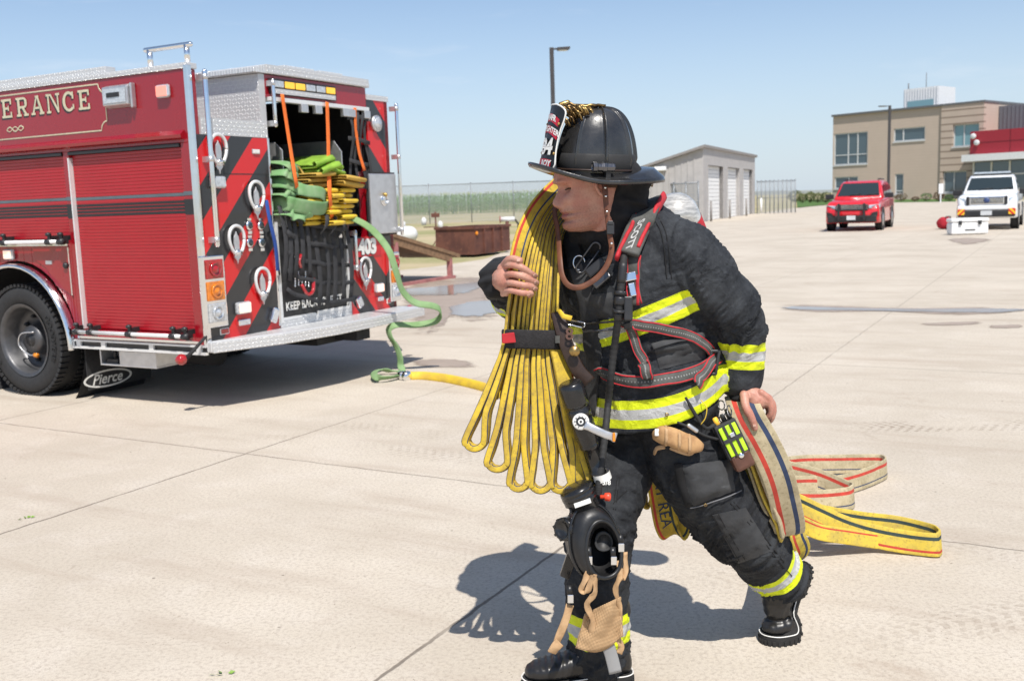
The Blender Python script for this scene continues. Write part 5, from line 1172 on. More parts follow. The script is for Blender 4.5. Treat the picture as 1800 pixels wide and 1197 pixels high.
# ---- trousers
g=MB()
chB=limb(g,[(1180,722,3.13,.125),(1202,790,3.125,.128),(1240,855,3.14,.126),(1282,912,3.17,.118),(1325,958,3.23,.106),(1356,993,3.29,.097),(1374,1014,3.32,.088)],6,28)
chF=limb(g,[(1110,728,3.26,.125),(1092,800,3.22,.122),(1071,870,3.15,.114),(1057,930,3.09,.107),(1051,1000,3.065,.101),(1050,1070,3.06,.099),(1052,1148,3.06,.097)],6,28)
limb(g,[(1196,715,3.11,.12),(1150,712,3.19,.135),(1112,715,3.25,.12)],4,24)
me=remesh(g,'trousers',.0062,7); co,nr=mesh_np(me)
aB,dB=nearest_np(co,chB); aF,dF=nearest_np(co,chF); regp=np.argmin(np.stack([dB,dF]),axis=0); kB=arc_at(chB,1282,912); kF=arc_at(chF,1057,930); lB=chain_arc(chB)[-1]; lF=chain_arc(chF)[-1]
angB=angs(co,chB); angF=angs(co,chF)
def fp(i,p):
    n1=noise.noise(p*6+V((5,5,1))); n2=noise.noise(V((p.x*13,p.y*13,p.z*9))); n3=noise.noise(p*34)
    a,k,l,g_=(aB[i],kB,lB,angB[i]) if regp[i]==0 else (aF[i],kF,lF,angF[i])
    h=.010*n1+.0035*n2+.0016*n3
    w=math.exp(-((a-k-.01)/.13)**2); w3=math.exp(-((a-l+.02)/.10)**2); w4=math.exp(-((a-.12)/.13)**2)
    h+=(.003+.010*w+.009*w3+.006*w4)*crease(a,g_,15,.8,3.0 if regp[i] else 8.0,.07)+(.002+.004*w+.004*w3)*crease(a,g_,31,1.3,6.0,.05)-.006*(w+w3)
    return h
h=folds(co,nr,fp); set_np(me,co+nr*h[:,None])
band=np.full(len(co),9.0); bB=arc_at(chB,1358,998); bF=arc_at(chF,1050,1094)
m_=(regp==0)&(aB>lB*.6); band[m_]=((co[m_]-np.array(at(1356,996,3.29)))@axb((1325,958,3.23),(1378,1020,3.33)))/.040; m_=(regp==1)&(aF>lF*.6); band[m_]=((co[m_]-np.array(at(1050,1094,3.06)))@axb((1050,1000,3.06),(1051,1148,3.06)))/.052
at_=me.attributes.new('band','FLOAT','POINT'); at_.data.foreach_set('value',np.clip(np.abs(band),0,3).astype('f4'))
pants=mesh_obj(me,'trousers',MAT['pants'],person,PO)
def bvh_of(obs):
    vs=[];fs=[]
    for o,off in obs:
        k=len(vs); vs+=[v.co+off for v in o.data.vertices]; fs+=[[i+k for i in p.vertices] for p in o.data.polygons]
    return BVHTree.FromPolygons(vs,fs)
BV=bvh_of([(coat,PO),(pants,PO)])
def cast(px,py,off=0.0):
    r=ray(px,py).normalized(); hit,n,_,_=BV.ray_cast(CAM,r)
    if hit is None: hit=at(px,py,3.15); n=-r
    if n.dot(r)>0: n=-n
    return hit+n*off*.6-r*off*.4,n
# ---- body: head, neck, hidden trunk and limbs, hands, as one surface
HO=at(1034,326,3.05); yaw=math.atan2(-.20,-.98); HS=1.06
hf=V((math.cos(yaw),math.sin(yaw),0)); hl=V((-hf.y,hf.x,0)); hu=UP
tilt=Matrix.Rotation(math.radians(7),3,hl); hf=tilt@hf; hu=tilt@hu       # chin slightly down
def HP(x,y,z): return HO+(hf*x+hl*y+hu*z)*HS
def interp(tab,z):
    for (a,b),(c,d) in zip(tab[:-1],tab[1:]):
        if a<=z<=c: 
            q=(z-a)/(c-a); q=q*q*(3-2*q)*.5+q*.5; return b+(d-b)*q
    return tab[0][1] if z<tab[0][0] else tab[-1][1]
XF=[(-.128,.040),(-.120,.078),(-.110,.090),(-.098,.091),(-.089,.080),(-.080,.090),(-.074,.091),(-.0695,.0795),(-.063,.093),(-.055,.090),(-.045,.086),(-.03,.086),(0,.082),(.012,.086),(.022,.094),(.035,.094),(.055,.090),(.08,.074),(.1,.045),(.112,.004)]
XB=[(-.128,-.0),(-.11,-.02),(-.08,-.05),(-.05,-.078),(0,-.094),(.04,-.1),(.08,-.085),(.1,-.05),(.112,-.004)]
HWd=[(-.128,.018),(-.12,.034),(-.108,.045),(-.09,.054),(-.065,.062),(-.03,.070),(0,.074),(.04,.077),(.08,.066),(.1,.042),(.112,.004)]
NOSE=[(-.056,0),(-.050,.010),(-.044,.022),(-.037,.027),(-.028,.024),(-.015,.016),(0,.009),(.012,.003),(.02,0)]
def headp(u,v):
    z=-.128+.24*(1-math.cos(v*math.pi))/2; a=u*2*math.pi; c,s=math.cos(a),math.sin(a)
    xf,xb,w_=interp(XF,z),interp(XB,z),interp(HWd,z); e=.78
    x=(xf if c>0 else -xb)*math.copysign(abs(c)**e,c); y=w_*math.copysign(abs(s)**(.9),s)
    fr=max(0,c)
    if fr>0:
        x+=interp(NOSE,z)*math.exp(-(y/(.011+.006*max(0,min(1,(-z-.01)/.035))))**2)
        if -.056<z<-.034: x+=.010*math.exp(-((abs(y)-.014)/.006)**2)*math.exp(-((z+.045)/.007)**2)     # nostril wings
        x-=.0175*math.exp(-((abs(y)-.031)/.015)**2)*math.exp(-((z-.0)/.012)**2)                          # eye sockets
        x+=.008*math.exp(-((abs(y)-.030)/.02)**2)*math.exp(-((z-.021)/.007)**2)                          # brow
        x+=.006*math.exp(-((abs(y)-.042)/.018)**2)*math.exp(-((z+.028)/.018)**2)                         # cheekbone
        x-=.004*math.exp(-((abs(y)-.036)/.012)**2)*math.exp(-((z+.062)/.014)**2); x-=.0035*math.exp(-((abs(y)-.021-.25*max(0,-.048-z))/.0035)**2)*math.exp(-((z+.052)/.014)**2)
    return HP(x,y,z)
g=MB(); g.loft([[headp(i/96,.02+.965*j/90) for i in range(96)] for j in range(91)])
for sy in (1,-1):                                                        # ears
    ear=[(.0,.03),(.012,.022),(.014,.004),(.008,-.014),(-.004,-.026),(-.012,-.024),(-.014,-.006),(-.014,.016),(-.008,.028)]
    g.tube([HP(-.012-q[0]*-1.0,sy*(.076+.006),q[1]-.008) for q in ear],.0055,8,rnd=True); g.lathe([(0,-.004),(.011,0),(.011,.006),(0,.008)],HP(-.012,sy*.073,-.008),hl*sy,12)
nk=[HP(-.02,0,-.04),HP(-.025,0,-.09),at(1072,395,3.15),at(1090,430,3.17)]
g.tube(nk,[.062*1.05,.06,.062,.07],20,rnd=True)
# hidden trunk and limbs
g.tube([at(1090,430,3.17),at(1112,500,3.18),at(1137,620,3.19),at(1150,720,3.19)],[.10,.13,.12,.12],16,rnd=True)
def inner(ch,f,n=14): g.tube([c for c,r in ch],[r*f for c,r in ch],n,rnd=True)
inner(chL,.55); inner(chR,.55); inner(chB,.6); inner(chF,.6)
g.tube([at(1165,425,3.07),at(1090,430,3.17),at(1060,425,3.28)],[.06,.09,.06],14,rnd=True)
# hands
def fing(pts,r0,r1,Yd=None):
    P=smooth_path([tuple(at(*p)) for p in pts],4); n=len(P); g.tube([V(p) for p in P],[r0+(r1-r0)*i/(n-1)+.0012*math.exp(-((i/(n-1)-.5)/.08)**2) for i in range(n)],12,rnd=True)
# right hand wrapped over the hose bundle (fingers to the right)
g.tube([at(868,496,3.14),at(880,492,3.07),at(890,491,3.02)],[.034,.036,.040],16,rnd=True)
for k,(ya,yb,yc,xe,r) in enumerate([(466,470,485,941,.0102),(482,485,497,943,.0106),(497,501,508,941,.0102),(511,515,520,931,.0093)]):
    fing([(884,ya+6,3.035),(896,ya,2.972),(917,yb,2.955),(934,yc-4,2.965),(xe,yc,2.99)],r,r*.84)
g.tube([at(886,474,3.02),at(890,510,3.02)],[.022,.02],12,rnd=True)
fing([(880,478,3.05),(889,462,3.0),(900,455,2.968),(914,458,2.955)],.0128,.0105)
# left hand gripping the big hose
g.tube([at(1310,664,3.10),at(1316,690,3.08),at(1330,703,3.06)],[.032,.033,.036],16,rnd=True)
g.tube([at(1322,696,3.06),at(1346,704,3.05)],[.03,.024],12,rnd=True)
fing([(1308,694,3.04),(1311,715,3.015),(1321,734,3.005),(1327,752,3.01)],.0145,.0105)
for k,(x0,y0,x1,y1,x2,y2,dy) in enumerate([(1338,690,1353,703,1355,727,0),(1342,694,1358,709,1357,734,.022),(1343,698,1358,716,1352,738,.044),(1341,702,1352,722,1346,740,.064)]):
    fing([(x0,y0,3.04+dy),(x1,y1,3.035+dy),(x2,y2,3.035+dy),(x2-12,y2+12,3.05+dy)],.0112,.009)
nails=[]
for (x_,y_,Y_) in ((939,484,2.978),(941,496.5,2.979),(939,508,2.979),(929,519,2.979),(911,457.5,2.945),(1326,748,2.995)): nails.append(at(x_,y_,Y_))
me=remesh(g,'body',.0025,2,.5); co,nr=mesh_np(me); lc=(co-np.array(HO))@np.array([hf,hl,hu]).T/HS
x,y,z=lc[:,0],lc[:,1],lc[:,2]; hd=(np.abs(x)<.16)&(np.abs(y)<.12)&(z>-.14)&(z<.12)
stub=np.where(hd&(x>.0),np.clip((-.045-z)/.02,0,1)*np.clip((x+.01)/.03,0,1),0); lipv=np.where(hd&(x>.07)&(np.abs(y)<.027),np.exp(-((z+.0715)/.009)**2),0)
for nm,a in (('stubble',stub),('lip',lipv)): q=me.attributes.new(nm,'FLOAT','POINT'); q.data.foreach_set('value',a.astype('f4'))
body_=mesh_obj(me,'body',MAT['skin'],person,PO)
BB=bvh_of([(body_,PO)])
for c in nails:
    r=(c-CAM).normalized(); hit,n,_,_=BB.ray_cast(CAM,r)
    if hit is None or (hit-c).length>.06: continue
    n=n if n.dot(r)<0 else -n; u=(CR-n*CR.dot(n)).normalized(); v=n.cross(u); g=MB(); g.obox(hit+n*.0004-PO,u*.0048,v*.0040,n*.0008); g.build('fingernail',mk('fingernail_skin',(.62,.38,.30),.3),person,bevel=.0015)
MAT['eye']=mk('eye_white',(.6,.55,.5),.2); MAT['iris']=mk('iris',(.04,.05,.05),.1); MAT['hair']=mk('short_hair',(.07,.035,.018),.8,0,.3,60,bump=(200,.5,.002)); MAT['brow']=MAT['hair']
for sy in (1,-1):
    g=MB(); c=HP(.0510,sy*.031,-.001); g.lathe([(.0118*math.sin(a),-.0118*math.cos(a)) for a in [math.pi*k/10 for k in range(11)]],c-PO,hf,16,0); g.lathe([(.0055,.0108),(.003,.0121),(0,.0123)],c-PO+hu*-.001,hf,12,1); g.build('eye',[MAT['eye'],MAT['iris']],person)
    g=MB(); g.ribbon([HP(.089-.004*abs(k-2)-.0018*k,sy*(.016+k*.008),.018+.003*math.sin(k*.8))-PO for k in range(5)],hu,.0035,.002,n=8); g.build('eyebrow',MAT['brow'],person)
    g=MB(); g.ribbon([HP(.0735-.0022*k,sy*(.021+k*.0055),.005+.003*math.sin(k*.8))-PO for k in range(5)],hu,.0028,.0016,n=8); g.build('eyelid',MAT['skin'],person)
    g=MB(); g.ribbon([HP(.0735-.0026*k-.0006*k*k,sy*(.019+k*.0058),.0005-.0012*abs(k-2))-PO for k in range(6)],hu,.0019,.0015,n=8); g.build('eyelash',MAT['hair'],person)
def hairp(u,v):
    a=math.radians(96)+u*math.radians(168); zz=-.012+v*.115+.02*math.exp(-((u-.5)/.3)**2)*-1; c,q=math.cos(a),math.sin(a)
    xf,xb,w_=interp(XF,zz),interp(XB,zz),interp(HWd,zz); return HP((xf if c>0 else -xb)*math.copysign(abs(c)**.78,c)*1.04,(w_+.003)*math.copysign(abs(q)**.9,q),zz)-PO
g=MB(); g.grid(hairp,40,16); g.build('hair',MAT['hair'],person)
# ---- hood bunched behind the head, and collar
g=MB(); limb(g,[(1086,318,3.07,.062),(1096,342,3.08,.074),(1090,375,3.10,.09),(1080,398,3.13,.108)],5,24); limb(g,[(1108,318,3.04,.045),(1116,338,3.05,.048),(1106,366,3.07,.05)],4,16); limb(g,[(1072,386,3.06,.026),(1044,404,3.08,.030),(1020,410,3.13,.032)],4,14)
me=remesh(g,'hood',.006,5); co,nr=mesh_np(me); h=folds(co,nr,lambda i,p:.013*(1-min(1,3*abs(noise.noise(V((p.x*9,p.y*9,p.z*21))))))+.010*noise.noise(p*9)+.003*noise.noise(p*30)); set_np(me,co+nr*h[:,None]); hood=mesh_obj(me,'hood',MAT['hoodm'],person,PO)
# ---- cuffs
def cuff(pts,name,mat):
    g=MB(); limb(g,pts,4,20); me=remesh(g,name,.005,4); co,nr=mesh_np(me); h=folds(co,nr,lambda i,p:.0035*math.sin(p.z*160+3*noise.noise(p*14))+.004*noise.noise(p*20)); set_np(me,co+nr*h[:,None]); return mesh_obj(me,name,mat,person,PO)
cuff([(1305,655,3.11,.062),(1306,678,3.10,.054),(1309,692,3.09,.046)],'cuff',MAT['hoodm'])
cuff([(886,494,3.18,.066),(879,493,3.12,.064),(874,492,3.09,.06)],'cuff',MAT['hoodm'])
# ---- boots
def boot(name,ball,fwd,pitch,shaft_dir,target=None,shaft_len=.16):
    fwd=V(fwd).normalized(); side=UP.cross(fwd).normalized()
    def bend(x,z):
        q=max(0,min(1,(.035-x)/.09)); q=q*q*(3-2*q); a=pitch*q
        # hindfoot rotates about the ball
        if x<.035: xr=.035+(x-.035)*math.cos(a)+z*math.sin(a)*1.0; zr=-(x-.035)*math.sin(a)+z*math.cos(a); return xr,zr
        return x,z
    def W(x,y,z):
        X,Z=bend(x,z); return ball+(fwd*X+side*y+UP*Z)*1.16
    g=MB(); rings=[]
    for x,hw,zb,zt in [(-.200,.018,.045,.075),(-.192,.03,.03,.10),(-.17,.036,.028,.125),(-.13,.037,.028,.13),(-.08,.037,.028,.118),(-.03,.043,.028,.095),(.01,.049,.028,.082),(.04,.048,.028,.076),(.07,.040,.028,.070),(.09,.026,.03,.06),(.098,.010,.036,.05)]:
        R=[]
        for j in range(24):
            a=2*math.pi*j/24; c,s=math.cos(a),math.sin(a); R.append(W(x,hw*math.copysign(abs(c)**.7,c),(zb+zt)/2+(zt-zb)/2*math.copysign(abs(s)**.75,s)))
        rings.append(R)
    g.loft(rings)
    A=W(-.125,0,.075); sd=V(shaft_dir).normalized()
    if target is not None: sd=(target-A).normalized(); g.tube([A,A.lerp(target,.5),target],[.058,.066,.074],24,rnd=True); B_=W(-.05,0,.06); g.tube([B_,B_.lerp(target,.5),target],[.048,.06,.07],24,rnd=True)
    else: g.tube([A,A+sd*shaft_len*.5,A+sd*shaft_len],[.058,.062,.066],24,rnd=True)
    me=remesh(g,name,.0042,4); co,nr=mesh_np(me)
    B0=np.array(ball)
    def fb(i,p):
        d=p-ball; x=d.dot(fwd); h=.0012*noise.noise(p*40)
        w=math.exp(-((p-W(.02,0,.085)).length/.06)**2); h+=.0045*w*(1-abs(math.sin(x*150+d.z*40+1.5*noise.noise(p*14)))*1.5)
        w=math.exp(-((p-W(-.11,0,.12)).length/.06)**2); h+=.005*w*(1-abs(math.sin(d.dot(sd)*110+2*noise.noise(p*12)))*1.5); return h
    h=folds(co,nr,fb); set_np(me,co+nr*h[:,None]); bo=mesh_obj(me,name,MAT['boot'],person,PO)
    out=[(-.205,.0),(-.198,.025),(-.17,.038),(-.12,.037),(-.08,.036),(-.03,.045),(.01,.053),(.045,.052),(.08,.042),(.10,.022),(.107,0)]; out=out+[(x,-y) for x,y in out[-2:0:-1]]
    Q=[tuple(p) for p in smooth_path([(x,y) for x,y in out+[out[0]]],4)[:-1]]
    g=MB(); n=len(Q); rows=[]
    for z,s in ((.0,.97),(.004,1.0),(.026,1.0),(.03,.97)): rows.append([W(x*s if x>0 else x*(s+(1-s)*.5),y*s,z+(0.012 if (-.10<x<-.045 and z<.01) else 0)) for x,y in Q])
    g.loft([[p-PO for p in r] for r in rows],0,False)
    for k in range(0,n):                                                 # tread lugs on the rim
        x,y=Q[k]
        if k%2==0 and not(-.10<x<-.045): p=W(x,y,.008); q=W(Q[(k+1)%n][0],Q[(k+1)%n][1],.008); t_=(q-p).normalized(); u_=W(x,y,.02)-p; u_.normalize(); g.obox(p-PO,t_*.0045,u_*.009,t_.cross(u_)*.004)
    recalc(g.build('sole',MAT['solem'],bo))
    g=MB(); lp=[W(x*1.0,y*1.0,.0305)-PO for x,y in Q]; g.tube(lp+[lp[0]],.0021,6); g.build('welt',MAT['whitevinyl'],bo)
    return bo
fb=gnd(985,1203); fb.z=0
bootF=boot('boot',fb,(-1,-.06,0),0.0,(.15,.05,1))
rb=gnd(1388,1117); rb.z=0
bootB=boot('boot',rb,(-.88,-.47,0),math.radians(64),(-.62,-.1,.78),target=at(1368,1006,3.31))
# ================================================================ HELMET (part of the clothed figure)
HC=at(1047,303,3.045); hyaw=math.atan2(-.22,-.975); hx=V((math.cos(hyaw),math.sin(hyaw),0)); hy=V((-hx.y,hx.x,0)); hz=UP.copy()
tm=Matrix.Rotation(math.radians(-2.5),3,hy)@Matrix.Rotation(math.radians(-4),3,hx); hx=tm@hx; hz=tm@hz; hy=tm@hy
def HW(x,y,z): return HC+hx*x+hy*y+hz*z-PO
DA,DB,DH=.117,.098,.189
def dome(u,v,off=0.0):
    a=u*2*math.pi; t=v*math.pi/2
    rho=max(0,math.cos(t))**.62; z=DH*math.sin(t)**1.08
    rid=0
    for k in range(8):
        c=k*math.pi/4; d=math.atan2(math.sin(a-c),math.cos(a-c)); wdt=.046 if k%2==0 else .030
        rid+=(.015 if k in(2,6,4) else .009)*math.exp(-(d/wdt)**2)
    rid*=min(1,math.sin(t)*4)*(rho**.25)
    s=1+rid/.1+off
    return HW(DA*rho*math.cos(a)*s,DB*rho*math.sin(a)*s,z+rid*.6*math.sin(t))
g=MB(); g.grid(dome,320,44)
helm=g.build('helmet',MAT['helm'],person)
def brim_pt(a,f,dz=0.0):
    c,s=math.cos(a),math.sin(a)
    if c>0: o=(.205-.116)*c**2+.042*s*s
    else: o=(.212-.116)*abs(c)**1.6+.042*s*s
    ex=lambda q:(DA+o*q)*c; ey=lambda q:(DB+o*q)*s
    z=-.004-.020*s*s*f+(.026*f*f*c*c if c>0 else (.078*f*(1-f)+.014*f-.027*f**3)*c*c)+dz
    return ex(f),ey(f),z
def brimrow(f,dz): return [HW(*brim_pt(2*math.pi*j/96,f,dz)) for j in range(96)]
g=MB(); g.loft([brimrow(0,.004),brimrow(.3,.004),brimrow(.65,.003),brimrow(.9,.003),brimrow(.97,.006),brimrow(1.01,.004),brimrow(1.02,-.003),brimrow(.98,-.008),brimrow(.9,-.005),brimrow(.5,-.003),brimrow(0,-.003)],0,True,False)
recalc(g.build('brim',MAT['helm'],helm))
g=MB(); g.loft([[HW(DA*r*math.cos(a)*1.0,DB*r*math.sin(a),z) for a in [2*math.pi*j/72 for j in range(72)]] for r,z in ((1.0,.006),(1.035,.010),(1.03,.05),(.99,.055))],0,True,False); recalc(g.build('band',MAT['rubber'],helm))
g=MB(); g.tube([HW(DA*1.04*math.cos(a),DB*1.04*math.sin(a),.008) for a in [2*math.pi*j/72 for j in range(73)]],.003,8); g.build('stitching',MAT['darkleather'],helm)
# front shield
def sh(s,h,off=0.0):    # s across (-1..1), h up (0..1)
    w=.078*(1-.10*math.sin(h*3.1)+.10*(h>.75)*(h-.75)*4*0); ang=s*.54
    r=.176-.030*h+off; cx=-.007-.003*h
    return HW(cx+r*math.cos(ang)*1.0,r*math.sin(ang)*.92,.006+h*.188)
def shape_s(h):
    if h<.08: return .82+.9*h
    if h<.62: return .90-.06*math.sin((h-.08)/.54*3.14)
    if h<.86: return .90+.12*math.sin((h-.62)/.24*1.57)
    return 1.02*math.sqrt(max(0.0,1-((h-.86)/.15)**2))*.98+.02
g=MB(); nu,nv=24,36
top=[sh((u/nu*2-1)*shape_s(v/nv),v/nv,.004) for u in range(nu+1) for v in range(nv+1)]; bot=[sh((u/nu*2-1)*shape_s(v/nv),v/nv,-.001) for u in range(nu+1) for v in range(nv+1)]
q=lambda i,j:i*(nv+1)+j; fs=[(q(i,j),q(i+1,j),q(i+1,j+1),q(i,j+1)) for i in range(nu) for j in range(nv)]
g.add(top,fs,0,True); g.add(bot,[f[::-1] for f in fs],0,True)
edge=[(-1,v/nv) for v in range(nv+1)]+[(u/nu*2-1,1) for u in range(1,nu+1)]+[(1,v/nv) for v in range(nv-1,-1,-1)]+[(u/nu*2-1,0) for u in range(nu-1,0,-1)]
shield=g.build('front_shield',MAT['darkleather'],helm); shield.data.materials[0]=mk('shield_black',(.012,.012,.012),.4,0,.2,30)
g=MB(); g.tube([sh(s*shape_s(h),h,.003) for s,h in edge]+[sh(-shape_s(0),0,.003)],.0026,6); g.build('shield_edge',MAT['whitevinyl'],helm)
def plate_on(g,s0,s1,h0,h1,off,mat,arc=0.0):
    n=16
    g.add([sh(s0+(s1-s0)*i/n,hh+arc*(1-(2*i/n-1)**2)-arc,off) for i in range(n+1) for hh in (h0,h1)],[(2*i,2*i+2,2*i+3,2*i+1) for i in range(n)],mat)
MAT['shieldred']=mk('shield_red',(.50,.012,.03),.45)
sx=lambda x:-x/(.150*.62*.92)      # the wearer's left is the reader's right
def txt_on(g,txt,size,h,dx,off,mat,arc=0.0,bold=.0012):
    def f(x,y,z):
        s=(x+dx)/(.154*.50); return sh(s,h+y/.188+arc*(1-min(1,s*s))-arc,off)
    g.text(txt,size,f,mat,bold)
g=MB()
plate_on(g,-.78,.78,.745,.865,.0052,0,.10); plate_on(g,-.80,.80,.57,.685,.0052,0,.12); plate_on(g,-.70,.70,.03,.17,.0052,0,.02)
txt_on(g,'WAFR',.023,.805,.012,.0064,1,.10); txt_on(g,'FIREFIGHTER',.0225,.628,.004,.0064,1,.12,.0008); txt_on(g,'84',.062,.345,.022,.0082,1,0,.003); txt_on(g,'ROY',.024,.10,.030,.0064,1,.02)
g.build('shield_lettering',[MAT['shieldred'],MAT['whitevinyl']],helm)
g=MB()
for s,h in ((.80,.70),(.80,.25),(-.80,.7),(-.8,.25)): g.lathe([(0,-.003),(.005,0),(.004,.003),(0,.005)],sh(s,h,.006),(sh(s,h,.02)-sh(s,h,0)),10)
g.build('shield_stud',MAT['brass'],helm)
# eagle bracket over the crown
g=MB(); rnd=random.Random(8)
for k in range(26):
    y=rnd.uniform(-.030,.034); z0=DH-.004+rnd.uniform(-.010,.010)
    P=[HW(.118-.0*k,y*.4,DH-.006),HW(.10,y*.7,DH+.004+rnd.uniform(-.005,.006)),HW(.07,y,z0),HW(.03,y*1.1,DH+.006),HW(rnd.uniform(-.015,.01),y*.9,DH+.006)]
    P=[V(p) for p in smooth_path([tuple(p) for p in P],5)]
    g.tube([p+V((rnd.uniform(-1,1),rnd.uniform(-1,1),rnd.uniform(-1,1)))*.0015 for p in P],.0036,6)
for k in range(44):
    x=rnd.uniform(.03,.125); z=DH-.006-rnd.uniform(0,.040)*(x/.12); y=.010+rnd.uniform(0,.040)
    for sy in (1,): g.tube([HW(x,y*sy,z+.012),HW(x-.012,(y+.010)*sy,z+.004),HW(x-.02,(y+.008)*sy,z-.012)],.0032,6)
g.tube([HW(.123,0,DH-.012),HW(.116,0,DH+.006),HW(.095,0,DH+.012)],.008,10,rnd=True)
g.build('eagle_bracket',MAT['brass'],helm)
# flashlight on the band
c=V((.012,DB+.022,.018)); 
def fl_pt(x,y,z): return HW(c.x+x,c.y+y,c.z+z)
g=MB(); ax=(fl_pt(1,0,0)-fl_pt(0,0,0)); g.lathe([(.0,-.030),(.012,-.030),(.0135,-.026),(.0135,-.006),(.0155,-.004),(.0155,.006),(.013,.008),(.013,.022),(.0155,.024),(.0155,.036),(.012,.037),(.010,.033),(0,.033)],fl_pt(0,0,0),ax,8,0,False)
fl2=g.build('flashlight',MAT['polish2'] if 'polish2' in MAT else mk('dark_chrome',(.16,.16,.17),.2,.9,.2,20),helm,bevel=.001)
g=MB(); g.obox(fl_pt(-.012,-.006,-.020),(fl_pt(.008,0,0)-fl_pt(0,0,0)),(fl_pt(0,.010,0)-fl_pt(0,0,0)),(fl_pt(0,0,.014)-fl_pt(0,0,0))); g.build('clamp',MAT['blackplastic'],helm,bevel=.002)
g=MB(); g.tube([HW(-.175+.008*math.cos(a)*.3,.02,-.022-.008+.010*math.sin(a)) for a in [2*math.pi*k/16 for k in range(17)]],.0016,6); g.build('ring',MAT['brass'],helm)
# chin strap: leather, hanging as a loop
def lstrap(pts,hw,th,mat,name,par,wd=None,k=6):
    P=[V(p) for p in smooth_path([tuple(at(*q)) for q in pts],k)]; n=len(P); g=MB()
    W_=[]
    for i in range(n):
        t=(P[min(n-1,i+1)]-P[max(0,i-1)]).normalized(); r=(P[i]-CAM).normalized(); r=(r+CR*(.35 if wd is None else wd)).normalized(); W_.append(t.cross(r))
    g.ribbon([p-PO for p in P],W_,hw,th,n=8,p=4); return g.build(name,mat,par),P
cs,PP=lstrap([(1062,316,2.965),(1064,340,2.955),(1066,366,2.95),(1069,392,2.94),(1072,415,2.93),(1075,440,2.92),(1066,468,2.915),(1046,491,2.915),(1020,505,2.92),(1000,502,2.93),(988,484,2.94),(984,455,2.965),(982,425,3.02),(979,398,3.075),(975,372,3.12),(982,345,3.16),(1000,325,3.18)],.0085,.0016,mk('chin_leather',(.15,.052,.022),.5,0,.4,22,c2=(.09,.03,.015),bump=(90,.3,.002)),'chin_strap',helm)
g=MB()
for (x,y,yy) in ((1064,330,2.945),(1065,345,2.942),(1067,372,2.936),(1075,428,2.912)): g.lathe([(0,-.002),(.0042,0),(.003,.002),(0,.003)],at(x,y,yy)-PO,-_f,10)
g.build('strap_stud',MAT['polish'],helm)
g=MB(); p=at(1073,402,2.925)-PO; g.obox(p,CR*.011,CU*.017,_f*.005); g.obox(p+CU*.016,CR*.008,CU*.006,_f*.007); g.build('strap_buckle',MAT['blackplastic'],helm,bevel=.002)
# ================================================================ COAT AND TROUSER DETAILS (parts of the clothes)
def patch(name,quad,off,mat,par,n=14,edge=.003):
    (ax,ay),(bx,by),(cx,cy),(dx,dy)=quad
    g=MB(); top=[];bot=[]
    for i in range(n+1):
        for j in range(n+1):
            u,v=i/n,j/n; px=(ax*(1-u)+bx*u)*(1-v)+(dx*(1-u)+cx*u)*v; py=(ay*(1-u)+by*u)*(1-v)+(dy*(1-u)+cy*u)*v
            p,nn=cast(px,py,0); e=min(1,5*min(u,1-u,v,1-v)); top.append(p+nn*(off*(.35+.65*e)+.0012*noise.noise(p*60))-PO); bot.append(p-nn*.004-PO)
    q=lambda i,j:i*(n+1)+j; fs=[(q(i,j),q(i+1,j),q(i+1,j+1),q(i,j+1)) for i in range(n) for j in range(n)]
    g.add(top,fs,0,True); m=len(g.v); 
    rim=[q(i,0) for i in range(n)]+[q(n,j) for j in range(n)]+[q(i,n) for i in range(n,0,-1)]+[q(0,j) for j in range(n,0,-1)]
    g.add([top[i] for i in rim]+[bot[i] for i in rim],[(k,(k+1)%len(rim),(k+1)%len(rim)+len(rim),k+len(rim)) for k in range(len(rim))],0,False)
    return recalc(g.build(name,mat,par))
def surf_path(pts,off,k=5):
    Q=smooth_path([tuple(map(float,p)) for p in pts],k); P=[];N_=[]
    for q in Q: p,n=cast(q[0],q[1],off); P.append(p); N_.append(n)
    for _ in range(2):
        P=[P[0]]+[(P[i-1]+P[i]*2+P[i+1])/4 for i in range(1,len(P)-1)]+[P[-1]]; N_=[N_[0]]+[(N_[i-1]+N_[i]*2+N_[i+1]).normalized() for i in range(1,len(N_)-1)]+[N_[-1]]
    return P,N_
def strap_on(name,pts,hw,th,off,mat,par,org,edge=None,k=5,stitch=None):
    P,N_=surf_path(pts,off,k); n=len(P); W_=[((P[min(n-1,i+1)]-P[max(0,i-1)]).cross(N_[i])).normalized() for i in range(n)]
    g=MB(); g.ribbon([p-org for p in P],W_,hw,th,0,n=8,p=4)
    if edge:
        for s in (-1,1): g.ribbon([p-org+w_*hw*.80*s+nn*th*.55 for p,w_,nn in zip(P,W_,N_)],W_,hw*.11,th*.7,1,n=8)
    if stitch:
        for i in range(0,n-1):
            for f in (.15,.65): 
                p=P[i].lerp(P[i+1],f); t_=(P[i+1]-P[i]).normalized(); g.obox(p-org+N_[i]*th*1.05,t_*.0018,W_[i]*hw*.12,N_[i]*.0005,2)
    return g.build(name,[mat]+([edge] if edge else [])+([stitch] if stitch else []),par)
strap_on('front_placket',[(1003,418),(1018,470),(1030,520),(1038,570),(1043,620),(1040,670),(1036,725)],.034,.003,.004,MAT['patch'],coat,PO)
patch('chest_pocket',[(1022,520),(1076,514),(1080,556),(1028,562)],.008,MAT['patch'],coat)
patch('velcro_patch',[(998,440),(1010,436),(1034,490),(1024,502)],.003,mk('velcro_grey',(.075,.075,.078),.95,0,.5,80,bump=(300,.8,.003)),coat)
patch('lower_pocket',[(1150,612),(1236,594),(1241,630),(1160,650)],.006,MAT['patch'],coat)
strap_on('pocket_flap',[(1146,610),(1170,604),(1204,597),(1236,589)],.010,.002,.010,MAT['patch'],coat,PO)

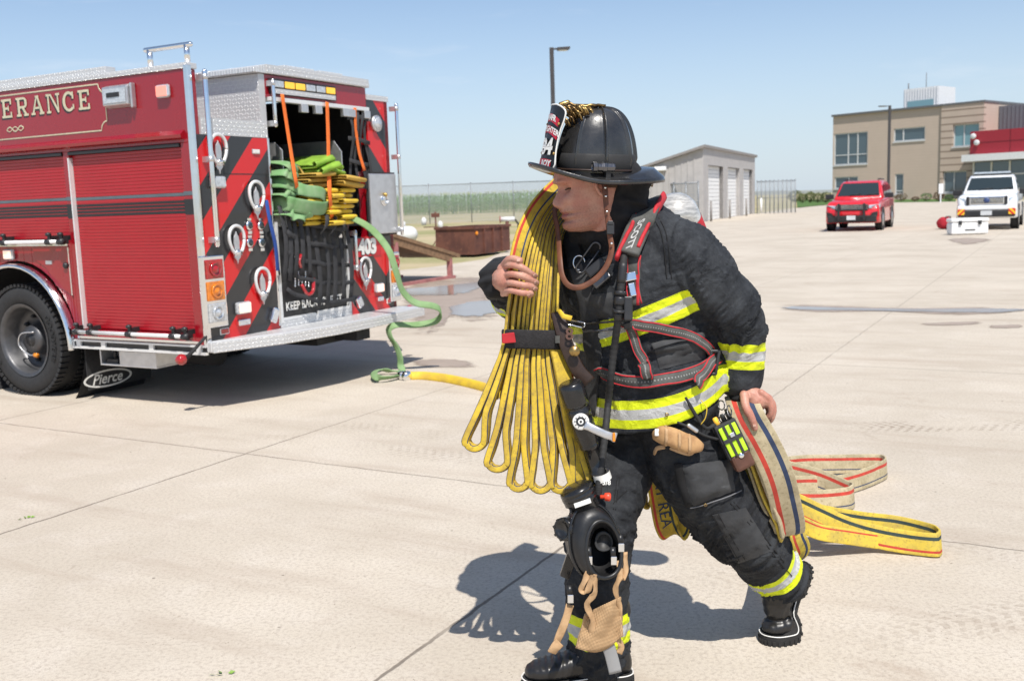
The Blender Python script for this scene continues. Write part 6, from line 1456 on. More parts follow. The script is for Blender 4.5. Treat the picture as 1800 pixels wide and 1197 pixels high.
MAT['thread']=mk('dark_thread',(.008,.008,.009),.9); MAT['greythread']=mk('grey_thread',(.16,.16,.17),.8)
for pts in ([(1142,378),(1160,402),(1168,440),(1172,490)],[(1150,374),(1168,400),(1176,440),(1180,490)]): strap_on('shoulder_seam',pts,.0016,.0012,.0015,MAT['thread'],coat,PO)
patch('cargo_pocket',[(1197,817),(1282,807),(1290,862),(1214,889)],.020,MAT['patch'],pants)
strap_on('pocket_flap',[(1193,815),(1198,845),(1212,888)],.014,.004,.010,MAT['thread'],pants,PO)
strap_on('pocket_edge',[(1214,890),(1240,884),(1266,876),(1300,862)],.0018,.0015,.014,MAT['greythread'],pants,PO)
p,n=cast(1239,882,.024); g=MB(); g.lathe([(.003,0),(.006,.001),(.006,.002),(.003,.0025)],p-PO,n,12,0,True,False); g.build('eyelet',MAT['brass'],pants)
patch('knee_patch',[(1252,905),(1310,892),(1358,968),(1298,990)],.006,MAT['patch'],pants)
for pts in ([(1284,884),(1312,915),(1345,955),(1372,990),(1392,1012)],[(1290,882),(1318,913),(1351,953),(1378,988)]): strap_on('leg_seam',pts,.0016,.0012,.0015,MAT['thread'],pants,PO)
for pts in ([(1253,904),(1272,938),(1300,985)],[(1262,902),(1281,936),(1309,982)]): strap_on('knee_seam',pts,.0014,.0012,.0065,MAT['thread'],pants,PO)
for pts in ([(1086,835),(1082,862),(1078,895)],[(1090,836),(1086,863),(1082,896)],[(1078,885),(1090,872),(1102,862)]): strap_on('leg_seam',pts,.0014,.0012,.0015,MAT['thread'],pants,PO)
p,n=cast(1172,728,.004); g=MB(); g.lathe([(.003,0),(.006,.001),(.006,.002),(.003,.0025)],p-PO,n,12,0,True,False); g.build('eyelet',MAT['brass'],coat)
# ================================================================ BREATHING APPARATUS
BO=at(1190,420,3.3); ba=empty('breathing_apparatus',BO,'breathing apparatus with silver air cylinder and grey red harness on the firefighter','breathing gear')
MAT['cyl']=None
m,t=newmat('carbon_cylinder'); co=t.coord(); st_=t.noise(t.scale(co,(9,9,40)),3,6,.7)
t.set(Base_Color=t.mix(t.ramp(st_,.35,.65),(.62,.60,.56),(.34,.33,.31)),Roughness=.28,Coat_Weight=.6,Metallic=.2); MAT['cyl']=m
MAT['webgrey']=mk('grey_webbing',(.085,.085,.078),.8,0,.3,40,bump=(140,.35,.002)); MAT['webred']=mk('red_webbing',(.50,.02,.03),.75,0,.25,40); MAT['stitchw']=mk('pale_stitch',(.24,.24,.23),.8)
ca=at(1184,372,3.30); cb=at(1262,560,3.46); ax=(cb-ca).normalized()
g=MB(); R_=.078; g.lathe([(0.001,-.055),(.018,-.054),(.035,-.05),(.054,-.038),(.068,-.02),(R_-.002,0),(R_,.03),(R_,.42),(.06,.47),(.02,.49),(0.001,.49)],ca-BO,ax,36); g.build('cylinder',MAT['cyl'],ba)
g=MB(); g.lathe([(R_+.0012,.045),(R_+.0012,.095)],ca-BO,ax,36,0,True,False); g.build('label_band',MAT['webred'],ba)
g=MB(); g.lathe([(R_+.0008,.10),(R_+.0008,.2)],ca-BO,ax,36,0,True,False); g.build('pressure_label',mk('pale_label',(.55,.53,.38),.4),ba)
def front(px,py,off):
    p,n=cast(px,py,0); r=ray(px,py).normalized(); return p-r*off
def scasts(name,pts,hw,th,off,edge=True,st=True,mat=None): return strap_on(name,pts,hw,th,off,mat or MAT['webgrey'],ba,BO,MAT['webred'] if edge else None,5,MAT['stitchw'] if st else None)
SP=[V(q) for q in smooth_path([tuple(front(*q)) if q[2]<1 else tuple(at(*q)) for q in ((1150,352,3.16),(1144,362,3.08),(1134,380,.035),(1122,402,.038),(1112,424,.040),(1103,446,.042))],7)]
SW=(CR*.90+CU*.42+_f*.10).normalized()
g=MB(); g.ribbon([q-BO for q in SP],SW,.036,.010,0,n=14,p=3)
for s_ in (-1,1): g.ribbon([q-BO+SW*s_*.036 for q in SP],SW,.0065,.0140,1,n=10)
ss=g.build('shoulder_strap',[MAT['webgrey'],MAT['webred']],ba)
P_=SP[10:]; N_=[(-_f*.93+CU*.25+CR*.1).normalized()]*len(P_); P_=[q-_f*.0112+CU*.002 for q in P_]; Lp=[0]
for a,b in zip(P_[:-1],P_[1:]): Lp.append(Lp[-1]+(b-a).length)
def along(x,y,z,nn=.0):
    d=Lp[-1]*.5+x; d=max(0,min(Lp[-1]-1e-4,d)); i=max(k for k in range(len(Lp)-1) if Lp[k]<=d); f=(d-Lp[i])/max(1e-6,Lp[i+1]-Lp[i]); t_=(P_[i+1]-P_[i]).normalized(); w_=SW; return P_[i].lerp(P_[i+1],f)+w_*y-BO
g=MB(); g.text('SCOTT',.033,lambda x,y,z:along(x+.022,y-.005,z),0,.001); 
for q in ((-.057,.004,.012),(-.057,-.016,.012)): g.add([along(q[0]+.008,q[1],0),along(q[0]+.018,q[1],0),along(q[0]+.018,q[1]+.005,0),along(q[0]+.008,q[1]+.005,0)],[(0,1,2,3)])
g.add([along(-.049,-.016,0),along(-.045,-.016,0),along(-.045,.009,0),along(-.049,.009,0)],[(0,1,2,3)])
g.build('strap_lettering',mk('grey_print',(.42,.42,.41),.7),ss)
strap_on('pipe_trim',[(1124,450),(1122,480),(1122,510),(1121,535)],.005,.003,.012,MAT['webred'],ba,BO)
strap_on('lower_shoulder_strap',[(1113,445),(1115,480),(1113,512),(1118,535)],.022,.004,.010,MAT['webgrey'],ba,BO,MAT['webred'])
scasts('waist_belt',[(1052,650),(1085,664),(1140,672),(1195,662),(1236,648),(1262,628)],.021,.004,.012)
scasts('chest_strap',[(1090,562),(1115,570),(1155,575),(1198,586),(1228,600),(1248,618)],.017,.004,.014)
scasts('pull_strap',[(1109,574),(1119,604),(1130,632),(1138,658)],.016,.004,.016); scasts('strap_end',[(1128,634),(1134,648),(1141,664)],.019,.006,.020)
scasts('belt_tail',[(1250,632),(1238,650),(1226,668),(1222,676)],.018,.004,.022)
def blockp(name,px,py,off,hw,hh,th,rot,mat,par=ba,org=BO,bev=.003):
    p,n=cast(px,py,off); a=math.radians(rot); n=(n*.4-_f*.6).normalized(); u=(CR*math.cos(a)+CU*math.sin(a)); u=(u-n*u.dot(n)).normalized(); v=n.cross(u); g=MB(); g.obox(p-org,u*hw,v*hh,n*th); return g.build(name,mat,par,bevel=bev)
DCH=mk('dark_metal',(.12,.12,.125),.3,.8,.2,30)
blockp('metal_buckle',1109,488,.022,.020,.013,.003,10,MAT['polish']); blockp('metal_buckle',1113,510,.02,.010,.02,.003,12,MAT['polish'])
g=MB()
p,n=cast(1250,640,.02)
for a_,b_ in (((-.018,-.036),(.006,-.036)),((.006,-.036),(.018,.034)),((.018,.034),(-.006,.034)),((-.006,.034),(-.018,-.036))): g.tube([p+CR*a_[0]+CU*a_[1]-BO,p+CR*b_[0]+CU*b_[1]-BO],.0055,8,rnd=True)
g.tube([p+CR*-.012+CU*-.003-BO,p+CR*.012+CU*-.001-BO],.004,8); g.build('side_buckle',MAT['blackplastic'],ba)
# regulator hose in front of the chest
hp=[(1099,432,.035),(1095,470,.045),(1091,510,.05),(1087,555,.06),(1080,610,.06),(1074,660,.06),(1069,710,.06)]
HPp=[front(*q) for q in hp]; d0=HPp[-1]
HPp+= [at(1064,760,min(2.97,(d0).y+.0)),at(1058,810,2.945),at(1053,850,2.93),at(1051,868,2.93)]
P=[V(q) for q in smooth_path([tuple(q) for q in HPp],16)]
g=MB(); g.tube([q-BO for q in P],[.0112+.0007*math.sin(i*2.1) for i in range(len(P))],12); g.build('air_hose',MAT['rubber'],ba)
def at_hose(py): return min(P,key=lambda q:abs((lambda v:598.5-F*v.dot(CU)/v.dot(_f))(q-CAM)-py))
for y0,rad,hh in ((515,.019,.006),(528,.017,.012),(545,.021,.004),(556,.015,.012),(480,.0135,.03)):
    c=at_hose(y0); c2=at_hose(y0+14); g=MB(); g.lathe([(0.008,-hh),(rad*.9,-hh),(rad,-hh*.6),(rad,hh*.6),(rad*.9,hh),(.008,hh)],c-BO,c2-c,16); g.build('hose_fitting',MAT['blackplastic'],ba)
c=at_hose(540); g=MB(); g.obox(c-BO+CR*.026-CU*.004,CR*.013,CU*.036,_f*.012); g.build('regulator_block',MAT['blackplastic'],ba,bevel=.004)
blockp('chest_ring',1105,568,.024,.013,.010,.004,20,MAT['blackplastic'])
# carabiners across the chest
def carab(name,a,b,w_,par,org,mat,off=.025,r=.0035):
    A_,B_=front(*a,off),front(*b,off); d=(B_-A_); L_=d.length; d.normalize(); n=_f; s=d.cross(n).normalized(); g=MB()
    Q=[A_+d*(L_*.5+ (L_*.5-w_)*sx_)+ (d*math.cos(t_)+s*math.sin(t_))*w_ for sx_,t_ in [(1,k*math.pi/8-math.pi/2) for k in range(9)]+[(-1,k*math.pi/8+math.pi/2) for k in range(9)]]
    g.tube([q-org for q in Q+[Q[0]]],r,8); return g.build(name,mat,par)
carab('carabiner',(1024,576),(1086,572),.012,ba,BO,DCH); carab('carabiner',(975,561),(1028,572),.008,ba,BO,MAT['polish'],.03,.0025)
# ================================================================ THINGS CARRIED ON THE COAT
# lapel light and microphone cluster
LO=front(1052,470,.02); la=empty('lapel_light',LO,'black angled lapel light clipped to the chest under the leather chin strap','flashlight')
blockp('lamp_body',1052,472,.020,.034,.016,.014,38,MAT['blackplastic'],la,LO,.006); blockp('lamp_front',1062,492,.022,.030,.017,.013,38,DCH,la,LO,.005); blockp('lamp_button',1055,504,.03,.008,.005,.008,38,MAT['litamber'],la,LO,.002)
blockp('lamp_slot',1062,490,.036,.020,.003,.003,38,MAT['polish'],la,LO,.001)
CO_=front(1030,452,.02); cc=carab('carabiner',(1016,478),(1052,428),.014,None,CO_,DCH,.028,.0032); cc.location=CO_; tag(cc,'dark steel carabiner hooked above the lapel light on the chest','carabiner')
g=MB(); c=front(1018,462,.03); g.tube([c+CR*.018*math.cos(a)+CU*.022*math.sin(a)-c for a in [2*math.pi*k/24 for k in range(25)]],.0026,8); o=g.build('key_ring',MAT['polish']); o.location=c; tag(o,'thin silver ring hanging beside the dark carabiner on the chest','ring')
# leather name strap with medallion
NO=front(998,610,.02); nm=empty('leather_strap',NO,'dark embossed leather strap with a brass medallion between coat and hose bundle','strap')
P=[V(q) for q in smooth_path([tuple(at(*q)) for q in ((980,548,3.02),(988,580,3.0),(999,615,2.99),(1016,650,2.985),(1036,672,2.985))],6)]
g=MB(); g.ribbon([q-NO for q in P],[(CR*.9+CU*.35)]*len(P),.022,.003,n=8,p=4); g.build('strap',MAT['darkleather'],nm)
c=at(1010,617,2.965); g=MB(); g.lathe([(0,-.002),(.0165,0),(.0165,.003),(.012,.0035),(.010,.006),(0,.007)],c-NO,(CAM-c),20); g.build('medallion',MAT['brass'],nm)
g=MB(); c=at(1001,588,2.975); g.text('8',.05,lambda x,y,z:c-NO+CR*x+CU*y,0,.001); g.build('embossed_numeral',mk('worn_leather',(.10,.045,.03),.5),nm)
g=MB(); g.ribbon([at(982,545,2.99)-NO,at(990,556,2.97)-NO,at(1005,560,2.965)-NO],CU,.008,.002,n=6); g.build('yellow_loop',MAT['yelhose'],nm)
# ---- hose nozzle
ZO=at(1010,690,2.93); nz=empty('hose_nozzle',ZO,'black fire hose nozzle with a white dial, below the yellow hose bundle','nozzle')
za=at(1001,672,2.925); zb=at(1060,858,2.96); zd=(zb-za).normalized(); NB=mk('nozzle_black',(.018,.018,.019),.25,.2,.3,18,coat=.3)
g=MB(); g.lathe([(0.001,.002),(.03,.0),(.037,.006),(.040,.02),(.040,.066),(.037,.074),(.033,.076),(.033,.084),(.036,.086),(.036,.112),(.030,.116),(.001,.116)],za-ZO,zd,32); g.build('bumper',NB,nz)
g=MB(); g.lathe([(.03,.114),(.034,.118),(.036,.15),(.034,.185),(.028,.2),(.030,.204),(.030,.214),(.022,.218),(.021,.29),(.026,.292),(.026,.31),(.021,.312),(.021,.34),(0.001,.345)],za-ZO,zd,28); g.build('nozzle_body',NB,nz)
c=at(1021,741,2.885); g=MB(); g.lathe([(0.001,-.02),(.024,-.018),(.025,0),(.022,.003),(.001,.004)],c-ZO,(CAM-c),28); dl=g.build('dial',MAT['whitevinyl'],nz); nd=(CAM-c).normalized()
g=MB(); g.lathe([(.008,0),(.014,.0005),(.0145,.0)],c-ZO+nd*.0042,nd,24,0,False,False)
for k in range(9): a=k*.62; g.obox(c-ZO+nd*.0042+CR*math.cos(a)*.0175+CU*math.sin(a)*.0175,(CR*math.cos(a)+CU*math.sin(a))*.0022,(CU*math.cos(a)-CR*math.sin(a))*.0012,nd*.0005)
g.lathe([(0,0),(.004,0.0),(.003,.002),(0,.002)],c-ZO+nd*.004,nd,12); g.build('dial_mark',MAT['black'],dl)
P=[V(q) for q in smooth_path([tuple(at(*q)) for q in ((1028,746,2.875),(1048,756,2.87),(1066,764,2.872),(1082,769,2.878))],5)]
g=MB(); g.ribbon([q-ZO for q in P],CU*.9+CR*.3,[.014,.0135]+[.012]*(len(P)-4)+[.015,.015],.006,n=10,p=4); g.build('bale_handle',MAT['alum'],nz); c=at(1079,768,2.872); g=MB(); g.obox(c-ZO,CR*.004,CU*.013,_f*.007); g.build('handle_tip',MAT['amberlens'],nz,bevel=.002)
g=MB(); c0=at(1058,836,2.945); g.lathe([(.0275,-.012),(.0278,.012)],c0-ZO,zd,24,0,True,False); g.build('collar_label',MAT['whitevinyl'],nz)
c=c0+zd*.012; g=MB(); g.text('3/8',.02,lambda x,y,z:c0+zd*.019-_f*.0305*1.0+CR*(x+.006)+CU*y-ZO,0,.0005); g.build('size_marking',MAT['whitevinyl'],nz)
# ---- face mask hanging at the knee
MO=at(1045,940,2.93); mk_=empty('breathing_mask',MO,'black breathing mask with tan head straps hanging before the front leg','mask'); RB=mk('mask_rubber',(.014,.014,.015),.38,0,.3,20)
def ell3(px,py,Y,w_,h_,rot,skew=(0,0),n=48,tx=.0):
    c=at(px,py,Y); a=math.radians(rot); u=CR*math.cos(a)+CU*math.sin(a)+_f*tx; v=-CR*math.sin(a)+CU*math.cos(a); R=[]
    for j in range(n):
        s=2*math.pi*j/n; k=1+.10*math.sin(s)*-1; R.append(c+u*(w_*k*math.copysign(abs(math.cos(s))**.9,math.cos(s)))+v*(h_*math.sin(s))-MO)
    return R
g=MB(); g.loft([ell3(1060,968,2.90,.040,.070,8,tx=.3),ell3(1062,966,2.865,.048,.080,8,tx=.3),ell3(1060,962,2.855,.056,.088,8,tx=.35),ell3(1052,955,2.87,.068,.104,10,tx=.4),ell3(1044,950,2.90,.076,.112,12,tx=.4),ell3(1034,948,2.935,.072,.106,14,tx=.3),ell3(1024,945,2.965,.050,.08,14),ell3(1018,942,2.98,.02,.04,14),ell3(1016,941,2.983,.003,.006,14)],0,True,False); recalc(g.build('face_shell',RB,mk_))
g=MB(); R=ell3(1061,965,2.856,.053,.085,8,tx=.33); g.tube(R+[R[0]],.0065,10); g.build('face_seal',RB,mk_)
g=MB(); R=ell3(1045,950,2.895,.0775,.1135,12,tx=.4); g.tube(R+[R[0]],.005,8); g.build('lens_frame',NB,mk_)
g=MB(); g.loft([ell3(1060,950,2.915,.030,.034,8),ell3(1062,952,2.905,.026,.028,8),ell3(1062,952,2.925,.016,.018,8)],0,True,True); g.build('nose_cup',mk('nose_cup_grey',(.035,.035,.036),.5),mk_)
ta=at(1012,858,2.93); tb_=at(1034,905,2.93); td=(tb_-ta)
g=MB(); g.lathe([(.02,-.012),(.036,-.010),(.052,.0),(.054,.008),(.050,.010),(.054,.014),(.054,.024),(.050,.026),(.053,.030),(.053,.040),(.046,.046),(.046,.07),(.036,.08)],ta-MO,td,32); g.build('regulator_port',NB,mk_)
g=MB(); 
c=at(1024,884,2.878); g.obox(c-MO,(CR*.93+CU*.32)*.026,(CU*.95-CR*.3)*.007,_f*.002); g.build('white_label',MAT['whitevinyl'],mk_)
c=at(1062,873,2.92); g=MB(); g.lathe([(.006,-.012),(.006,0),(.012,.002),(.013,.016),(.010,.02),(0,.02)],c-MO,CR,14); g.build('red_valve',mk('valve_orange',(.75,.07,.03),.4),mk_)
c=at(991,930,2.895); g=MB(); nv_=(-_f*.75-CR*.65).normalized(); g.lathe([(.036,-.03),(.036,0),(.034,.006),(.026,.008),(.024,.002),(.001,.0)],c-MO,nv_,26); 
for k in range(8): a=k*.785; uu=nv_.orthogonal().normalized(); vv=nv_.cross(uu); g.obox(c-MO+(uu*math.cos(a)+vv*math.sin(a))*.031+nv_*.004,uu*.004,vv*.004,nv_*.006)
g.build('voice_port',NB,mk_)
g=MB(); g.prism([at(1003,955,2.90)-MO,at(1022,960,2.90)-MO,at(1000,1020,2.92)-MO,at(984,1012,2.92)-MO],_f*.02); g.build('lens_clip',NB,mk_,bevel=.004)
TAN=mk('tan_strap',(.50,.32,.17),.85,0,.3,30,c2=(.36,.22,.11),bump=(110,.4,.002))
def mstrap(pts,hw,mat=TAN,name='head_strap',th=.0022,tw=.0):
    P=[V(q) for q in smooth_path([tuple(at(*q)) for q in pts],6)]; n=len(P); g=MB(); g.ribbon([q-MO for q in P],[(CR*math.cos(tw*math.sin(i*.5))+_f*math.sin(tw*math.sin(i*.5))+CU*.25) for i in range(n)],hw,th,n=8,p=4); return g.build(name,mat,mk_)
mstrap([(1034,990,2.85),(1032,1010,2.84),(1022,1035,2.84),(1032,1040,2.83),(1043,1010,2.83),(1046,1040,2.83),(1032,1062,2.84),(1042,1090,2.85),(1038,1115,2.86),(1052,1125,2.86)],.010,tw=.9)
mstrap([(1086,985,2.87),(1090,1010,2.86),(1082,1035,2.86),(1088,1060,2.87),(1090,1085,2.875),(1086,1110,2.88)],.009,tw=.9)
mstrap([(1098,970,2.88),(1100,1000,2.875),(1094,1018,2.87),(1090,1000,2.87)],.009,tw=.7)
mstrap([(1002,1062,2.88),(994,1090,2.87),(984,1115,2.87),(974,1140,2.875)],.0125,tw=.3); mstrap([(984,1128,2.862),(976,1137,2.858),(970,1146,2.862)],.0155,th=.005)
mstrap([(1085,1120,2.88),(1092,1135,2.88),(1088,1148,2.88)],.010,tw=.6); mstrap([(1040,1120,2.86),(1038,1138,2.86),(1042,1142,2.86)],.009)
mstrap([(1066,1125,2.875),(1074,1150,2.88),(1082,1182,2.885)],.020,mk('grey_tab',(.30,.30,.30),.6),'pull_tab',.003)
def netp(u,v):
    px=1012+u*84-14*(1-u)*v*0; py=1048+30*(1-u)+v*(1120-1052-26*(1-u)*.3)+16*math.sin(u*3.1)*v; w_=.5+.5*v
    px=(1074-px)*.25*(1-v)+px
    return at(px,py,2.865+.012*math.sin(u*7+v*3)+.010*noise.noise(V((u*5,v*5,2))))-MO
TM=None
m,t=newmat('tan_head_net'); co=t.coord(); a_=t.m('SINE',t.m('MULTIPLY',t.dot(co,(1,.2,.6)),900)); b_=t.m('SINE',t.m('MULTIPLY',t.dot(co,(-.6,.2,1)),900)); k_=t.m('MULTIPLY',a_,b_)
t.set(Base_Color=t.mix(t.ramp(k_,-.2,.5),(.55,.36,.19),(.30,.18,.09)),Roughness=.9,Normal=t.bump(k_,.6,.002))
g=MB(); g.grid(netp,16,14); o=g.build('head_net',m,mk_); sm=o.modifiers.new('thick','SOLIDIFY'); sm.thickness=.004
for q in ((1036,985,2.842),(1003,1052,2.868),(1092,962,2.868),(1079,985,2.86)):
    c=at(*q); g=MB(); g.obox(c-MO,CR*.009,CU*.013,_f*.003); b=g.build('strap_buckle',MAT['polish'],mk_,bevel=.002)
    g=MB(); g.ribbon([at(q[0]-2,q[1]-24,q[2]+.012)-MO,at(q[0]-1,q[1]-8,q[2]+.002)-MO],CR,.009,.004,n=8); g.build('rubber_tab',RB,mk_)
# ---- tan glove pouch
GO=front(1190,772,.02); gp_=empty('glove_pouch',GO,'tan fabric pouch with rolled straps clipped at the coat hem','pouch'); 
def bxp(px,py,off): return front(px,py,off)
P=[bxp(1152,764,.03),bxp(1175,766,.038),bxp(1205,778,.038),bxp(1232,786,.03)]
P=[V(q) for q in smooth_path([tuple(q) for q in P],5)]
TAN2=mk('tan_cordura',(.46,.27,.12),.8,0,.3,30,c2=(.33,.18,.08),bump=(90,.5,.002))
g=MB(); g.ribbon([q-GO for q in P],CU*.95-CR*.25,[.016,.022,.027]+[.029]*(len(P)-6)+[.025,.02,.014],.018,n=16,p=2.6); g.build('pouch_body',TAN2,gp_)
for f in (4,8,11):
    if f<len(P): c=P[f]; g=MB(); g.ribbon([c-GO+CU*.030-_f*.004,c-GO+CU*.016-_f*.021,c-GO-CU*.014-_f*.021,c-GO-CU*.032-_f*.004],CR,.005,.002,n=6); g.build('pouch_strap',TAN,gp_)
c=bxp(1157,760,.052); g=MB(); g.obox(c-GO,CR*.011,CU*.011,_f*.004); g.build('glove_label',MAT['whitevinyl'],gp_,bevel=.003)
for pts in ([(1178,786),(1195,793),(1212,797),(1222,790)],[(1168,785),(1155,788),(1150,797)]):
    Q=[V(q) for q in smooth_path([tuple(bxp(x,y,.035)) for x,y in pts],5)]; g=MB(); g.ribbon([q-GO for q in Q],CU,.007,.004,n=8); g.build('rolled_strap',TAN,gp_)
# ---- radio in a lime and black holder
RO=front(1288,780,.03); rd=empty('radio',RO,'lime and black radio holder with antenna hanging at the hip','radio')
LIME=mk('lime_nylon',(.50,.80,.02),.6,0,.2,30)
u_=(CR*.44-CU*.9).normalized(); v_=(CR*.9+CU*.44).normalized()
def rp_(du,dv,d): return at(1287,772,3.0)+u_*du+v_*dv-_f*d-RO
def rbox(name,u0,u1,v0,v1,d0,d1,mat,par=rd,bev=.003):
    g=MB(); c=rp_((u0+u1)/2,(v0+v1)/2,(d0+d1)/2); g.obox(c,u_*(u1-u0)/2,v_*(v1-v0)/2,_f*(d1-d0)/2); return g.build(name,mat,par,bevel=bev)
rbox('holder',-.06,.055,-.038,.034,-.02,.02,MAT['webbing'],bev=.006); rbox('front_panel',-.05,.045,-.030,.027,.02,.027,LIME); 
for v0 in (-.016,.006): rbox('panel_strap',-.052,.047,v0,v0+.008,.0272,.031,MAT['webbing'],bev=.001)
rbox('panel_strap',-.012,.0,-.032,.029,.0275,.032,MAT['webbing'],bev=.001); rbox('clip',-.025,-.012,-.006,.008,.032,.036,MAT['alum'],bev=.001)
for v0 in (-.026,-.002,.016):
    g=MB(); g.lathe([(.008,0),(.008,.02),(.006,.024),(0,.024)],rp_(-.06,v0+.006,0.0),-u_,12); g.build('control_knob',MAT['blackplastic'] if v0>-.02 else MAT['litamber'],rd)
rbox('leather_pocket',.04,.098,-.034,.030,-.022,.024,mk('oiled_leather',(.11,.045,.028),.45,0,.3,22),bev=.010); g=MB(); g.lathe([(0,0),(.009,0),(.009,.002),(.005,.004),(0,.004)],rp_(.052,.0,.025),-_f,16); g.build('snap',MAT['polish'],rd)
P=[rp_(-.062,-.03,.0)+RO,at(1240,752,2.985),at(1222,728,2.975),at(1206,700,2.96)]; P=[V(q) for q in smooth_path([tuple(q) for q in P],5)]
g=MB(); g.tube([q-RO for q in P],[.0085,.0085]+[.006]*(len(P)-4)+[.004,.0045],8,rnd=True); g.build('antenna',MAT['rubber'],rd)
g=MB(); P=[V(q) for q in smooth_path([tuple(at(*q)) for q in ((1262,772,2.985),(1238,765,2.97),(1215,752,2.965),(1192,742,2.975),(1188,730,2.99))],5)]; g.tube([q-RO for q in P],.004,8); g.build('mic_cord',MAT['rubber'],rd); g=MB(); g.tube([at(1211,748,2.962)-RO,at(1224,757,2.962)-RO],.007,10,rnd=True); g.build('cord_connector',MAT['alum'],rd)
g=MB(); P=[V(q) for q in smooth_path([tuple(at(*q)) for q in ((1232,703,2.985),(1242,716,2.97),(1240,734,2.97),(1232,746,2.975))],5)]; g.tube([q-RO for q in P],.0017,6); g.build('yellow_cord',MAT['yelhose'],rd)
KO=front(1280,720,.02); ky=empty('key_clip',KO,'steel rings and clips dangling between coat hem and the gloved strap','clip')
for px,py,w_,h_ in ((1272,735,.014,.013),(1268,712,.008,.014),(1282,722,.007,.016)):
    c=at(px,py,3.0); g=MB(); g.tube([c+CR*w_*math.cos(a)+CU*h_*math.sin(a)+_f*.01*math.sin(a+px)-KO for a in [2*math.pi*k/20 for k in range(21)]],.0022,6); g.build('ring',DCH,ky)
ky['label']='steel rings dangling below the coat hem beside the lime radio holder'
# ================================================================ CARRIED HOSES
def hosemat(name,c,c2,sat=.55):
    m,t=newmat(name); co=t.coord(); n=t.noise(co,14,6,.7); f=t.noise(co,70,4,.7)
    base=t.mix(t.ramp(n,.35,.68),c,c2); base=t.mix(t.m('MULTIPLY',t.ramp(f,.5,.72),sat),base,(.16,.11,.05))
    w1=t.m('SINE',t.m('MULTIPLY',t.dot(co,(1,.4,1)),1500)); t.set(Base_Color=base,Roughness=.8,Normal=t.bump(t.m('ADD',f,t.m('MULTIPLY',w1,.2)),.4,.002)); return m
MAT['hy']=hosemat('yellow_hose_jacket',(.62,.43,.03),(.38,.255,.04)); MAT['htan']=hosemat('tan_hose_jacket',(.50,.42,.27),(.36,.30,.18)); MAT['hy2']=hosemat('bright_yellow_jacket',(.64,.47,.05),(.47,.35,.07))
MAT['hr']=mk('hose_red_stripe',(.52,.05,.03),.75,0,.25,30); MAT['hb']=mk('hose_blue_stripe',(.03,.05,.11),.75,0,.3,30); MAT['hg']=mk('hose_dark_stripe',(.03,.05,.045),.75,0,.3,30)
def striped(g,path,W_,hw,ht,bands,n=44,p=4.0,lap=.0):
    """flat hose with woven stripes; bands = [(w0,w1,mat)] on width coordinate -1..1"""
    N=len(path); rings=[]; hts=ht if isinstance(ht,list) else [ht]*N; cs=[math.copysign(abs(math.cos(2*math.pi*(j+.5)/n))**(2/p),math.cos(2*math.pi*(j+.5)/n)) for j in range(n)]
    for i in range(N):
        t=(path[min(N-1,i+1)]-path[max(0,i-1)]).normalized(); w=V(W_[i]); w=(w-t*w.dot(t)).normalized(); nn=t.cross(w)
        sg=.0022*noise.noise(path[i]*18)
        rings.append([path[i]+w*hw*cs[j]+nn*(hts[i]*math.copysign(abs(math.sin(2*math.pi*(j+.5)/n))**(2/p),math.sin(2*math.pi*(j+.5)/n))+sg*(1+cs[j])) for j in range(n)])
    o=len(g.f); g.loft(rings,0,True,True)
    for i in range(N-1):
        for j in range(n):
            wc_=(cs[j]+cs[(j+1)%n])/2
            for a,b,m_ in bands:
                if a<=wc_<=b: g.m[o+i*n+j]=m_
# ---- bundle on the shoulder
UO=at(935,600,3.03); bun=empty('hose_bundle',UO,'bundle of folded yellow hose carried on the shoulder, bound with a black strap','hose bundle')
NS=12
Lf=[(1010,322,3.36),(985,326,3.29),(965,342,3.22),(942,372,3.15),(926,405,3.09),(913,445,3.05),(904,490,3.035),(896,540,3.035),(890,590,3.04)]
Rf=[(1030,380,3.38),(1006,392,3.33),(990,410,3.28),(983,435,3.20),(982,465,3.13),(981,500,3.09),(980,530,3.07),(979,560,3.07),(978,590,3.07)]
loops=[((837,789),17,0,1),((876,825),18,2,3),((914,859),16,4,5),((951,862),17,6,7),((988,862),17,8,9),((1022,868),16,10,11)]
g=MB(); strip_top={}
for s in range(NS):
    f=s/(NS-1); f2=f**.85; P=[]
    for a,b in zip(Lf,Rf): P.append(tuple(np.array(at(*a))*(1-f2)+np.array(at(*b))*f2))
    strip_top[s]=P
bands=[(-.95,-.78,2)]
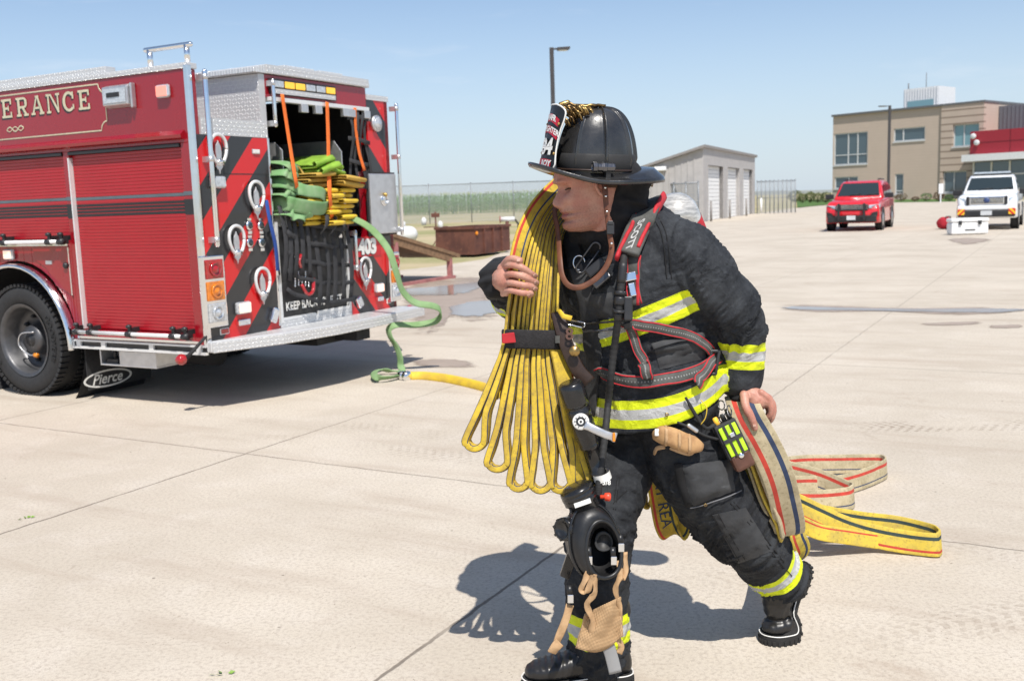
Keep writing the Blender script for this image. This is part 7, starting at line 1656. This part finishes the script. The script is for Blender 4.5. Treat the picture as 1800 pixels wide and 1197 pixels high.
for (bx,by),rw,sl,sr in loops:
    Yb=2.985
    def down(s,side):
        x0=890+s*8.0; Ptop=strip_top[s]; x1=bx+side*rw*.80
        Q=[]
        for k in range(1,6):
            q=k/6; e=q**1.12; xc=bx+side*rw*(.48+.24*max(0,(q-.7)/.3)**2); px=x0+(xc-x0)*e
            Q.append(tuple(at(px,600+(by-34-600)*q,3.045+(Yb-3.045)*q-.006*math.sin(s*2.1))))
        Q.append(tuple(at(x1,by-26,Yb))); return list(Ptop)+Q
    Lp_=down(sl,-1); Rp_=down(sr,1)
    arc=[tuple(at(bx+rw*.98*math.cos(a),by-14+14*math.sin(a)*-1*-1,Yb)) for a in [math.pi-math.pi*k/6 for k in range(1,6)]]
    arc=[tuple(at(bx-rw*.98*math.cos(math.pi*k/6),by-18+17*math.sin(math.pi*k/6),Yb)) for k in range(0,7)]
    full=Lp_[:-1]+arc+Rp_[:-1][::-1]
    path=[V(q) for q in smooth_path(full,5)]; n=len(path)
    wd_=[(_f*1.0+CR*(.16+.10*math.sin(sl*1.7))-CU*.05+(CR*.5+CU*.2)*max(0,1-abs(i-n*.0)/(n*.16))*0) for i in range(n)]
    zt=at(935,600,3.03).z; hh_=[.0062+.0052*max(0,min(1,(zt-q.z)/.16)) for q in path]
    striped(g,[q-UO for q in path],wd_,.029,hh_,bands,n=30,p=4.5)
# darker inner folds behind the front row
for s in range(11):
    f=(s+.5)/11; P=[]
    for a,b in zip(Lf,Rf): P.append(tuple(np.array(at(a[0]+6,a[1]+3,a[2]+.055))*(1-f)+np.array(at(b[0],b[1],b[2]+.055))*f))
    P+= [tuple(at(886+8.6*s+(s-5)*6*q,600+210*q,3.09-.03*q)) for q in (.12,.3,.48)]
    path=[V(q) for q in smooth_path(P,4)]; striped(g,[q-UO for q in path],[_f+CR*.1]*len(path),.026,.0085,[],n=16,p=3)
# outer turn showing its striped face over the shoulder
P=[(1016,312,3.33),(990,320,3.26),(966,340,3.19),(941,370,3.12),(923,405,3.06),(912,440,3.02),(905,478,3.005)]
path=[V(q) for q in smooth_path([tuple(at(*q)) for q in P],6)]
striped(g,[q-UO for q in path],[(CR*.75-CU*.25+_f*.45) for q in path],.026,.006,[(-.78,-.52,1),(.35,.5,2)],n=40,p=4)
# last length beside the nozzle shows its flat side
P=[(978,600,3.03),(988,640,3.01),(1000,700,2.99),(1012,770,2.985),(1024,830,2.98),(1030,858,2.985)]
path=[V(q) for q in smooth_path([tuple(at(*q)) for q in P],6)]
striped(g,[q-UO for q in path],[(CR*.9+CU*.15+_f*.5) for q in path],.030,.008,[(.05,.2,3),(.72,.86,1)],n=40,p=4)
hb_=g.build('hose_folds',[MAT['hy'],MAT['hr'],MAT['hb'],MAT['hg']],bun)
def ringe(px,py,Y,w_,d_,n=40): c=at(px,py,Y); return [c+(CR*.999-CU*.02)*(w_*math.copysign(abs(math.cos(a))**.6,math.cos(a)))+_f*(d_*math.copysign(abs(math.sin(a))**.6,math.sin(a)))-UO for a in [2*math.pi*j/n for j in range(n)]]
VEL=mk('hook_strap',(.022,.02,.021),.95,0,.35,60,bump=(230,.9,.003))
g=MB(); g.loft([ringe(934,581,3.05,.0865,.052),ringe(934,583,3.05,.0885,.054),ringe(935,610,3.05,.0895,.054),ringe(935,612,3.05,.0875,.052)],0,True,False); bs=g.build('binding_strap',VEL,bun); so_=bs.modifiers.new('t','SOLIDIFY'); so_.thickness=.004
g=MB()
a0=at(882,586,2.992); g.prism([at(882,587,2.99)-UO,at(904,584,2.985)-UO,at(907,602,2.985)-UO,at(883,604,2.99)-UO],-_f*.006); g.build('red_tab',mk('red_vinyl_tab',(.48,.02,.03),.35,0,.2,30),bs,bevel=.002)
g=MB(); g.prism([at(976,590,2.992)-UO,at(984,590,2.994)-UO,at(984,603,2.994)-UO,at(976,603,2.992)-UO],-_f*.004); g.build('grey_tab',MAT['webgrey'],bs)
# ---- large striped hose under the left hand, dragged behind
BOo=at(1345,800,3.08); big=empty('large_hose',BOo,'wide tan and yellow striped hose held in the left hand and dragged on the concrete','hose')
SB=[(-.62,-.40,1),(.42,.62,2)]
def bigr(name,pts,W,hw,mat,bands=SB,ht=.006,k=8,tw=None):
    path=[V(q) for q in smooth_path([tuple(at(*q)) for q in pts],k)]; n=len(path)
    W_=W if isinstance(W,list) else [W]*n
    if isinstance(W,list) and len(W)!=n: W_=[W[0].lerp(W[1],i/(n-1)) for i in range(n)]
    g=MB(); striped(g,[q-BOo for q in path],W_,hw,ht,bands,n=48,p=5); return g.build(name,[mat,MAT['hr'],MAT['hb'],MAT['hg']],big)
wA=(CR*.86+CU*.42-_f*.15)
bigr('hose_length',[(1300,690,3.10),(1308,715,3.04),(1318,738,3.02),(1338,772,3.02),(1358,812,3.03),(1372,850,3.05),(1382,892,3.09),(1388,922,3.13),(1387,938,3.16),(1380,930,3.20),(1366,890,3.24)],[wA,(CR*.98+CU*.12)],.050,MAT['htan'])
for k,(dx,dy,dd) in enumerate(((-8,14,.03),(-15,24,.05),(-20,34,.07))):
    bigr('hose_length',[(1304+dx,715,3.07+dd),(1322+dx,752+dy*.3,3.05+dd),(1344+dx,800+dy*.5,3.06+dd),(1364+dx,850+dy*.7,3.08+dd),(1380+dx*.7,895+dy*.6,3.10+dd),(1386+dx*.5,922+dy*.5,3.13+dd)],[(CR*.5+CU*.25+_f*.8),(CR*.55+_f*.8)],.046,MAT['htan'] if k!=1 else MAT['hy2'])
bigr('hose_length',[(1296,800,3.20),(1312,845,3.20),(1334,885,3.22),(1362,925,3.25),(1385,948,3.28)],[(CR*.9+CU*.3),(CR*.95+CU*.2)],.040,MAT['hy'],[(-.6,-.42,1),(.1,.3,2)])
bigr('hose_length',[(1388,880,3.30),(1394,915,3.28),(1402,945,3.28),(1410,968,3.32),(1398,985,3.36),(1385,978,3.36)],(CR*.9+CU*.2+_f*.3),.032,MAT['hy2'])
# loop hanging behind the legs, with its lettering
lp_=bigr('hanging_loop',[(1150,800,3.42),(1158,850,3.42),(1166,900,3.42),(1172,925,3.43),(1180,936,3.44),(1194,930,3.455),(1198,900,3.46),(1192,860,3.47),(1186,800,3.47)],(CR*.97+CU*.12+_f*.1),.042,MAT['hy'],[(-.86,-.66,1),(.55,.72,3)])
Pq=[V(q) for q in smooth_path([tuple(at(*q)) for q in ((1150,800,3.42),(1158,850,3.42),(1166,900,3.42),(1172,925,3.43))],12)]
def lal(x,y,z):
    Lq=[0]
    for a,b in zip(Pq[:-1],Pq[1:]): Lq.append(Lq[-1]+(b-a).length)
    d=max(0,min(Lq[-1]-1e-4,Lq[-1]*.5+x)); i=max(k for k in range(len(Lq)-1) if Lq[k]<=d); f=(d-Lq[i])/(Lq[i+1]-Lq[i]); t_=(Pq[i+1]-Pq[i]).normalized(); w_=(CR*.97+CU*.12+_f*.1); w_=(w_-t_*w_.dot(t_)).normalized(); nn=t_.cross(w_); nn=nn if nn.dot(_f)<0 else -nn
    return Pq[i].lerp(Pq[i+1],f)+w_*y+nn*.0085-BOo
g=MB(); g.text('COMBAT READY',.056,lal,0,.0,0,'CENTER'); g.build('hose_lettering',MAT['hb'],lp_)
bigr('hanging_loop',[(1125,800,3.5),(1128,850,3.5),(1132,880,3.5),(1142,888,3.5),(1150,870,3.5),(1152,820,3.5)],(CR*.5+_f*.8),.03,MAT['hy'],[])
# trailing loops on the concrete (standing on edge)
up_=V((0,0,1))
def gp(px,py,z=.0): return gnd(px,py,0)+V((0,0,z))
def trail(name,pts,hw,mat,bands=SB,ht=.006,lean=.0):
    """pts: (px,py of the lower edge on the ground, lift)"""
    B=[gp(a,b,c+hw) for a,b,c in pts]; path=[V(q) for q in smooth_path([tuple(q) for q in B],10)]
    g=MB(); striped(g,[q-BOo for q in path],[(up_+CR*lean+V((0,.25,0))) for q in path],hw,ht,bands,n=48,p=5); return g.build(name,[mat,MAT['hr'],MAT['hb'],MAT['hg']],big)
SBT=[(-.66,-.44,2),(.42,.64,1)]
trail('trailing_loop',[(1330,868,.06),(1400,850,.05),(1470,838,.02),(1535,832,.004),(1553,834,.004),(1556,841,.004),(1540,850,.004),(1510,862,.004),(1470,872,.004),(1420,878,.02),(1350,884,.03),(1305,884,.03),(1285,876,.05)],.052,MAT['htan'],SBT)
trail('trailing_loop',[(1285,876,.05),(1300,867,.08),(1330,866,.10),(1390,872,.07),(1440,876,.04),(1485,884,.006),(1497,888,.004),(1498,893,.004),(1485,898,.004),(1440,902,.004),(1390,903,.012),(1340,900,.03)],.056,MAT['htan'],SBT)
trail('trailing_loop',[(1360,960,.17),(1396,972,.17),(1430,975,.135),(1480,972,.07),(1530,971,.028),(1590,974,.006),(1640,979,.004),(1650,977,.004),(1651,971,.004),(1640,963,.004),(1610,956,.008),(1570,952,.02),(1520,954,.04),(1470,958,.07),(1430,962,.10)],.050,MAT['hy2'],[(-.70,-.48,1),(.36,.58,3)])
trail('trailing_loop',[(1370,965,.10),(1400,978,.12),(1440,984,.09),(1490,978,.055),(1540,972,.022),(1600,972,.006)],.034,MAT['hy2'],[(.5,.75,1)])

# slack between the hand and the loops on the ground
def slack(pts,W0,W1,mat,bands):
    path=[V(q) for q in smooth_path([tuple(q) for q in pts],8)]; n=len(path); g=MB(); striped(g,[q-BOo for q in path],[W0.lerp(W1,i/(n-1)) for i in range(n)],.050,.006,bands,n=40,p=5); g.build('slack_length',[mat,MAT['hr'],MAT['hb'],MAT['hg']],big)
slack([at(1366,890,3.24),at(1368,925,3.30),at(1366,948,3.50),gp(1362,935,.20),gp(1345,885,.12),gp(1330,868,.115)],CR.copy(),up_.copy(),MAT['htan'],SB)
slack([at(1386,952,3.30),at(1382,962,3.45),gp(1372,975,.26),gp(1360,960,.22)],CR.copy(),up_.copy(),MAT['hy2'],[(-.70,-.48,1),(.36,.58,3)])
